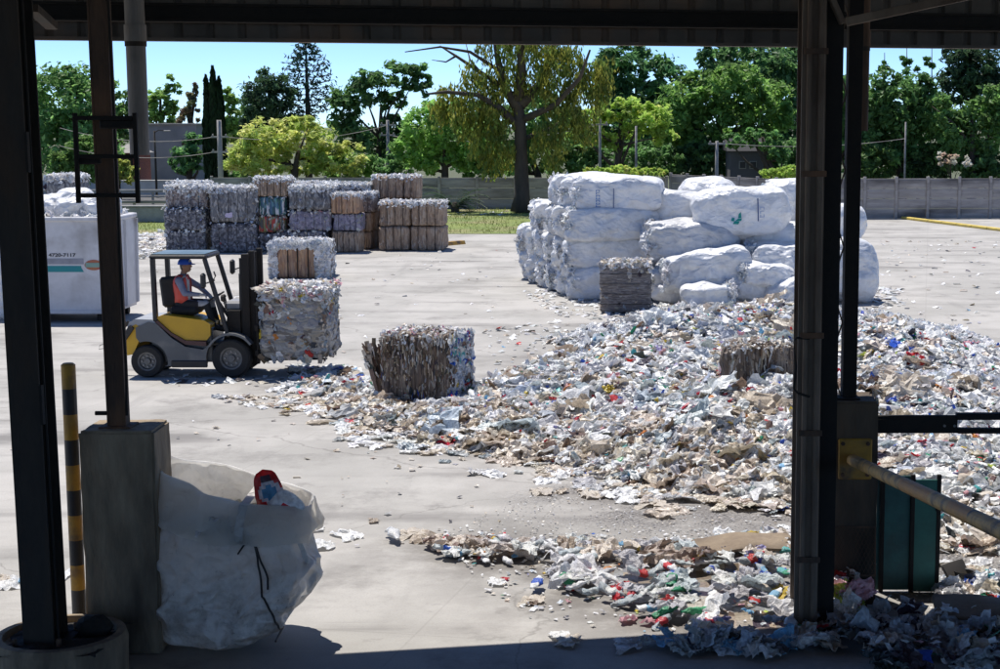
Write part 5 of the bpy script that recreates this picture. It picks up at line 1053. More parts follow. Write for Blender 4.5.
for k in range(120):
    t = g.uniform(0, .75); y = -.46 + g.random() * .62; Ls = g.uniform(.2, .5); d = np.array((-.30, 0, h_ - .25)); a_ = np.array((-w_ / 2 + .03 - g.random() * .07, y, .12)) + d * t + g.normal(0, .015, 3); b_ = a_ + d * Ls * (1 / (1 + t)) + g.normal(0, .03, 3); m_ = (a_ + b_) / 2 + g.normal(0, .012, 3); c = pal(1, dict(brown=10, tan=8, dark=4, beige=5, white=4), g)
    b_[2] = min(b_[2], h_ + .02); mb.bar(a_, m_, g.uniform(.03, .08), .014, col=c); mb.bar(m_, b_, g.uniform(.03, .08), .014, col=c)
mb.build('peeled_layer', M['trash'], nb_)
p = at(760, 432); w_, h_ = .95, .95
bale('half buried block of upright brown layers in the heap beside the steel column', (p[0], p[1] + .3, .26), R(8), w_, .6, h_, 'layer', 61, top=.8, side=260, mixp=dict(tan=20, beige=18, brown=10, grey=10, white=7), straps=None, sz=.07, faces='flr', ridge=.03, amp=.07, strips=True, tmix=dict(white=8, beige=6, grey=3), res=1.4)
p = at(642, 352); bale('slumped grey white bale remnant lying at the back of the heap', (p[0], p[1] + .3, .1), R(22), 1.25, .4, .36, 'mix', 71, top=1., side=90, mixp=dict(grey=8, white=5, beige=10, tan=5, clear=3, dark=1), straps=None, amp=.1)

# ------------------------------------------------------------------ the bulk bags
def bag_mat(tint=(.88, .885, .895)):
    m, nt, b = _bsdf('white_woven_plastic'); N = nt.nodes; L = nt.links; tc = N.new('ShaderNodeTexCoord')
    n1 = N.new('ShaderNodeTexNoise'); n1.inputs['Scale'].default_value = 2.2; n1.inputs['Detail'].default_value = 9; n1.inputs['Roughness'].default_value = .7; L.new(tc.outputs['Object'], n1.inputs['Vector'])
    cr = N.new('ShaderNodeValToRGB'); e = cr.color_ramp.elements; e[0].position = .3; e[0].color = (*[x * .72 for x in tint], 1); e[1].position = .55; e[1].color = (*tint, 1); L.new(n1.outputs[0], cr.inputs[0]); L.new(cr.outputs[0], b.inputs['Base Color'])
    b.inputs['Roughness'].default_value = .4
    mp = N.new('ShaderNodeMapping'); mp.inputs['Scale'].default_value = (1.2, 3, 3); L.new(tc.outputs['Object'], mp.inputs[0])
    mp.inputs["Scale"].default_value = (1., 1.6, 1.6); crumple(N, L, mp.outputs[0], b, 2.4, 6., .5, .16)
    t = N.new('ShaderNodeBsdfTranslucent'); L.new(cr.outputs[0], t.inputs[0]); ms = N.new('ShaderNodeMixShader'); ms.inputs[0].default_value = .2; L.new(b.outputs[0], ms.inputs[1]); L.new(t.outputs[0], ms.inputs[2]); L.new(ms.outputs[0], N['Material Output'].inputs[0])
    return m
M['bag'] = bag_mat(); M['bagdirty'] = bag_mat((.7, .7, .71))
GBAG = 'stuffed white bulk bags'
def bulk_bag(label, loc, rz, L_, W_, H_, seed, end=None, mt='bag', tilt=0., roll=0., wr=1., group=GBAG, ev=5.2, dirt=0, name='bulk_bag', cat='bulk bag'):
    g = np.random.default_rng(seed); root = empty(name, loc, rz); root.rotation_euler = (roll, tilt, rz); tag(root, label, cat, group)
    P, Fc = rbox(L_, W_, H_, seed, 48, 26, 20, 0., ev); P[:, 2] -= H_ / 2
    # sag: belly wider below the middle, ends pulled in
    u = P[:, 0] / (L_ / 2); s_ = 1 - .16 * np.abs(u) ** 3; P[:, 1] *= s_; P[:, 2] *= (1 - .10 * np.abs(u) ** 4)
    rad = P / (np.linalg.norm(P, axis=1)[:, None] + 1e-9); q = P + seed * 3.7
    rg = 1 - 2 * np.abs(vn(np.c_[q[:, 0] * 1.3 + q[:, 2] * .8, q[:, 1] * 3., q[:, 2] * 3.], seed)); rg2 = 1 - 2 * np.abs(vn(np.c_[q[:, 0] * 3.5 - q[:, 2] * 2.5, q[:, 1] * 5, q[:, 2] * 4], seed + 2))
    D = wr * (.06 * fbm(q * 1.3, 2, seed + 1) + .022 * rg + .008 * rg2) + .006 * fbm(q * 7, 2, seed + 4)
    if end:
        e_ = sstep((end * u - .55) / .4); D = D + e_ * (.10 * (1 - 2 * np.abs(vn(q * np.array((2.5, 5.5, 5.5)), seed + 7))) + .06 * fbm(q * 8, 2, seed + 9))
    f1, f2 = worley(P + .2 * np.stack([fbm(P * 1.6, 2, seed), fbm(P * 1.6, 2, seed + 1), fbm(P * 1.6, 2, seed + 2)], 1), 46, seed + 11, (.75, 1, 1)); D = D + wr * (f1 - .2) * .2
    P = P + rad * D[:, None]; P[:, 2] += H_ / 2
    mb = MB(); mb.add(P, Fc); o = mb.build('sack', M[mt], root, smooth=True)
    bm = bmesh.new(); bm.from_mesh(o.data); bmesh.ops.remove_doubles(bm, verts=bm.verts, dist=.002); bm.to_mesh(o.data); bm.free()
    if end:
        mb = MB(); n = 95; a = g.uniform(0, 6.28, n); r_ = np.sqrt(g.random(n)) * .46; p = np.c_[np.full(n, end * L_ * .475) + g.normal(0, .05, n), r_ * np.cos(a) * W_, H_ / 2 + r_ * np.sin(a) * H_ * .95]
        nn = np.c_[np.full(n, end * 1.), np.cos(a) * .5, np.sin(a) * .5] + g.normal(0, .5, (n, 3)); scatter(mb, T_scr_hi, p, nn, g.uniform(.16, .34, n), pal(n, dict(white=30, blueish=8, grey=5), g, .1), g=g); mb.build('tied_end', M['trash'], root)
    if dirt:
        pass
    return root, P, Fc
# tall stack: four tiers, columns running back to the left
D0 = np.array((.0, 39.9)); dirv = np.array((-.27, .963)); SW, SL, SH = 1.08, 2.25, .735
tn = ('bottom', 'second', 'third', 'top'); cn = ('front', 'second', 'third', 'fourth', 'fifth', 'rearmost'); nt_ = (4, 4, 4, 3, 3, 2)
PRN = {}
for c in range(6):
    for t in range(nt_[c]):
        g = np.random.default_rng(50 + c * 7 + t); pos = D0 + dirv * (c * SW + (.12 if t % 2 else 0)); sg = 1
        off = (0.12 if t == 3 else 0) * 1 + g.normal(0, .05); x = pos[0] - .12 + off - .04 * t * 0
        r_ = bulk_bag('white bulk bag, %s tier of the %s column in the tall left stack' % (tn[t], cn[c]), (x, pos[1], t * SH + (.0 if t else .0)), R(g.normal(0, 2.0)) + (R(-3) if t == 3 and c == 0 else 0), SL * (1.0 if t < 3 else .93), SW * 1.1, SH * 1.1, 300 + c * 11 + t * 3, end=-1, group='white bulk bags of the tall left stack', ev=7.)
        PRN[(c, t)] = r_
def bagpx(label, x0, x1, y0, y1, Y, seed, depth=1.1, **k):
    w_, h_, xc, zb = bpx(x0, x1, y0, y1, Y); return bulk_bag(label, (xc, Y + depth / 2, max(zb, 0)), k.pop('rz', 0), w_ * 1.02, depth, h_, seed, group='white bulk bags of the untidy right pile', **dict(dict(wr=1.35), **k))
b1 = bagpx('large white bulk bag with a green emblem and blue stripe topping the untidy pile', 698, 790, 189, 236, 38.6, 401, 1.15, rz=R(4), tilt=R(-2), ev=5)
bagpx('plain white bulk bag behind the paper bale side, high between the two stacks', 652, 706, 192, 238, 39.6, 402, 1.2)
bagpx('white bulk bag lying highest behind the one with the green emblem', 682, 736, 179, 205, 40.6, 403, 1.2, ev=3)
bagpx('white bulk bag with dark torn corner against the grey steel column, upper right', 766, 836, 181, 228, 40.2, 404, 1.2, end=-1)
b5 = bagpx('dirt speckled white bulk bag sloping under the one with the green emblem', 646, 737, 224, 266, 38.5, 405, 1.25, mt='bagdirty', tilt=R(5), wr=1.3, end=-1)
bagpx('smooth white bulk bag tilted up to the right in the lower middle of the pile', 670, 754, 252, 292, 37.7, 406, 1.1, tilt=R(-9), end=-1)
bagpx('folded white bulk bag directly under the right end of the bag with the emblem', 742, 815, 226, 258, 39.0, 407, 1.2)
bagpx('puckered white bulk bag half hidden by the column in the middle tier', 753, 826, 244, 284, 38.0, 408, 1.2, end=-1)
bagpx('small white bulk bag with an open mouth low in the pile', 724, 776, 277, 306, 37.6, 409, 1.0, rz=R(15), end=-1, ev=3)
b10 = bagpx('white bulk bag showing a green patch, lowest beside the column', 768, 822, 280, 309, 37.3, 410, 1.0, rz=R(60), ev=3)
bagpx('flattened white bulk bag on the ground right of the paper bale', 648, 694, 270, 294, 38.2, 411, 1.0, end=-1)
bagpx('white bulk bag lying on the ground under the smooth tilted one', 654, 730, 284, 305, 37.9, 412, 1.1)
bagpx('large white bulk bag filling the centre of the untidy pile behind the smooth one', 690, 800, 230, 300, 39.2, 415, 1.3, mt='bagdirty')
bagpx('upper white bulk bag seen right of the lattice post', 828, 869, 206, 244, 39.2, 413, 1.3, ev=3.2)
b14 = bagpx('lower big white bulk bag with a dark tear seen right of the lattice post', 822, 879, 241, 302, 38.4, 414, 1.3, ev=3.4)
bagpx('small slack white bulk bag squeezed in front of the smooth tilted one', 684, 732, 286, 307, 37.0, 421, .8, wr=1.6, end=1)
bagpx('small slack white bulk bag between the puckered bag and the open mouthed one', 742, 792, 266, 288, 37.5, 422, .9, wr=1.5, end=-1, tilt=R(6))
# prints on two of the bags
def print_on(bagrec, polys, mtl, name='print'):
    root, P, Fc = bagrec; bv = BVHTree.FromPolygons([Vector(v) for v in P], [tuple(int(i) for i in f) for f in Fc]); mb = MB()
    for Q in polys:      # quads as corner lists in (x, z), split finely
        Q = np.array(Q); n = 7; V = []
        for i in range(n):
            for j in range(n):
                s, t = i / (n - 1), j / (n - 1); q = (Q[0] * (1 - s) + Q[1] * s) * (1 - t) + (Q[3] * (1 - s) + Q[2] * s) * t
                h_ = bv.ray_cast(Vector((q[0], -3, q[1])), Vector((0, 1, 0))); V.append((q[0], (h_[0].y if h_[0] else 0) - .012, q[1]))
        mb.add(V, [(i * n + j, (i + 1) * n + j, (i + 1) * n + j + 1, i * n + j + 1) for i in range(n - 1) for j in range(n - 1)])
    mb.build(name, mtl, root, smooth=True)
inkb = mat('blue_ink', (.07, .2, .5), (.12, .27, .55), 20, .5); inkd = mat('navy_ink', (.08, .12, .25), (.12, .17, .3), 20, .5); inkg = mat('green_ink', (.0, .25, .22), (.02, .32, .26), 20, .5)
def rq(x, z, w_, h_): return [(x - w_ / 2, z - h_ / 2), (x + w_ / 2, z - h_ / 2), (x + w_ / 2, z + h_ / 2), (x - w_ / 2, z + h_ / 2)]
def glyphs(x, z0, z1, w_, n, seed):   # illegible upright blocky marks, as on the bag
    g = np.random.default_rng(seed); o = []; st = (z1 - z0) / n
    for i in range(n):
        zc = z0 + st * (i + .5); o += [rq(x - w_ * .35, zc, w_ * .2, st * .75), rq(x + w_ * .1 * g.normal(), zc + st * .25 * g.choice([-1, 1]), w_ * .8, st * .2)]
        if g.random() < .7: o.append(rq(x + w_ * .35, zc, w_ * .18, st * .7))
    return o
tr = PRN[(0, 3)]
print_on(tr, glyphs(-.47, .08, .52, .11, 7, 3), inkb); print_on(tr, [rq(-.08, .3, .022, .5)], inkd, 'stripe')
print_on(b1, [rq(.32, .62, .03, .55)], inkd, 'stripe'); print_on(b1, glyphs(.42, .42, .7, .12, 3, 8), mat('pale_blue_ink', (.35, .42, .62), (.5, .55, .68), 20, .5))
# the emblem: three tilted leaf strokes
e_ = [[(-.30, .30), (-.17, .29), (-.14, .36), (-.26, .37)], [(-.24, .37), (-.10, .37), (-.08, .43), (-.17, .43)], [(-.17, .44), (-.09, .44), (-.1, .58), (-.15, .54)], [(-.34, .38), (-.27, .36), (-.25, .44), (-.31, .46)]]
print_on(b1, e_, inkg, 'emblem')
print_on(b10, [rq(-.15, .35, .3, .3)], mat('green_cloth', (.1, .24, .2), (.16, .3, .26), 9, .6), 'patch')
# skip with its load
def skip():
    Y = 34.9; p0 = onY(14, 322, Y); p1 = onY(113, 322, Y); w_ = p1[0] - p0[0]; zt = onY(60, 219, Y)[2]; d_ = 1.75; zb = .2
    root = empty('waste_skip', ((p0[0] + p1[0]) / 2, Y, 0)); tag(root, 'white steel waste skip with printed phone number, teal stripe and oval logo', 'skip')
    wm = mat('white_skip_paint', (.66, .65, .66), (.56, .55, .56), 2.5, .5, 0, .08, c3=(.38, .36, .35), s3=1.3); hw = w_ / 2; t = .03
    mb = MB(); mb.box((0, 0, (zt + zb) / 2), (w_, t, zt - zb)); mb.box((0, d_, (zt + zb) / 2), (w_, t, zt - zb)); mb.box((0, d_ / 2, zb + .02), (w_, d_, .04))
    mb.box((-hw, d_ / 2, (zt + zb) / 2), (t, d_, zt - zb)); mb.build('body', wm, root)
    mb = MB(); y = d_ / 2; pr = [(hw, zt), (hw, zb), (hw + .22, zb + .35), (hw + .22, zt * .55), (hw + .06, zt)]
    mb.prism([(hw - .005, zb + .02), (hw + .03, zb + .06), (hw + .06, zt - .04), (hw - .005, zt - .04)], .02, d_ - .02); mb.build('end_wall', wm, root)
    for k in range(3):
        mb = MB(); yy = .06 + k * (d_ - .12) / 2; mb.prism([(hw + .02, zb + .06), (hw + .085, zb + .08), (hw + .115, zt - .08), (hw + .055, zt - .08)], yy - .04, yy + .04); mb.build('rib', wm, root)
    mb = MB(); mb.box((0, -.02, zt), (w_ + .06, .1, .1), bev=.02); mb.box((0, d_, zt), (w_ + .06, .1, .1), bev=.02); mb.box((-hw, d_ / 2, zt), (.1, d_ - .1, .098), bev=.02); mb.box((hw + .05, d_ / 2, zt), (.13, d_ - .1, .098), bev=.02); mb.build('rim', wm, root)
    mb = MB(); mb.box((0, -.02, zb + .03), (w_, .05, .08), bev=.01); mb.build('sill', wm, root)
    for x in (-hw + .3, hw - .3):
        mb = MB(); mb.box((x, d_ / 2, .12), (.12, d_ - .1, .16)); mb.build('runner', M['steel2'], root)
        for yy in (.15, d_ - .15): mb = MB(); mb.lathe([(.001, -.05), (.09, -.05), (.09, .05), (.001, .05)], (x + .12, yy, .092), 14, 'x'); mb.build('roller', M['steel2'], root)
    cx = root.location.x
    def X(px): return onY(px, 265, Y)[0] - cx
    def Z(py): return onY(60, py, Y)[2]
    def text(s, px0, px1, py, hpx, mt, bold=0.):
        cu = bpy.data.curves.new('lettering', 'FONT'); cu.body = s; cu.size = 1; cu.offset = bold; cu.extrude = .002; o = bpy.data.objects.new('t', cu); COL.objects.link(o); dg = bpy.context.evaluated_depsgraph_get(); me = bpy.data.meshes.new_from_object(o.evaluated_get(dg)); bpy.data.objects.remove(o)
        V = np.array([v.co[:] for v in me.vertices]); lo, hi = V.min(0), V.max(0); x0, x1 = X(px0), X(px1); z0 = Z(py + hpx / 2); z1 = Z(py - hpx / 2)
        for v in me.vertices: v.co = (x0 + (v.co.x - lo[0]) / (hi[0] - lo[0]) * (x1 - x0), -.019 - v.co.z, z0 + (v.co.y - lo[1]) / (hi[1] - lo[1]) * (z1 - z0))
        me.materials.clear(); me.materials.append(mt); link('lettering', me, root)
    dk = mat('black_lettering', (.05, .05, .06), None, 4, .6); gy = mat('grey_lettering', (.3, .3, .34), None, 4, .6)
    text('Tel. 4720-7117', 38, 76.5, 255, 3.6, dk, .03)
    mb = MB(); mb.box(((X(36) + X(84)) / 2, -.018, Z(261.3)), (X(84) - X(36), .006, Z(258.5) - Z(264.2))); mb.build('grey_band', mat('grey_band', (.34, .34, .38), None, 3, .6), root)
    mb = MB(); z0, z1 = Z(272), Z(265.8); x0, x1 = X(34), X(84); mb.prism([(x0, z0), (x1, z0), (x1 - .05, (z0 + z1) / 2 + .02), (x1 - .06, z1), (x0, z1)], -.02, -.016); mb.build('teal_band', mat('teal_band', (.01, .25, .25), (.01, .22, .26), 3, .5), root)
    a = np.arange(40) * 2 * math.pi / 40
    def disc(x, z, rx, rz, y, mt, nm):
        mb = MB(); V = np.c_[x + rx * np.cos(a), np.full(40, y), z + rz * np.sin(a)]; V2 = V + (0, .006, 0); mb.add(np.concatenate([V, V2]), [tuple(range(40)), tuple(range(79, 39, -1))] + [(i, 40 + i, 40 + (i + 1) % 40, (i + 1) % 40) for i in range(40)]); return mb.build(nm, mt, root)
    xo, zo = X(94), Z(265); disc(xo, zo, .2, .115, -.022, mat('logo_red', (.42, .09, .07), (.4, .15, .06), 5, .5), 'logo_oval')
    mb = MB(); mb.box((xo, -.025, zo), (.36, .008, .1), bev=.003); mb.build('logo_band', mat('logo_green', (.2, .36, .28), (.25, .35, .3), 6, .5), root)
    g = np.random.default_rng(12)
    for i, (px, py, L_, lb) in enumerate(((52, 212, .8, 'left of the bulging white film bundles in the skip'), (75, 206, 1.0, 'middle bulging white film bundle in the skip, the tallest'), (98, 211, .9, 'white film bundle in the skip beside the rusty pole'), (25, 210, .9, 'white film bundle in the skip behind the left steel column'))):
        q = onY(px, py, Y + .75); bulk_bag(lb, (q[0], Y + .8, zt - .32), R(g.uniform(-30, 30)), L_, 1.0, q[2] - zt + .72, 700 + i, wr=1.8, group='white film bundles in the skip', ev=2.8, name='film_bundle', cat='bundle')
    lm = MB(); n = 160; p = np.c_[cx + g.uniform(-.48, .48, n) * w_, Y + g.uniform(.1, 1.6, n), zt + g.uniform(-.08, .1, n)]; scatter(lm, T_scr_hi, p, g.normal(size=(n, 3)) + (0, 0, .8), g.uniform(.25, .5, n), pal(n, MIX_WHITE, g, .1)); lm.build('film_waste', M['trash'], kind='stuff', label='crumpled white film lying loose in the waste skip', category='waste')
skip()
w_, h_, xc, zb = bpx(40, 71, 176, 205, 42.); bale('grey film bale visible behind the load of the waste skip', (xc, 43, 0), 0, w_, 1.3, onY(55, 177, 42)[2], 'petv', 90, top=1., side=25, straps=None)
bulk_bag('grey white bulk bag at the far left edge beyond the steel column', (onY(-14, 260, 35)[0], 36, 0), 0, .95, 1.1, 1.85, 95, group=None)
bulk_bag('white film bag lying on the bag at the far left edge', (onY(-14, 220, 35)[0], 36, 1.7), 0, .9, 1.0, .75, 96, group=None, wr=1.6)
# ------------------------------------------------------------------ forklift: local x forward, z up, near side at y = 0
def forklift():
    p = at(147, 378); root = empty('forklift', (p[0], p[1], 0)); tag(root, 'grey and yellow forklift truck carrying a mixed waste bale on its forks', 'forklift')
    k = p[1] / F      # metres per px at the near side
    def X(px): return (px - 147) * k / .995
    def Z(py): return onY(190, py, p[1])[2]
    grey = mat('charcoal_paint', (.105, .115, .125), (.085, .092, .1), 2, .38, 0, .03, c3=(.2, .19, .18), s3=2.2); yel = mat('forklift_yellow', (.62, .36, .015), (.56, .32, .015), 3, .4, 0, .03); blk = M['blackpaint']; Wd = 1.12
    # body shell with wheel arch cut into its outline
    def arch(cx, cz, r, a0, a1, n=9): return [(cx + r * math.cos(t), cz + r * math.sin(t)) for t in np.linspace(a0, a1, n)]
    wr, wf, xf = .28, .335, X(232)
    poly = [(X(137), Z(338)), (X(137), Z(328)), (X(150), Z(322)), (X(158), Z(324)), (X(172), Z(338)), (X(186), Z(347)), (X(204), Z(350)), (X(210), Z(345))]
    fa = [(x, z) for x, z in arch(xf, wf - .01, .43, R(147), R(188), 7)]
    poly += fa + [(X(206), .2), (X(165), .2)] + [(x, z) for x, z in arch(0, wr - .01, .36, R(-8), R(108), 10)]
    mb = MB(); mb.prism(poly, .03, .15); mb.prism(poly, Wd - .15, Wd - .03)
    mb.box(((X(150) + X(212)) / 2, Wd / 2, .55), (X(212) - X(150), Wd - .32, .6), bev=.02); mb.box((X(236), Wd / 2, .52), (.3, Wd - .62, .4), bev=.02); mb.build('body', grey, root, fixn=True)
    mb = MB(); mb.box((X(190), .022, .24), (.62, .05, .12), bev=.015); mb.build('step', blk, root)
    cw = [(X(127), .38), (X(125), Z(345)), (X(127), Z(330)), (X(131), Z(325)), (X(139), Z(325)), (X(140), .66), (X(133), .4)]
    mb = MB(); mb.prism(cw, .06, Wd - .06); mb.build('counterweight', yel, root, fixn=True)
    mb = MB(); mb.prism([(X(128), Z(329)), (X(130), Z(323)), (X(136), Z(319.5)), (X(153), Z(320)), (X(157), Z(323)), (X(157), Z(327)), (X(139), Z(326)), (X(137), Z(324.5))], .05, Wd - .05); mb.build('rear_cover', mat('painted_reflection', (.36, .37, .38), (.3, .31, .32), 3, .45), root, fixn=True)  # top of the charcoal body; the pale colour paints its reflection
    mb = MB(); mb.box((X(129), .03, Z(333)), (.1, .04, .26), bev=.01, rot=Matrix.Rotation(R(35), 3, 'Y')); mb.build('badge', blk, root)
    hd = [(X(160), Z(322)), (X(157), Z(318)), (X(164), Z(315.5)), (X(205), Z(321)), (X(211), Z(325)), (X(211), Z(336)), (X(207), Z(341)), (X(186), Z(341)), (X(172), Z(333))]
    mb = MB(); mb.prism(hd, .09, Wd - .09); mb.build('hood', yel, root, fixn=True)
    mb = MB(); mb.prism([(X(156), Z(322.5)), (X(172), Z(336)), (X(186), Z(345)), (X(207), Z(346.5)), (X(207), Z(342)), (X(186), Z(341)), (X(172), Z(333)), (X(159), Z(321))], .05, .12); mb.build('trim', mat('dark_red_trim', (.1, .04, .035), None, 5, .5), root, fixn=True)
    # floor and dash
    mb = MB(); mb.box((X(222), Wd / 2, Z(345)), (.5, Wd - .2, .05), bev=.01); mb.build('floor_plate', blk, root)
    mb = MB(); mb.prism([(X(222), Z(344)), (X(240), Z(344)), (X(240), Z(312)), (X(228), Z(312))], .2, Wd - .2); mb.build('dash', M['steel2'], root, fixn=True)
    mb = MB(); mb.box((X(232), Wd / 2, Z(308)), (.3, .5, .16), bev=.04); mb.build('instrument_cowl', mat('grey_cowl', (.3, .3, .31), None, 5, .5), root)
    # guard: four posts, roof frame and bars
    def post(a, b_, y, w_=.085): mb = MB(); mb.bar((a[0], y, a[1]), (b_[0], y, b_[1]), .07, w_, bev=.012); return mb.build('guard_post', blk, root)
    for y in (.12, Wd - .12):
        post((X(156), Z(322)), (X(155), Z(259)), y, .12); post((X(229), Z(338)), (X(207), Z(259)), y, .075)
    zr = Z(257.5); xa, xb = X(152), X(209)
    mb = MB()
    for y in (.12, Wd - .12): mb.box(((xa + xb) / 2, y, zr), (xb - xa, .09, .07), bev=.02)
    for x in (xa + .03, xb - .03): mb.box((x, Wd / 2, zr), (.08, Wd - .3, .068), bev=.02)
    for i in range(6): y = .24 + i * (Wd - .48) / 5; mb.box(((xa + xb) / 2, y, zr + .0), (xb - xa - .14, .03, .05))
    gr = mb.build('guard_roof', blk, root)
    mb = MB(); mb.box(((xa + xb) / 2, Wd / 2, zr + .045), (xb - xa - .06, Wd - .22, .012), bev=.004); mb.build('roof_sheet', mat('roof_glass', (.04, .08, .085), (.16, .2, .2), 1.3, .35), gr)
    # wheels
    def wheel(x, z, r, y0, w_):
        mb = MB(); mb.lathe([(r * .58, 0), (r * .9, -.01), (r * .98, .02), (r, .05), (r, w_ - .05), (r * .98, w_ - .02), (r * .9, w_ + .01), (r * .58, w_)], (x, y0, z), 36, 'y')
        t = bpy.data.objects.new('wheel', None); COL.objects.link(t); t.parent = root; mb.build('tyre', M['rubber'], t, fixn=True)
        mb = MB(); mb.lathe([(r * .6, .0), (r * .58, .02), (r * .5, .025), (r * .46, .07), (r * .2, .075), (r * .18, .03), (.001, .028)], (x, y0, z), 30, 'y'); mb.build('rim', mat('rim_metal', (.2, .2, .2), (.1, .1, .1), 9, .5, .3), t, fixn=True)
        for j in range(8): a = j * math.pi / 4; mb = MB(); mb.lathe([(.001, -.005), (.018, -.005), (.02, .03)], (x + r * .34 * math.cos(a), y0 + .045, z + r * .34 * math.sin(a)), 6, 'y'); mb.build('lug_nut', M['conc'], t)
    wheel(xf, wf, wf, .0, .26); wheel(xf, wf, wf, Wd - .26, .26); wheel(0, wr, wr, .02, .22); wheel(0, wr, wr, Wd - .24, .22)
    mb = MB(); q = arch(xf, wf, .44, R(35), R(150), 12); q2 = arch(xf, wf, .405, R(150), R(35), 12); mb.prism(q + q2, -.02, .2); mb.build('mudguard', mat('mudguard', (.16, .165, .17), None, 4, .35), root, fixn=True)
    # mast
    xm = X(246); zt = Z(255)
    for y in (.2, Wd - .32):
        mb = MB(); mb.box((xm, y + .06, zt / 2 + .06), (.13, .1, zt - .12), bev=.008); mb.box((xm + .1, y + .1, zt / 2 + .12), (.1, .08, zt - .14), bev=.008); mb.build('mast_rail', M['steel2'], root)
        mb = MB(); mb.lathe([(.04, .3), (.04, zt - .35), (.026, zt - .34), (.026, zt - .08)], (xm - .1, y + .13, 0), 12); mb.build('lift_cylinder', blk, root)
    mb = MB()
    for z in (.3, 1.0, zt - .06): mb.box((xm, Wd / 2, z), (.1, Wd - .5, .09), bev=.01)
    mb.build('mast_crossbar', M['steel2'], root)
    for y in (.45, .66): mb = MB(); mb.box((xm + .03, y, zt * .5 + .1), (.03, .04, zt - .5)); mb.build('chain', M['rubber'], root)
    for y in (.38, .72): mb = MB(); mb.tube([(xm - .05, y, .4), (xm - .06, y, 1.2), (xm - .03, y, zt - .2), (xm + .06, y, zt - .1), (xm + .1, y, 1.1)], .016, 6); mb.build('hose', M['rubber'], root)
    xcg = xm + .2
    mb = MB()
    for z in (.42, .86): mb.box((xcg, Wd / 2, z), (.06, Wd - .1, .1), bev=.01)
    for y in (.12, Wd / 2, Wd - .12): mb.box((xcg + .01, y, .75), (.045, .06, 1.0), bev=.008)
    mb.build('carriage', M['steel2'], root)
    zf = .3
    for y in (.26, Wd - .38): mb = MB(); mb.prism([(xcg + .03, zf - .04), (xcg + 1.15, zf - .022), (xcg + 1.15, zf - .006), (xcg + .09, zf + .0), (xcg + .085, .95), (xcg + .035, .95)], y, y + .12); mb.build('fork', M['steel2'], root, fixn=True)
    # controls, seat, mirrors, lamp, tail bar
    mb = MB(); sx, sy, sz = X(172), Wd / 2, Z(313)
    mb.box((X(181), sy, sz), (.5, .5, .14), bev=.05); mb.bar((X(170), sy, sz + .05), (X(167), sy, sz + .58), .46, .13, bev=.045); mb.build('seat', M['rubber'], root)
    st = MB(); cx, cz = X(210), Z(300.5); d = np.array((-.52, 0, .85)); u = np.array((.85, 0, .52)); a = np.linspace(0, 2 * math.pi, 25)
    st.tube([np.array((cx, sy, cz)) + u * .17 * math.cos(t) + np.array((0, .17 * math.sin(t), 0)) for t in a], .014, 8); st.bar((cx - u[0] * .16, sy, cz - u[2] * .16), (cx + u[0] * .16, sy, cz + u[2] * .16), .03, .015); sw = st.build('steering_wheel', blk, root)
    mb = MB(); mb.tube([(cx, sy, cz), (X(224), sy, Z(322))], .03, 8); mb.build('steering_column', blk, sw)
    for y in (.24, .32, .4): mb = MB(); mb.tube([(X(226), y, Z(315)), (X(222.5), y, Z(300))], .01, 6); mb.lathe([(.001, 0), (.022, .01), (.02, .04), (.001, .045)], (X(222.3), y, Z(300)), 8); mb.build('lever', blk, root)
    for (x, y, z) in ((X(206.5), .02, Z(281)), (X(222), Wd - .1, Z(272))):
        mb = MB(); mb.box((x, y, z), (.08, .13, .26), bev=.03); mi = mb.build('mirror', blk, root); mb = MB(); mb.bar((x + .03, y + .03, z - .05), (x + .17, y + .12, z + .0), .018, .018); mb.build('mirror_arm', blk, mi)
    mb = MB(); mb.tube([(X(214), .1, Z(284)), (X(217), .02, Z(280)), (X(219), .02, Z(276)), (X(217), .06, Z(272))], .014, 6); mb.build('grab_handle', blk, root)
    mb = MB(); mb.lathe([(.001, -.03), (.05, -.03), (.065, .0), (.07, .03), (.001, .04)], (X(224), .14, Z(299)), 14, 'x'); mb.build('work_lamp', M['steel'], root)
    mb = MB(); mb.bar((X(119), .55, Z(326)), (X(99), .5, Z(350)), .05, .09, bev=.01); mb.bar((X(119), .55, Z(326)), (X(131), .55, Z(332)), .05, .06); mb.build('tail_bar', blk, root)
    mb = MB(); mb.tube([(X(101), .47, Z(346)), (X(92), .46, Z(349)), (X(91), .46, Z(353)), (X(97), .48, Z(352))], .008, 6); mb.build('tail_loop', M['conc'], root)
    # load
    lx0, lx1 = xcg + .07, X(327); w_ = lx1 - lx0 + .02; h_ = Z(291) - zf - .0
    bale('large mixed bottle bale with white scraps on top lifted on the forks', (p[0] + (lx0 + lx1) / 2 + .02, p[1] + .60, zf + .004), R(-2), w_, 1.2, h_, 'mix', 21, top=2.4, side=110, mixp=dict(white=3, grey=20, clear=22, beige=9, tan=12, dark=12, brown=11, orange=1.6, red=1.3, blue=.6, yellow=.6, lilac=2), straps=None, ns=0, sz=.15, faces='flrb', tmix=dict(white=20, beige=7, grey=4, pink=1.5, yellow=.7), amp=.05, res=1.5)
    return p, X, Z, Wd, sz
FP, FX, FZ, FW, SZ = forklift()

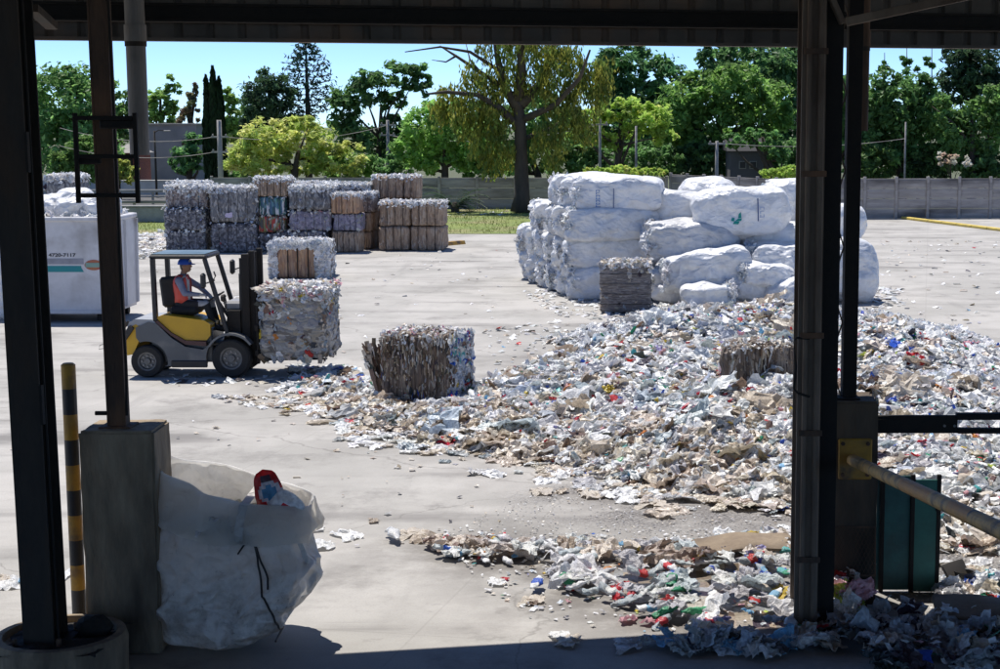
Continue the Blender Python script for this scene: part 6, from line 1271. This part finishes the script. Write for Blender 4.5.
# ------------------------------------------------------------------ driver
def driver():
    bx, by = FP[0], FP[1] + FW / 2; cx = FX(178); hz = SZ + .105
    def cap(bm, a, b_, r0, r1, n=14):
        a, b_ = Vector(a), Vector(b_); L_ = (b_ - a).length; q = (b_ - a).to_track_quat('Z', 'Y').to_matrix().to_4x4()
        for c, r in ((a, r0), (b_, r1)): bmesh.ops.create_icosphere(bm, subdivisions=3, radius=r, matrix=Matrix.Translation(c))
        bmesh.ops.create_cone(bm, cap_ends=True, segments=n, radius1=r0, radius2=r1, depth=L_, matrix=Matrix.Translation((a + b_) / 2) @ q)
    def ell(bm, c, s): bmesh.ops.create_icosphere(bm, subdivisions=3, radius=1, matrix=Matrix.Translation(c) @ Matrix.Diagonal((*s, 1)))
    sh = hz + .44
    J = dict(hip=(cx, 0, hz), chest=(cx - .02, 0, hz + .3), neck=(cx + .0, 0, sh + .07), head=(cx + .045, 0, sh + .215))
    bm = bmesh.new()
    ell(bm, (cx, 0, hz - .0), (.15, .18, .13)); ell(bm, (cx - .01, 0, hz + .16), (.125, .165, .17)); ell(bm, (cx - .02, 0, hz + .33), (.13, .19, .17)); cap(bm, (cx - .01, 0, sh - .02), (cx + .015, 0, sh + .1), .065, .055)
    h = J['head']; ell(bm, h, (.098, .077, .118)); ell(bm, (h[0] + .035, 0, h[2] - .06), (.06, .055, .055)); ell(bm, (h[0] + .1, 0, h[2] - .012), (.022, .015, .022)); ell(bm, (h[0] + .09, 0, h[2] - .058), (.015, .026, .008))
    for s in (-1, 1): ell(bm, (h[0] - .01, s * .077, h[2] - .01), (.026, .013, .034)); ell(bm, (h[0] + .082, s * .03, h[2] + .018), (.012, .016, .008))
    arms = {-1: [(cx - .02, -.20, sh - .03), (cx + .09, -.27, hz + .2), (cx + .33, -.2, hz + .17)], 1: [(cx - .02, .20, sh - .03), (cx + .2, .26, hz + .27), (FX(210) - .12, .13, FZ(300.5) - .0)]}
    for s, (a, e, w_) in arms.items():
        cap(bm, a, e, .07, .052); cap(bm, e, w_, .05, .034); d = (Vector(w_) - Vector(e)).normalized(); c = Vector(w_) + d * .05; ell(bm, c, (.055, .042, .026))
        for f in range(4):
            o = Vector((0, (-.03 + .02 * f) * 1.0, 0)); ln = (.062, .075, .07, .052)[f]; k1 = c + d * .035 + o; k2 = k1 + (d * .7 + Vector((0, 0, -.5))) * ln * .55; k3 = k2 + (d * .1 + Vector((-.2, 0, -1))) * ln * .5; cap(bm, k1, k2, .0105, .010, 8); cap(bm, k2, k3, .010, .0085, 8)
        t0 = c + Vector((-.02, -s * .035, .005)); t1 = t0 + Vector((.035, -s * .028, -.006)); cap(bm, t0, t1, .013, .011, 8); cap(bm, t1, t1 + d * .03, .011, .009, 8)
    for s in (-1, 1):
        kn = (cx + .43, s * .15, hz - .01); an = (cx + .55, s * .14, hz - .40); cap(bm, (cx + .02, s * .1, hz - .01), kn, .095, .07); cap(bm, kn, an, .066, .045); cap(bm, an, (an[0] + .16, an[1], an[2] - .045), .048, .038); 
    me = bpy.data.meshes.new('person'); bm.to_mesh(me); bm.free(); o = bpy.data.objects.new('tmp', me); COL.objects.link(o)
    md = o.modifiers.new('r', 'REMESH'); md.mode = 'VOXEL'; md.voxel_size = .008; sm = o.modifiers.new('s', 'SMOOTH'); sm.iterations = 3; sm.factor = .5
    dg = bpy.context.evaluated_depsgraph_get(); me2 = bpy.data.meshes.new_from_object(o.evaluated_get(dg)); me2.name = 'person'; bpy.data.objects.remove(o)
    skin = mat('skin', (.30, .16, .10), (.26, .135, .085), 8, .5); shirt = mat('grey_blue_shirt', (.25, .27, .36), (.19, .2, .28), 12, .85, 0, .5); trs = mat('dark_trousers', (.035, .033, .035), (.02, .02, .022), 12, .9, 0, .5); glove = mat('pale_glove', (.5, .48, .47), (.36, .35, .35), 15, .8); boot = M['rubber']; hair = M['blackpaint']
    for m_ in (skin, shirt, trs, glove, boot, hair): me2.materials.append(m_)
    for pl in me2.polygons:
        c = pl.center; i = 1
        if c.z > sh + .075: i = 0 if not (c.x < h[0] - .03 and c.z > h[2] - .07 and abs(c.y) < .076) else 5
        elif c.z < hz - .36: i = 4
        elif c.z < hz + .07 and (c.x > cx - .2) and abs(c.y) < .235 and not any((Vector(a[2]) - c).length < .13 for a in arms.values()): i = 2
        for s, a in arms.items():
            d = (Vector(a[2]) - Vector(a[1])).normalized()
            if (c - Vector(a[2])).dot(d) > -.01 and (c - Vector(a[2])).length < .2: i = 3
        pl.material_index = i; pl.use_smooth = True
    per = link('person', me2, None, (bx, by, 0)); tag(per, 'driver in blue cap and orange vest seated at the wheel of the forklift', 'person')
    # vest: shell over the torso, open in front
    mb = MB(); rings = []; n = 36; a = np.linspace(0, 2 * math.pi, n, endpoint=False)
    for z, rx, ry, ox in ((hz + .02, .155, .19, 0), (hz + .12, .145, .188, -.005), (hz + .24, .15, .2, -.015), (hz + .34, .155, .212, -.02), (hz + .42, .145, .205, -.02), (hz + .47, .115, .165, -.015), (hz + .505, .085, .10, -.0)):
        rings.append(np.c_[cx + ox + rx * np.cos(a), ry * np.sin(a), np.full(n, z) + .012 * np.cos(3 * a)])
    V = np.concatenate(rings); Fc = []
    for i in range(6):
        for j in range(n):
            am = a[j] + math.pi / n; arm_ = abs(abs(math.sin(am)) - 1) < .1 and i in (3, 4); opn = (am < .16 or am > 6.12)
            if not arm_ and not opn: Fc.append((i * n + j, i * n + (j + 1) % n, (i + 1) * n + (j + 1) % n, (i + 1) * n + j))
    fc = V[np.array(Fc)].mean(1); col = np.repeat([(.72, .10, .07)], len(Fc), 0); band = (np.abs(fc[:, 2] - hz - .13) < .035); col[band] = (.6, .6, .55); col[(np.abs(np.abs(fc[:, 1]) - .1) < .022) & (fc[:, 0] > cx)] = (.6, .6, .55)
    mb.add(V, Fc, col); o = mb.build('vest', M['paint'], per, smooth=True); o.modifiers.new('t', 'SOLIDIFY').thickness = .008
    blue = mat('blue_cap', (.02, .09, .5), (.016, .07, .42), 6, .5)
    hb = MB(); V = []; nA = 28; a = np.linspace(0, 2 * math.pi, nA, endpoint=False)
    for t in np.linspace(0, 1, 8):
        r = math.cos(t * math.pi / 2 * .98); V.append(np.c_[h[0] - .008 + .126 * r * np.cos(a), .102 * r * np.sin(a), np.full(nA, h[2] + .022 + .125 * math.sin(t * math.pi / 2))])
    V = np.concatenate(V); hb.add(V, [(i * nA + j, i * nA + (j + 1) % nA, (i + 1) * nA + (j + 1) % nA, (i + 1) * nA + j) for i in range(7) for j in range(nA)])
    o = hb.build('cap', blue, per, smooth=True)
    pk = MB(); V = []
    for t in np.linspace(-1, 1, 11): V += [(h[0] + .09 - .03 * t * t, t * .075, h[2] + .045), (h[0] + .175 - .06 * t * t, t * .07, h[2] + .028), (h[0] + .09 - .03 * t * t, t * .075, h[2] + .037), (h[0] + .175 - .06 * t * t, t * .07, h[2] + .02)]
    pk.add(V, [q for i in range(10) for q in ((4 * i, 4 * i + 1, 4 * i + 5, 4 * i + 4), (4 * i + 2, 4 * i + 6, 4 * i + 7, 4 * i + 3), (4 * i + 1, 4 * i + 3, 4 * i + 7, 4 * i + 5))]); pk.build('peak', blue, o)
    mb = MB(); mb.box((h[0] + .095, -.045, h[2] + .085), (.012, .05, .035), rz=-.5); mb.build('badge', M['conc'], o)
driver()
# ------------------------------------------------------------------ the waste heap
def heap():
    # soil-like packed base
    poly = np.array(HEAP + DRIFT); lo, hi = poly.min(0) - .3, poly.max(0) + .3; hi[1] = max(hi[1], np.array(BACK)[:, 1].max() + .3)
    xs = np.arange(lo[0], hi[0], .14); ys = np.arange(lo[1], hi[1], .14); X, Y = np.meshgrid(xs, ys, indexing='ij'); P = np.c_[X.ravel(), Y.ravel(), np.zeros(X.size)]
    hgt = heap_h(P); P[:, 2] = hgt - .07 + .04 * fbm(P * 5, 2, 3) * (hgt > .1); nx, ny = X.shape
    i, j = np.meshgrid(np.arange(nx - 1), np.arange(ny - 1), indexing='ij'); i = i.ravel(); j = j.ravel(); Fc = np.stack([i * ny + j, (i + 1) * ny + j, (i + 1) * ny + j + 1, i * ny + j + 1], 1)
    Fc = Fc[(hgt[Fc] > .02).all(1)]; mb = MB()
    mb.add(P, Fc, pal(len(Fc), dict(tan=4, grey=5, beige=4, brown=3, dark=2), jit=.3) * .75)
    def nrm(q):
        e = .12; dx = heap_h(q + (e, 0)) - heap_h(q - (e, 0)); dy = heap_h(q + (0, e)) - heap_h(q - (0, e)); n = np.c_[-dx, -dy, np.full(len(q), 2 * e)]; return n / np.linalg.norm(n, axis=1)[:, None]
    def lay(poly, n, T, smin, smax, mixer, tilt, lift=(.0, .09), g=rng):
        q = sample_poly(poly, n); h_ = heap_h(q); nn = nrm(q) + g.normal(0, tilt, (n, 3)); nn[:, 2] = np.abs(nn[:, 2]); s_ = g.uniform(smin, smax, n)
        scatter(mb, T, np.c_[q, h_ + g.uniform(*lift, n)], nn, s_, mixer(q, n))
    frontd = lambda q: edist(np.c_[q, 0 * q[:, 0]], [tuple(x) for x in FRONTLINE])
    def mixer(q, n):
        # the near rim of the heap is flattened beige stuff, the middle whiter and more colourful
        f = np.exp(-(frontline(q) / 1.5) ** 2) * .85; blot = sstep(.5 + 1.1 * fbm(np.c_[q * .35, 0 * q[:, 0]], 2, 77)); sel = rng.random(n) < np.clip(f + .15 * (blot - .5), 0, .9)
        a = pal(n, MIX_HEAP); b_ = pal(n, MIX_FRONT); c = np.where(sel[:, None], b_, a)
        return c
    ps = [(292, 388), (330, 404), (365, 424), (420, 442), (500, 454), (575, 468), (635, 486), (680, 492), (740, 500), (805, 506), (880, 540), (1025, 556)]
    FL = np.array([at(*p)[:2] for p in ps])
    def frontline(q):
        d = np.full(len(q), 1e9)
        for a, b_ in zip(FL[:-1], FL[1:]):
            ab = b_ - a; t = np.clip(((q - a) @ ab) / (ab @ ab), 0, 1); d = np.minimum(d, np.linalg.norm(q - a - t[:, None] * ab, axis=1))
        return d
    MIX_BIG = dict(white=46, grey=16, clear=13, blueish=9, beige=10, tan=4, brown=2, dark=2, **{k: v * .12 for k, v in SAT.items()})
    def mixbig(q, n): return np.where((rng.random(n) < np.exp(-(frontline(q) / 1.5) ** 2) * .8)[:, None], pal(n, MIX_FRONT), pal(n, MIX_BIG))
    lay(HEAP, 5200, T_scr_md, .18, .5, mixbig, .3); lay(HEAP, 3500, T_scr_lo, .1, .25, mixer, .4); lay(HEAP, 5200, T_bot_lo, .24, .37, mixer, .38); lay(HEAP, 1500, T_ball, .08, .2, mixer, .5); lay(HEAP, 8000, T_chip, .04, .11, mixer, .7, (.0, .12))
    muted = lambda q, n: pal(n, dict(beige=10, tan=7, white=8, grey=8, clear=4, brown=2))
    lay(HEAP, 650, T_scr_hi, .28, .5, muted, .35, (.0, .09))
    fr = pxpoly([(330, 404), (365, 424), (420, 442), (500, 454), (575, 468), (635, 486), (680, 492), (740, 500), (805, 506), (805, 470), (700, 455), (600, 440), (500, 425), (400, 410)]); lay(fr, 800, T_scr_hi, .26, .52, lambda q, n: pal(n, dict(beige=10, tan=8, white=8, grey=4, brown=3)), .3, (.0, .08))
    lay(fr, 420, T_bot_hi, .26, .38, lambda q, n: pal(n, dict(clear=6, white=8, beige=6, grey=5)), .3, (.0, .08))
    n = 420; i = rng.integers(0, len(FL) - 1, n); t = rng.random(n)[:, None]; q = FL[i] * (1 - t) + FL[i + 1] * t + np.c_[rng.normal(-.1, .25, n), -np.abs(rng.normal(0, .55, n)) + .2]
    scatter(mb, T_scr_hi, np.c_[q, heap_h(q) + .02], np.repeat([(0, 0, 1.)], n, 0) + rng.normal(0, .12, (n, 3)), np.c_[(lambda s: (s, s, s * .6))(rng.uniform(.12, .42, n))], pal(n, dict(white=10, beige=10, grey=4, tan=3, clear=3, red=.4, blue=.4)))
    lay(HEAP, 170, T_scr_hi, .5, .9, lambda q, n: pal(n, dict(white=12, grey=6, clear=5, beige=9, tan=5, blueish=3)), .22, (.04, .12))
    wm = lambda q, n: pal(n, dict(white=45, grey=18, blueish=8, clear=8, beige=7, dark=2, red=.5, blue=.6, green=.3))
    lay(BACK, 3800, T_scr_lo, .1, .28, wm, .45); lay(BACK, 3500, T_chip, .05, .14, wm, .6)
    # bottle colours: bodies clear or white, labels and caps saturated
    q = sample_poly(HEAP, 420); q = q[frontline(q) > 1.2]; scatter(mb, T_scr_hi, np.c_[q, heap_h(q) + rng.uniform(.05, .12, len(q))], nrm(q) + rng.normal(0, .35, (len(q), 3)), rng.uniform(.1, .22, len(q)), pal(len(q), SAT))
    n = 1100; q = sample_poly(HEAP, n); c = np.stack([pal(n, dict(clear=10, white=8, grey=5, teal=.8, green=.4)), pal(n, dict(**SAT, white=6)), pal(n, SAT)], 1)
    nn = nrm(q) + rng.normal(0, .5, (n, 3)); scatter(mb, T_bot_lo, np.c_[q, heap_h(q) + rng.uniform(.03, .12, n)], nn, rng.uniform(.24, .36, n), c)
    mb.build('waste_heap', M['trash'], kind='stuff', label='long heap of loose crushed bottles, film and packaging spread over the yard', category='waste')
    # fine litter on the open yard, round the bag stack and the heap
    lm = MB()
    def sp(poly, n, smin, smax, mx, T=T_chip):
        q = sample_poly(pxpoly(poly), n); scatter(lm, T, np.c_[q, rng.uniform(.008, .03, n)], np.repeat([(0, 0, 1.)], n, 0) + rng.normal(0, .2, (n, 3)), rng.uniform(smin, smax, n), pal(n, mx))
    LM = dict(white=30, grey=8, beige=8, tan=5, dark=8, sky=.6, blue=.4, red=.5)
    sp([(140, 260), (520, 250), (560, 330), (350, 380), (140, 380)], 150, .04, .16, LM); sp([(520, 292), (560, 288), (655, 300), (650, 322), (560, 318)], 330, .05, .2, dict(white=30, grey=8, beige=4, dark=2)); sp([(480, 330), (560, 320), (600, 345), (500, 375)], 120, .05, .18, LM)
    sp([(870, 240), (1000, 240), (1000, 345), (880, 320)], 120, .05, .2, LM); sp([(868, 285), (900, 290), (905, 306), (875, 310)], 90, .08, .26, dict(white=20, grey=8, dark=3)); sp([(10, 430), (320, 400), (420, 450), (600, 500), (420, 540), (10, 640)], 90, .03, .1, dict(beige=5, dark=6, tan=5, grey=3, white=2))
    sp([(560, 480), (800, 505), (800, 545), (600, 548), (440, 535)], 1100, .008, .03, dict(white=4, grey=12, beige=6, tan=4, dark=4)); sp([(880, 540), (1040, 555), (1040, 640), (900, 620)], 900, .008, .03, dict(white=4, grey=12, beige=6, dark=4)); sp([(420, 530), (800, 530), (820, 650), (520, 620)], 500, .02, .07, MIX_HEAP)
    sp([(215, 398), (250, 396), (325, 405), (345, 416), (300, 414), (240, 407)], 90, .07, .22, MIX_FRONT, T_scr_lo); sp([(128, 236), (165, 232), (166, 256), (138, 260), (128, 255)], 260, .12, .45, dict(white=14, grey=9, beige=8, dark=1), T_scr_lo); sp([(290, 366), (350, 368), (395, 395), (330, 404), (296, 392)], 420, .12, .34, MIX_HEAP, T_scr_lo)
    sp([(440, 208), (560, 206), (560, 215), (440, 216)], 30, .1, .4, MIX_WHITE); sp([(160, 375), (350, 378), (350, 388), (160, 386)], 60, .05, .2, LM)
    lm.build('litter', M['trash'], kind='stuff', label='small scattered scraps and chips of plastic on the concrete yard', category='litter')
heap()
# ------------------------------------------------------------------ individual pieces in the near drift
def pieces():
    g = np.random.default_rng(99)
    cls = [
     ('crushed_bottle', 'crushed clear bottle in the near drift of waste', 'bottle', T_bot_hi, dict(clear=10, grey=4), dict(clear=3, white=3), dict(white=3, grey=2), 46, (.24, .33)),
     ('crushed_bottle', 'crushed milky white bottle in the near drift of waste', 'bottle', T_bot_hi, dict(white=10), dict(white=6, grey=2), dict(white=3, blue=1), 30, (.22, .32)),
     ('crushed_bottle', 'crushed bottle with a red label in the near drift of waste', 'bottle', T_bot_hi, dict(clear=5, white=4), dict(red=6), dict(red=3, white=1), 12, (.26, .34)),
     ('crushed_bottle', 'crushed bottle with a blue label in the near drift of waste', 'bottle', T_bot_hi, dict(clear=5, white=4), dict(blue=4, sky=2), dict(blue=3, sky=1), 14, (.26, .34)),
     ('crushed_bottle', 'crushed bottle with a green or teal tint in the near drift of waste', 'bottle', T_bot_hi, dict(teal=3, green=2), dict(white=1, green=2), dict(green=2), 12, (.26, .34)),
     ('crushed_bottle', 'crushed bottle with a yellow label in the near drift of waste', 'bottle', T_bot_hi, dict(clear=4, beige=2), dict(yellow=4, orange=2), dict(yellow=2, orange=1), 7, (.24, .33)),
     ('plastic_scrap', 'crumpled dirty beige film scrap in the near drift of waste', 'plastic scrap', T_scr_hi, dict(beige=8, tan=3, white=3, brown=1), None, None, 40, (.26, .52)),
     ('plastic_scrap', 'crumpled pale film scrap in the near drift of waste', 'plastic scrap', T_scr_hi, dict(white=8, grey=4, clear=3), None, None, 60, (.24, .5)),
     ('plastic_scrap', 'small coloured film scrap in the near drift of waste', 'plastic scrap', T_scr_hi, SAT, None, None, 26, (.1, .22))]
    for nm, lb, ct, T, bm_, lm_, cm_, n, sr in cls:
        meshes = []
        for v in range(min(8, n)):
            mb = MB(); c = pal(1, bm_, g)[0]; cols = np.array([[c, pal(1, lm_, g)[0] if lm_ else c, pal(1, cm_, g)[0] if cm_ else c]])
            scatter(mb, [T[(v + int(g.integers(0, 8))) % len(T)]], [(0, 0, 0)], [(0, 0, 1.)], np.array([1.]), cols, spin=np.zeros(1), g=g); meshes.append(mb.mesh(nm, M['trash'], smooth=(nm == 'crushed_bottle')))
        q = sample_poly(DRIFT, n, g); far = lb.find('beige') > 0
        if far:      # the beige sheets lie along the back of the drift
            q = sample_poly(pxpoly([(428, 548), (452, 541), (600, 549), (690, 546), (800, 540), (800, 572), (640, 578), (560, 566), (470, 562)]), n, g)
        h_ = heap_h(q)
        for k in range(n):
            o = link(nm, meshes[k % len(meshes)], None, (q[k, 0], q[k, 1], h_[k] + g.uniform(.02, .08))); s_ = g.uniform(*sr); o.scale = (s_, s_, s_)
            o.rotation_euler = (g.normal(0, .22), g.normal(0, .18), g.uniform(0, 6.28)); tag(o, lb, ct, lb + 's')
    # single pieces lying apart on the concrete, each told by its place
    def one(nm, lb, ct, T, ti, px, py, s_, rz, c, cl=None, cc=None, tilt=0.):
        mb = MB(); cols = np.array([[PAL[c], PAL[cl or c], PAL[cc or c]]]) * g.uniform(.9, 1.1); scatter(mb, [T[ti % len(T)]], [(0, 0, 0)], [(0, 0, 1.)], np.array([1.]), cols, spin=np.zeros(1), g=g)
        p = at(px, py); o = mb.build(nm, M['trash'], None, nm == 'crushed_bottle', (p[0], p[1], .055 * s_ / .3 + .015)); o.scale = (s_, s_, s_ * (.5 if nm == 'plastic_scrap' else 1)); o.location.z = .02 if nm == 'plastic_scrap' else o.location.z; o.rotation_euler = (tilt, 0, rz); tag(o, lb, ct)
    one('crushed_bottle', 'flattened white bottle with broad blue label at the left tip of the near drift', 'bottle', T_bot_hi, 2, 536, 592, .34, -.15, 'white', 'blue', 'white')
    one('plastic_scrap', 'small white and red scrap lying alone left of the blue labelled bottle', 'plastic scrap', T_scr_hi, 1, 498, 584, .26, .3, 'white'); one('plastic_scrap', 'tiny red film tip attached beside the lone small white scrap', 'plastic scrap', T_scr_hi, 4, 505, 580, .1, .9, 'red')
    one('plastic_scrap', 'dirty white scrap with dark red edge just below the blue labelled bottle', 'plastic scrap', T_scr_hi, 5, 531, 602, .26, .1, 'beige'); one('plastic_scrap', 'dark red film strip just below the blue labelled bottle', 'plastic scrap', T_scr_hi, 2, 532, 604, .16, .0, 'brown')
    one('plastic_scrap', 'pale beige scrap lying alone near the shade edge', 'plastic scrap', T_scr_hi, 3, 568, 643, .32, -.3, 'beige'); one('plastic_scrap', 'white crumpled scrap beside the beige one near the shade edge', 'plastic scrap', T_scr_hi, 7, 560, 638, .28, .5, 'white'); one('plastic_scrap', 'clear wrinkled sheet right at the shade edge', 'plastic scrap', T_scr_hi, 0, 626, 647, .34, .2, 'grey')
    one('crushed_bottle', 'flattened long white bottle at the left end of the drift by itself', 'bottle', T_bot_hi, 4, 394, 541, .42, .35, 'white', 'white', 'white'); one('plastic_scrap', 'small brown crumpled lump alone on the concrete right of the white bag', 'plastic scrap', T_scr_hi, 6, 374, 522, .22, .2, 'tan')
    one('plastic_scrap', 'brown and cream crumpled sheet beside the long white bottle', 'plastic scrap', T_scr_hi, 2, 428, 539, .46, -.2, 'tan'); one('plastic_scrap', 'cream crumpled sheet touching the long white bottle', 'plastic scrap', T_scr_hi, 5, 412, 535, .36, .4, 'beige'); one('plastic_scrap', 'dark brown sheet under the cream and brown sheets', 'plastic scrap', T_scr_hi, 3, 436, 543, .3, .0, 'brown')
    one('plastic_scrap', 'white wavy scrap nearest to the right rim of the white bag', 'plastic scrap', T_scr_hi, 0, 320, 547, .42, .1, 'white'); one('plastic_scrap', 'white bundle of film farther behind the bag rim, pair to the right', 'plastic scrap', T_scr_hi, 4, 348, 536, .46, .6, 'white'); one('plastic_scrap', 'small white scrap just above the wavy one beside the bag rim', 'plastic scrap', T_scr_hi, 6, 318, 530, .28, .2, 'white')
    one('plastic_scrap', 'flat cream scrap lying alone in the middle of the concrete', 'plastic scrap', T_scr_hi, 7, 541, 493, .42, .1, 'beige'); one('plastic_scrap', 'left cream sheet of the row leading to the steel column', 'plastic scrap', T_scr_hi, 1, 594, 496, .46, .3, 'beige'); one('plastic_scrap', 'second cream sheet of the row leading to the steel column', 'plastic scrap', T_scr_hi, 3, 628, 500, .5, -.1, 'white'); one('plastic_scrap', 'third cream sheet of the row, long and flat', 'plastic scrap', T_scr_hi, 5, 650, 505, .4, .1, 'beige')
    one('plastic_scrap', 'blue and white wrapper on the ground left of the left steel column', 'plastic scrap', T_scr_hi, 2, 16, 584, .42, .2, 'white'); one('plastic_scrap', 'teal film corner on the wrapper left of the left steel column', 'plastic scrap', T_scr_hi, 6, 20, 582, .14, .7, 'sky'); one('plastic_scrap', 'dull beige sheet at the left frame edge near the footing', 'plastic scrap', T_scr_hi, 4, 2, 580, .36, .9, 'beige'); one('plastic_scrap', 'thin white strip between the left column and the striped pole', 'plastic scrap', T_strip, 1, 66, 577, .5, .0, 'white')
    # wooden / cardboard boards
    def board(lb, px, py, L_, W_, rz, mt, tilt, nm='cardboard_sheet', ct='cardboard', z=.1, sd=0):
        p = at(px, py); P, Fc = rbox(L_, W_, .03, sd, 20, 10, 2, 0, 14); P[:, 2] += .05 * fbm(np.c_[P[:, :2] * 1.6, 0 * P[:, 0]] + sd, 2, sd); mb = MB(); mb.add(P, Fc); o = mb.build(nm, mt, None, False, (p[0], p[1], z)); o.rotation_euler = (tilt, 0, rz); tag(o, lb, ct)
    cb_ = mat('grimy_cardboard', (.30, .235, .165), (.2, .15, .105), 4, .9, 0, .4, c3=(.12, .09, .07), s3=2)
    board('long torn brown cardboard sheet rising from the drift near the steel column', 745, 562, 1.05, .34, R(15), cb_, R(16), z=.17, sd=4)
    board('dusty brown cardboard sheet lying at the lower right corner in the sun', 985, 626, .9, .42, R(-4), cb_, R(12), z=.12, sd=7)
    board('small dark brown board leaning on litter right of the green screen', 952, 588, .28, .2, R(40), mat('dark_board', (.07, .06, .05), None, 5, .8), R(55), z=.14, sd=9)
    root = at(964, 590); root = empty('plastic_tub', (root[0], root[1], .0), .3); tag(root, 'small black plastic tub standing on litter right of the green screen', 'tub')
    mb = MB(); mb.lathe([(.001, .02), (.07, .02), (.09, .17), (.098, .175), (.098, .185), (.085, .18), (.066, .035), (.001, .03)], n=20); mb.build('body', M['blackpaint'], root)
    def branch(lb, pts, r):
        mb = MB(); mb.tube([at(x, y, z) for x, y, z in pts], np.linspace(r, r * .5, len(pts)), 7); tag(mb.build('branch', M['bark'], None, True), lb, 'branch')
    branch('dry crooked branch at the lower right corner', [(978, 640, .05), (985, 628, .16), (1000, 632, .12), (1020, 648, .05)], .03); branch('thinner dry twig beside the crooked branch', [(958, 650, .03), (975, 640, .12), (1002, 652, .05)], .016)
    # litter in the shade at the column foot and under the green screen
    mb = MB()
    def sh(poly, n, T, s0, s1, mx, h0=.02, h1=.2, tl=.5):
        q = sample_poly(pxpoly(poly), n, g); scatter(mb, T, np.c_[q, g.uniform(h0, h1, n)], np.repeat([(0, 0, 1.)], n, 0) + g.normal(0, tl, (n, 3)), g.uniform(s0, s1, n), pal(n, mx, g), g=g)
    MIX_SHADE = dict(blueish=3, white=1.5, grey=5, sky=1, clear=6, beige=1, dark=6, tan=2)  # grey and dark weights raised to paint shade into the litter colours
    sh([(832, 622), (900, 620), (945, 618), (1000, 640), (1010, 672), (880, 674), (850, 650), (828, 634)], 80, T_scr_hi, .18, .42, MIX_SHADE, .02, .12); sh([(832, 618), (900, 616), (945, 614), (1000, 640), (1010, 672), (880, 674), (850, 650), (828, 634)], 90, T_chip, .05, .13, MIX_HEAP, .03, .2)
    sh([(690, 640), (780, 642), (830, 636), (836, 650), (770, 656), (700, 652)], 42, T_scr_hi, .16, .36, MIX_SHADE, .02, .09); sh([(640, 640), (720, 642), (720, 656), (650, 656)], 14, T_scr_hi, .14, .3, MIX_SHADE, .02, .06); sh([(940, 585), (1010, 590), (1010, 608), (942, 606)], 90, T_scr_hi, .12, .32, MIX_HEAP, .02, .12); sh([(985, 634), (1030, 630), (1030, 665), (960, 660)], 60, T_scr_hi, .1, .3, MIX_FRONT, .02, .1)
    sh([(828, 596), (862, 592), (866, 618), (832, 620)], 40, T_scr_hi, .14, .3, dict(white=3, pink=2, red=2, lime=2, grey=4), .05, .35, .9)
    tag(mb.build('litter', M['trash'], kind='stuff'), 'bluish crumpled film and scraps with shade painted in, heaped at the foot of the column', 'litter', kind='stuff')
pieces()
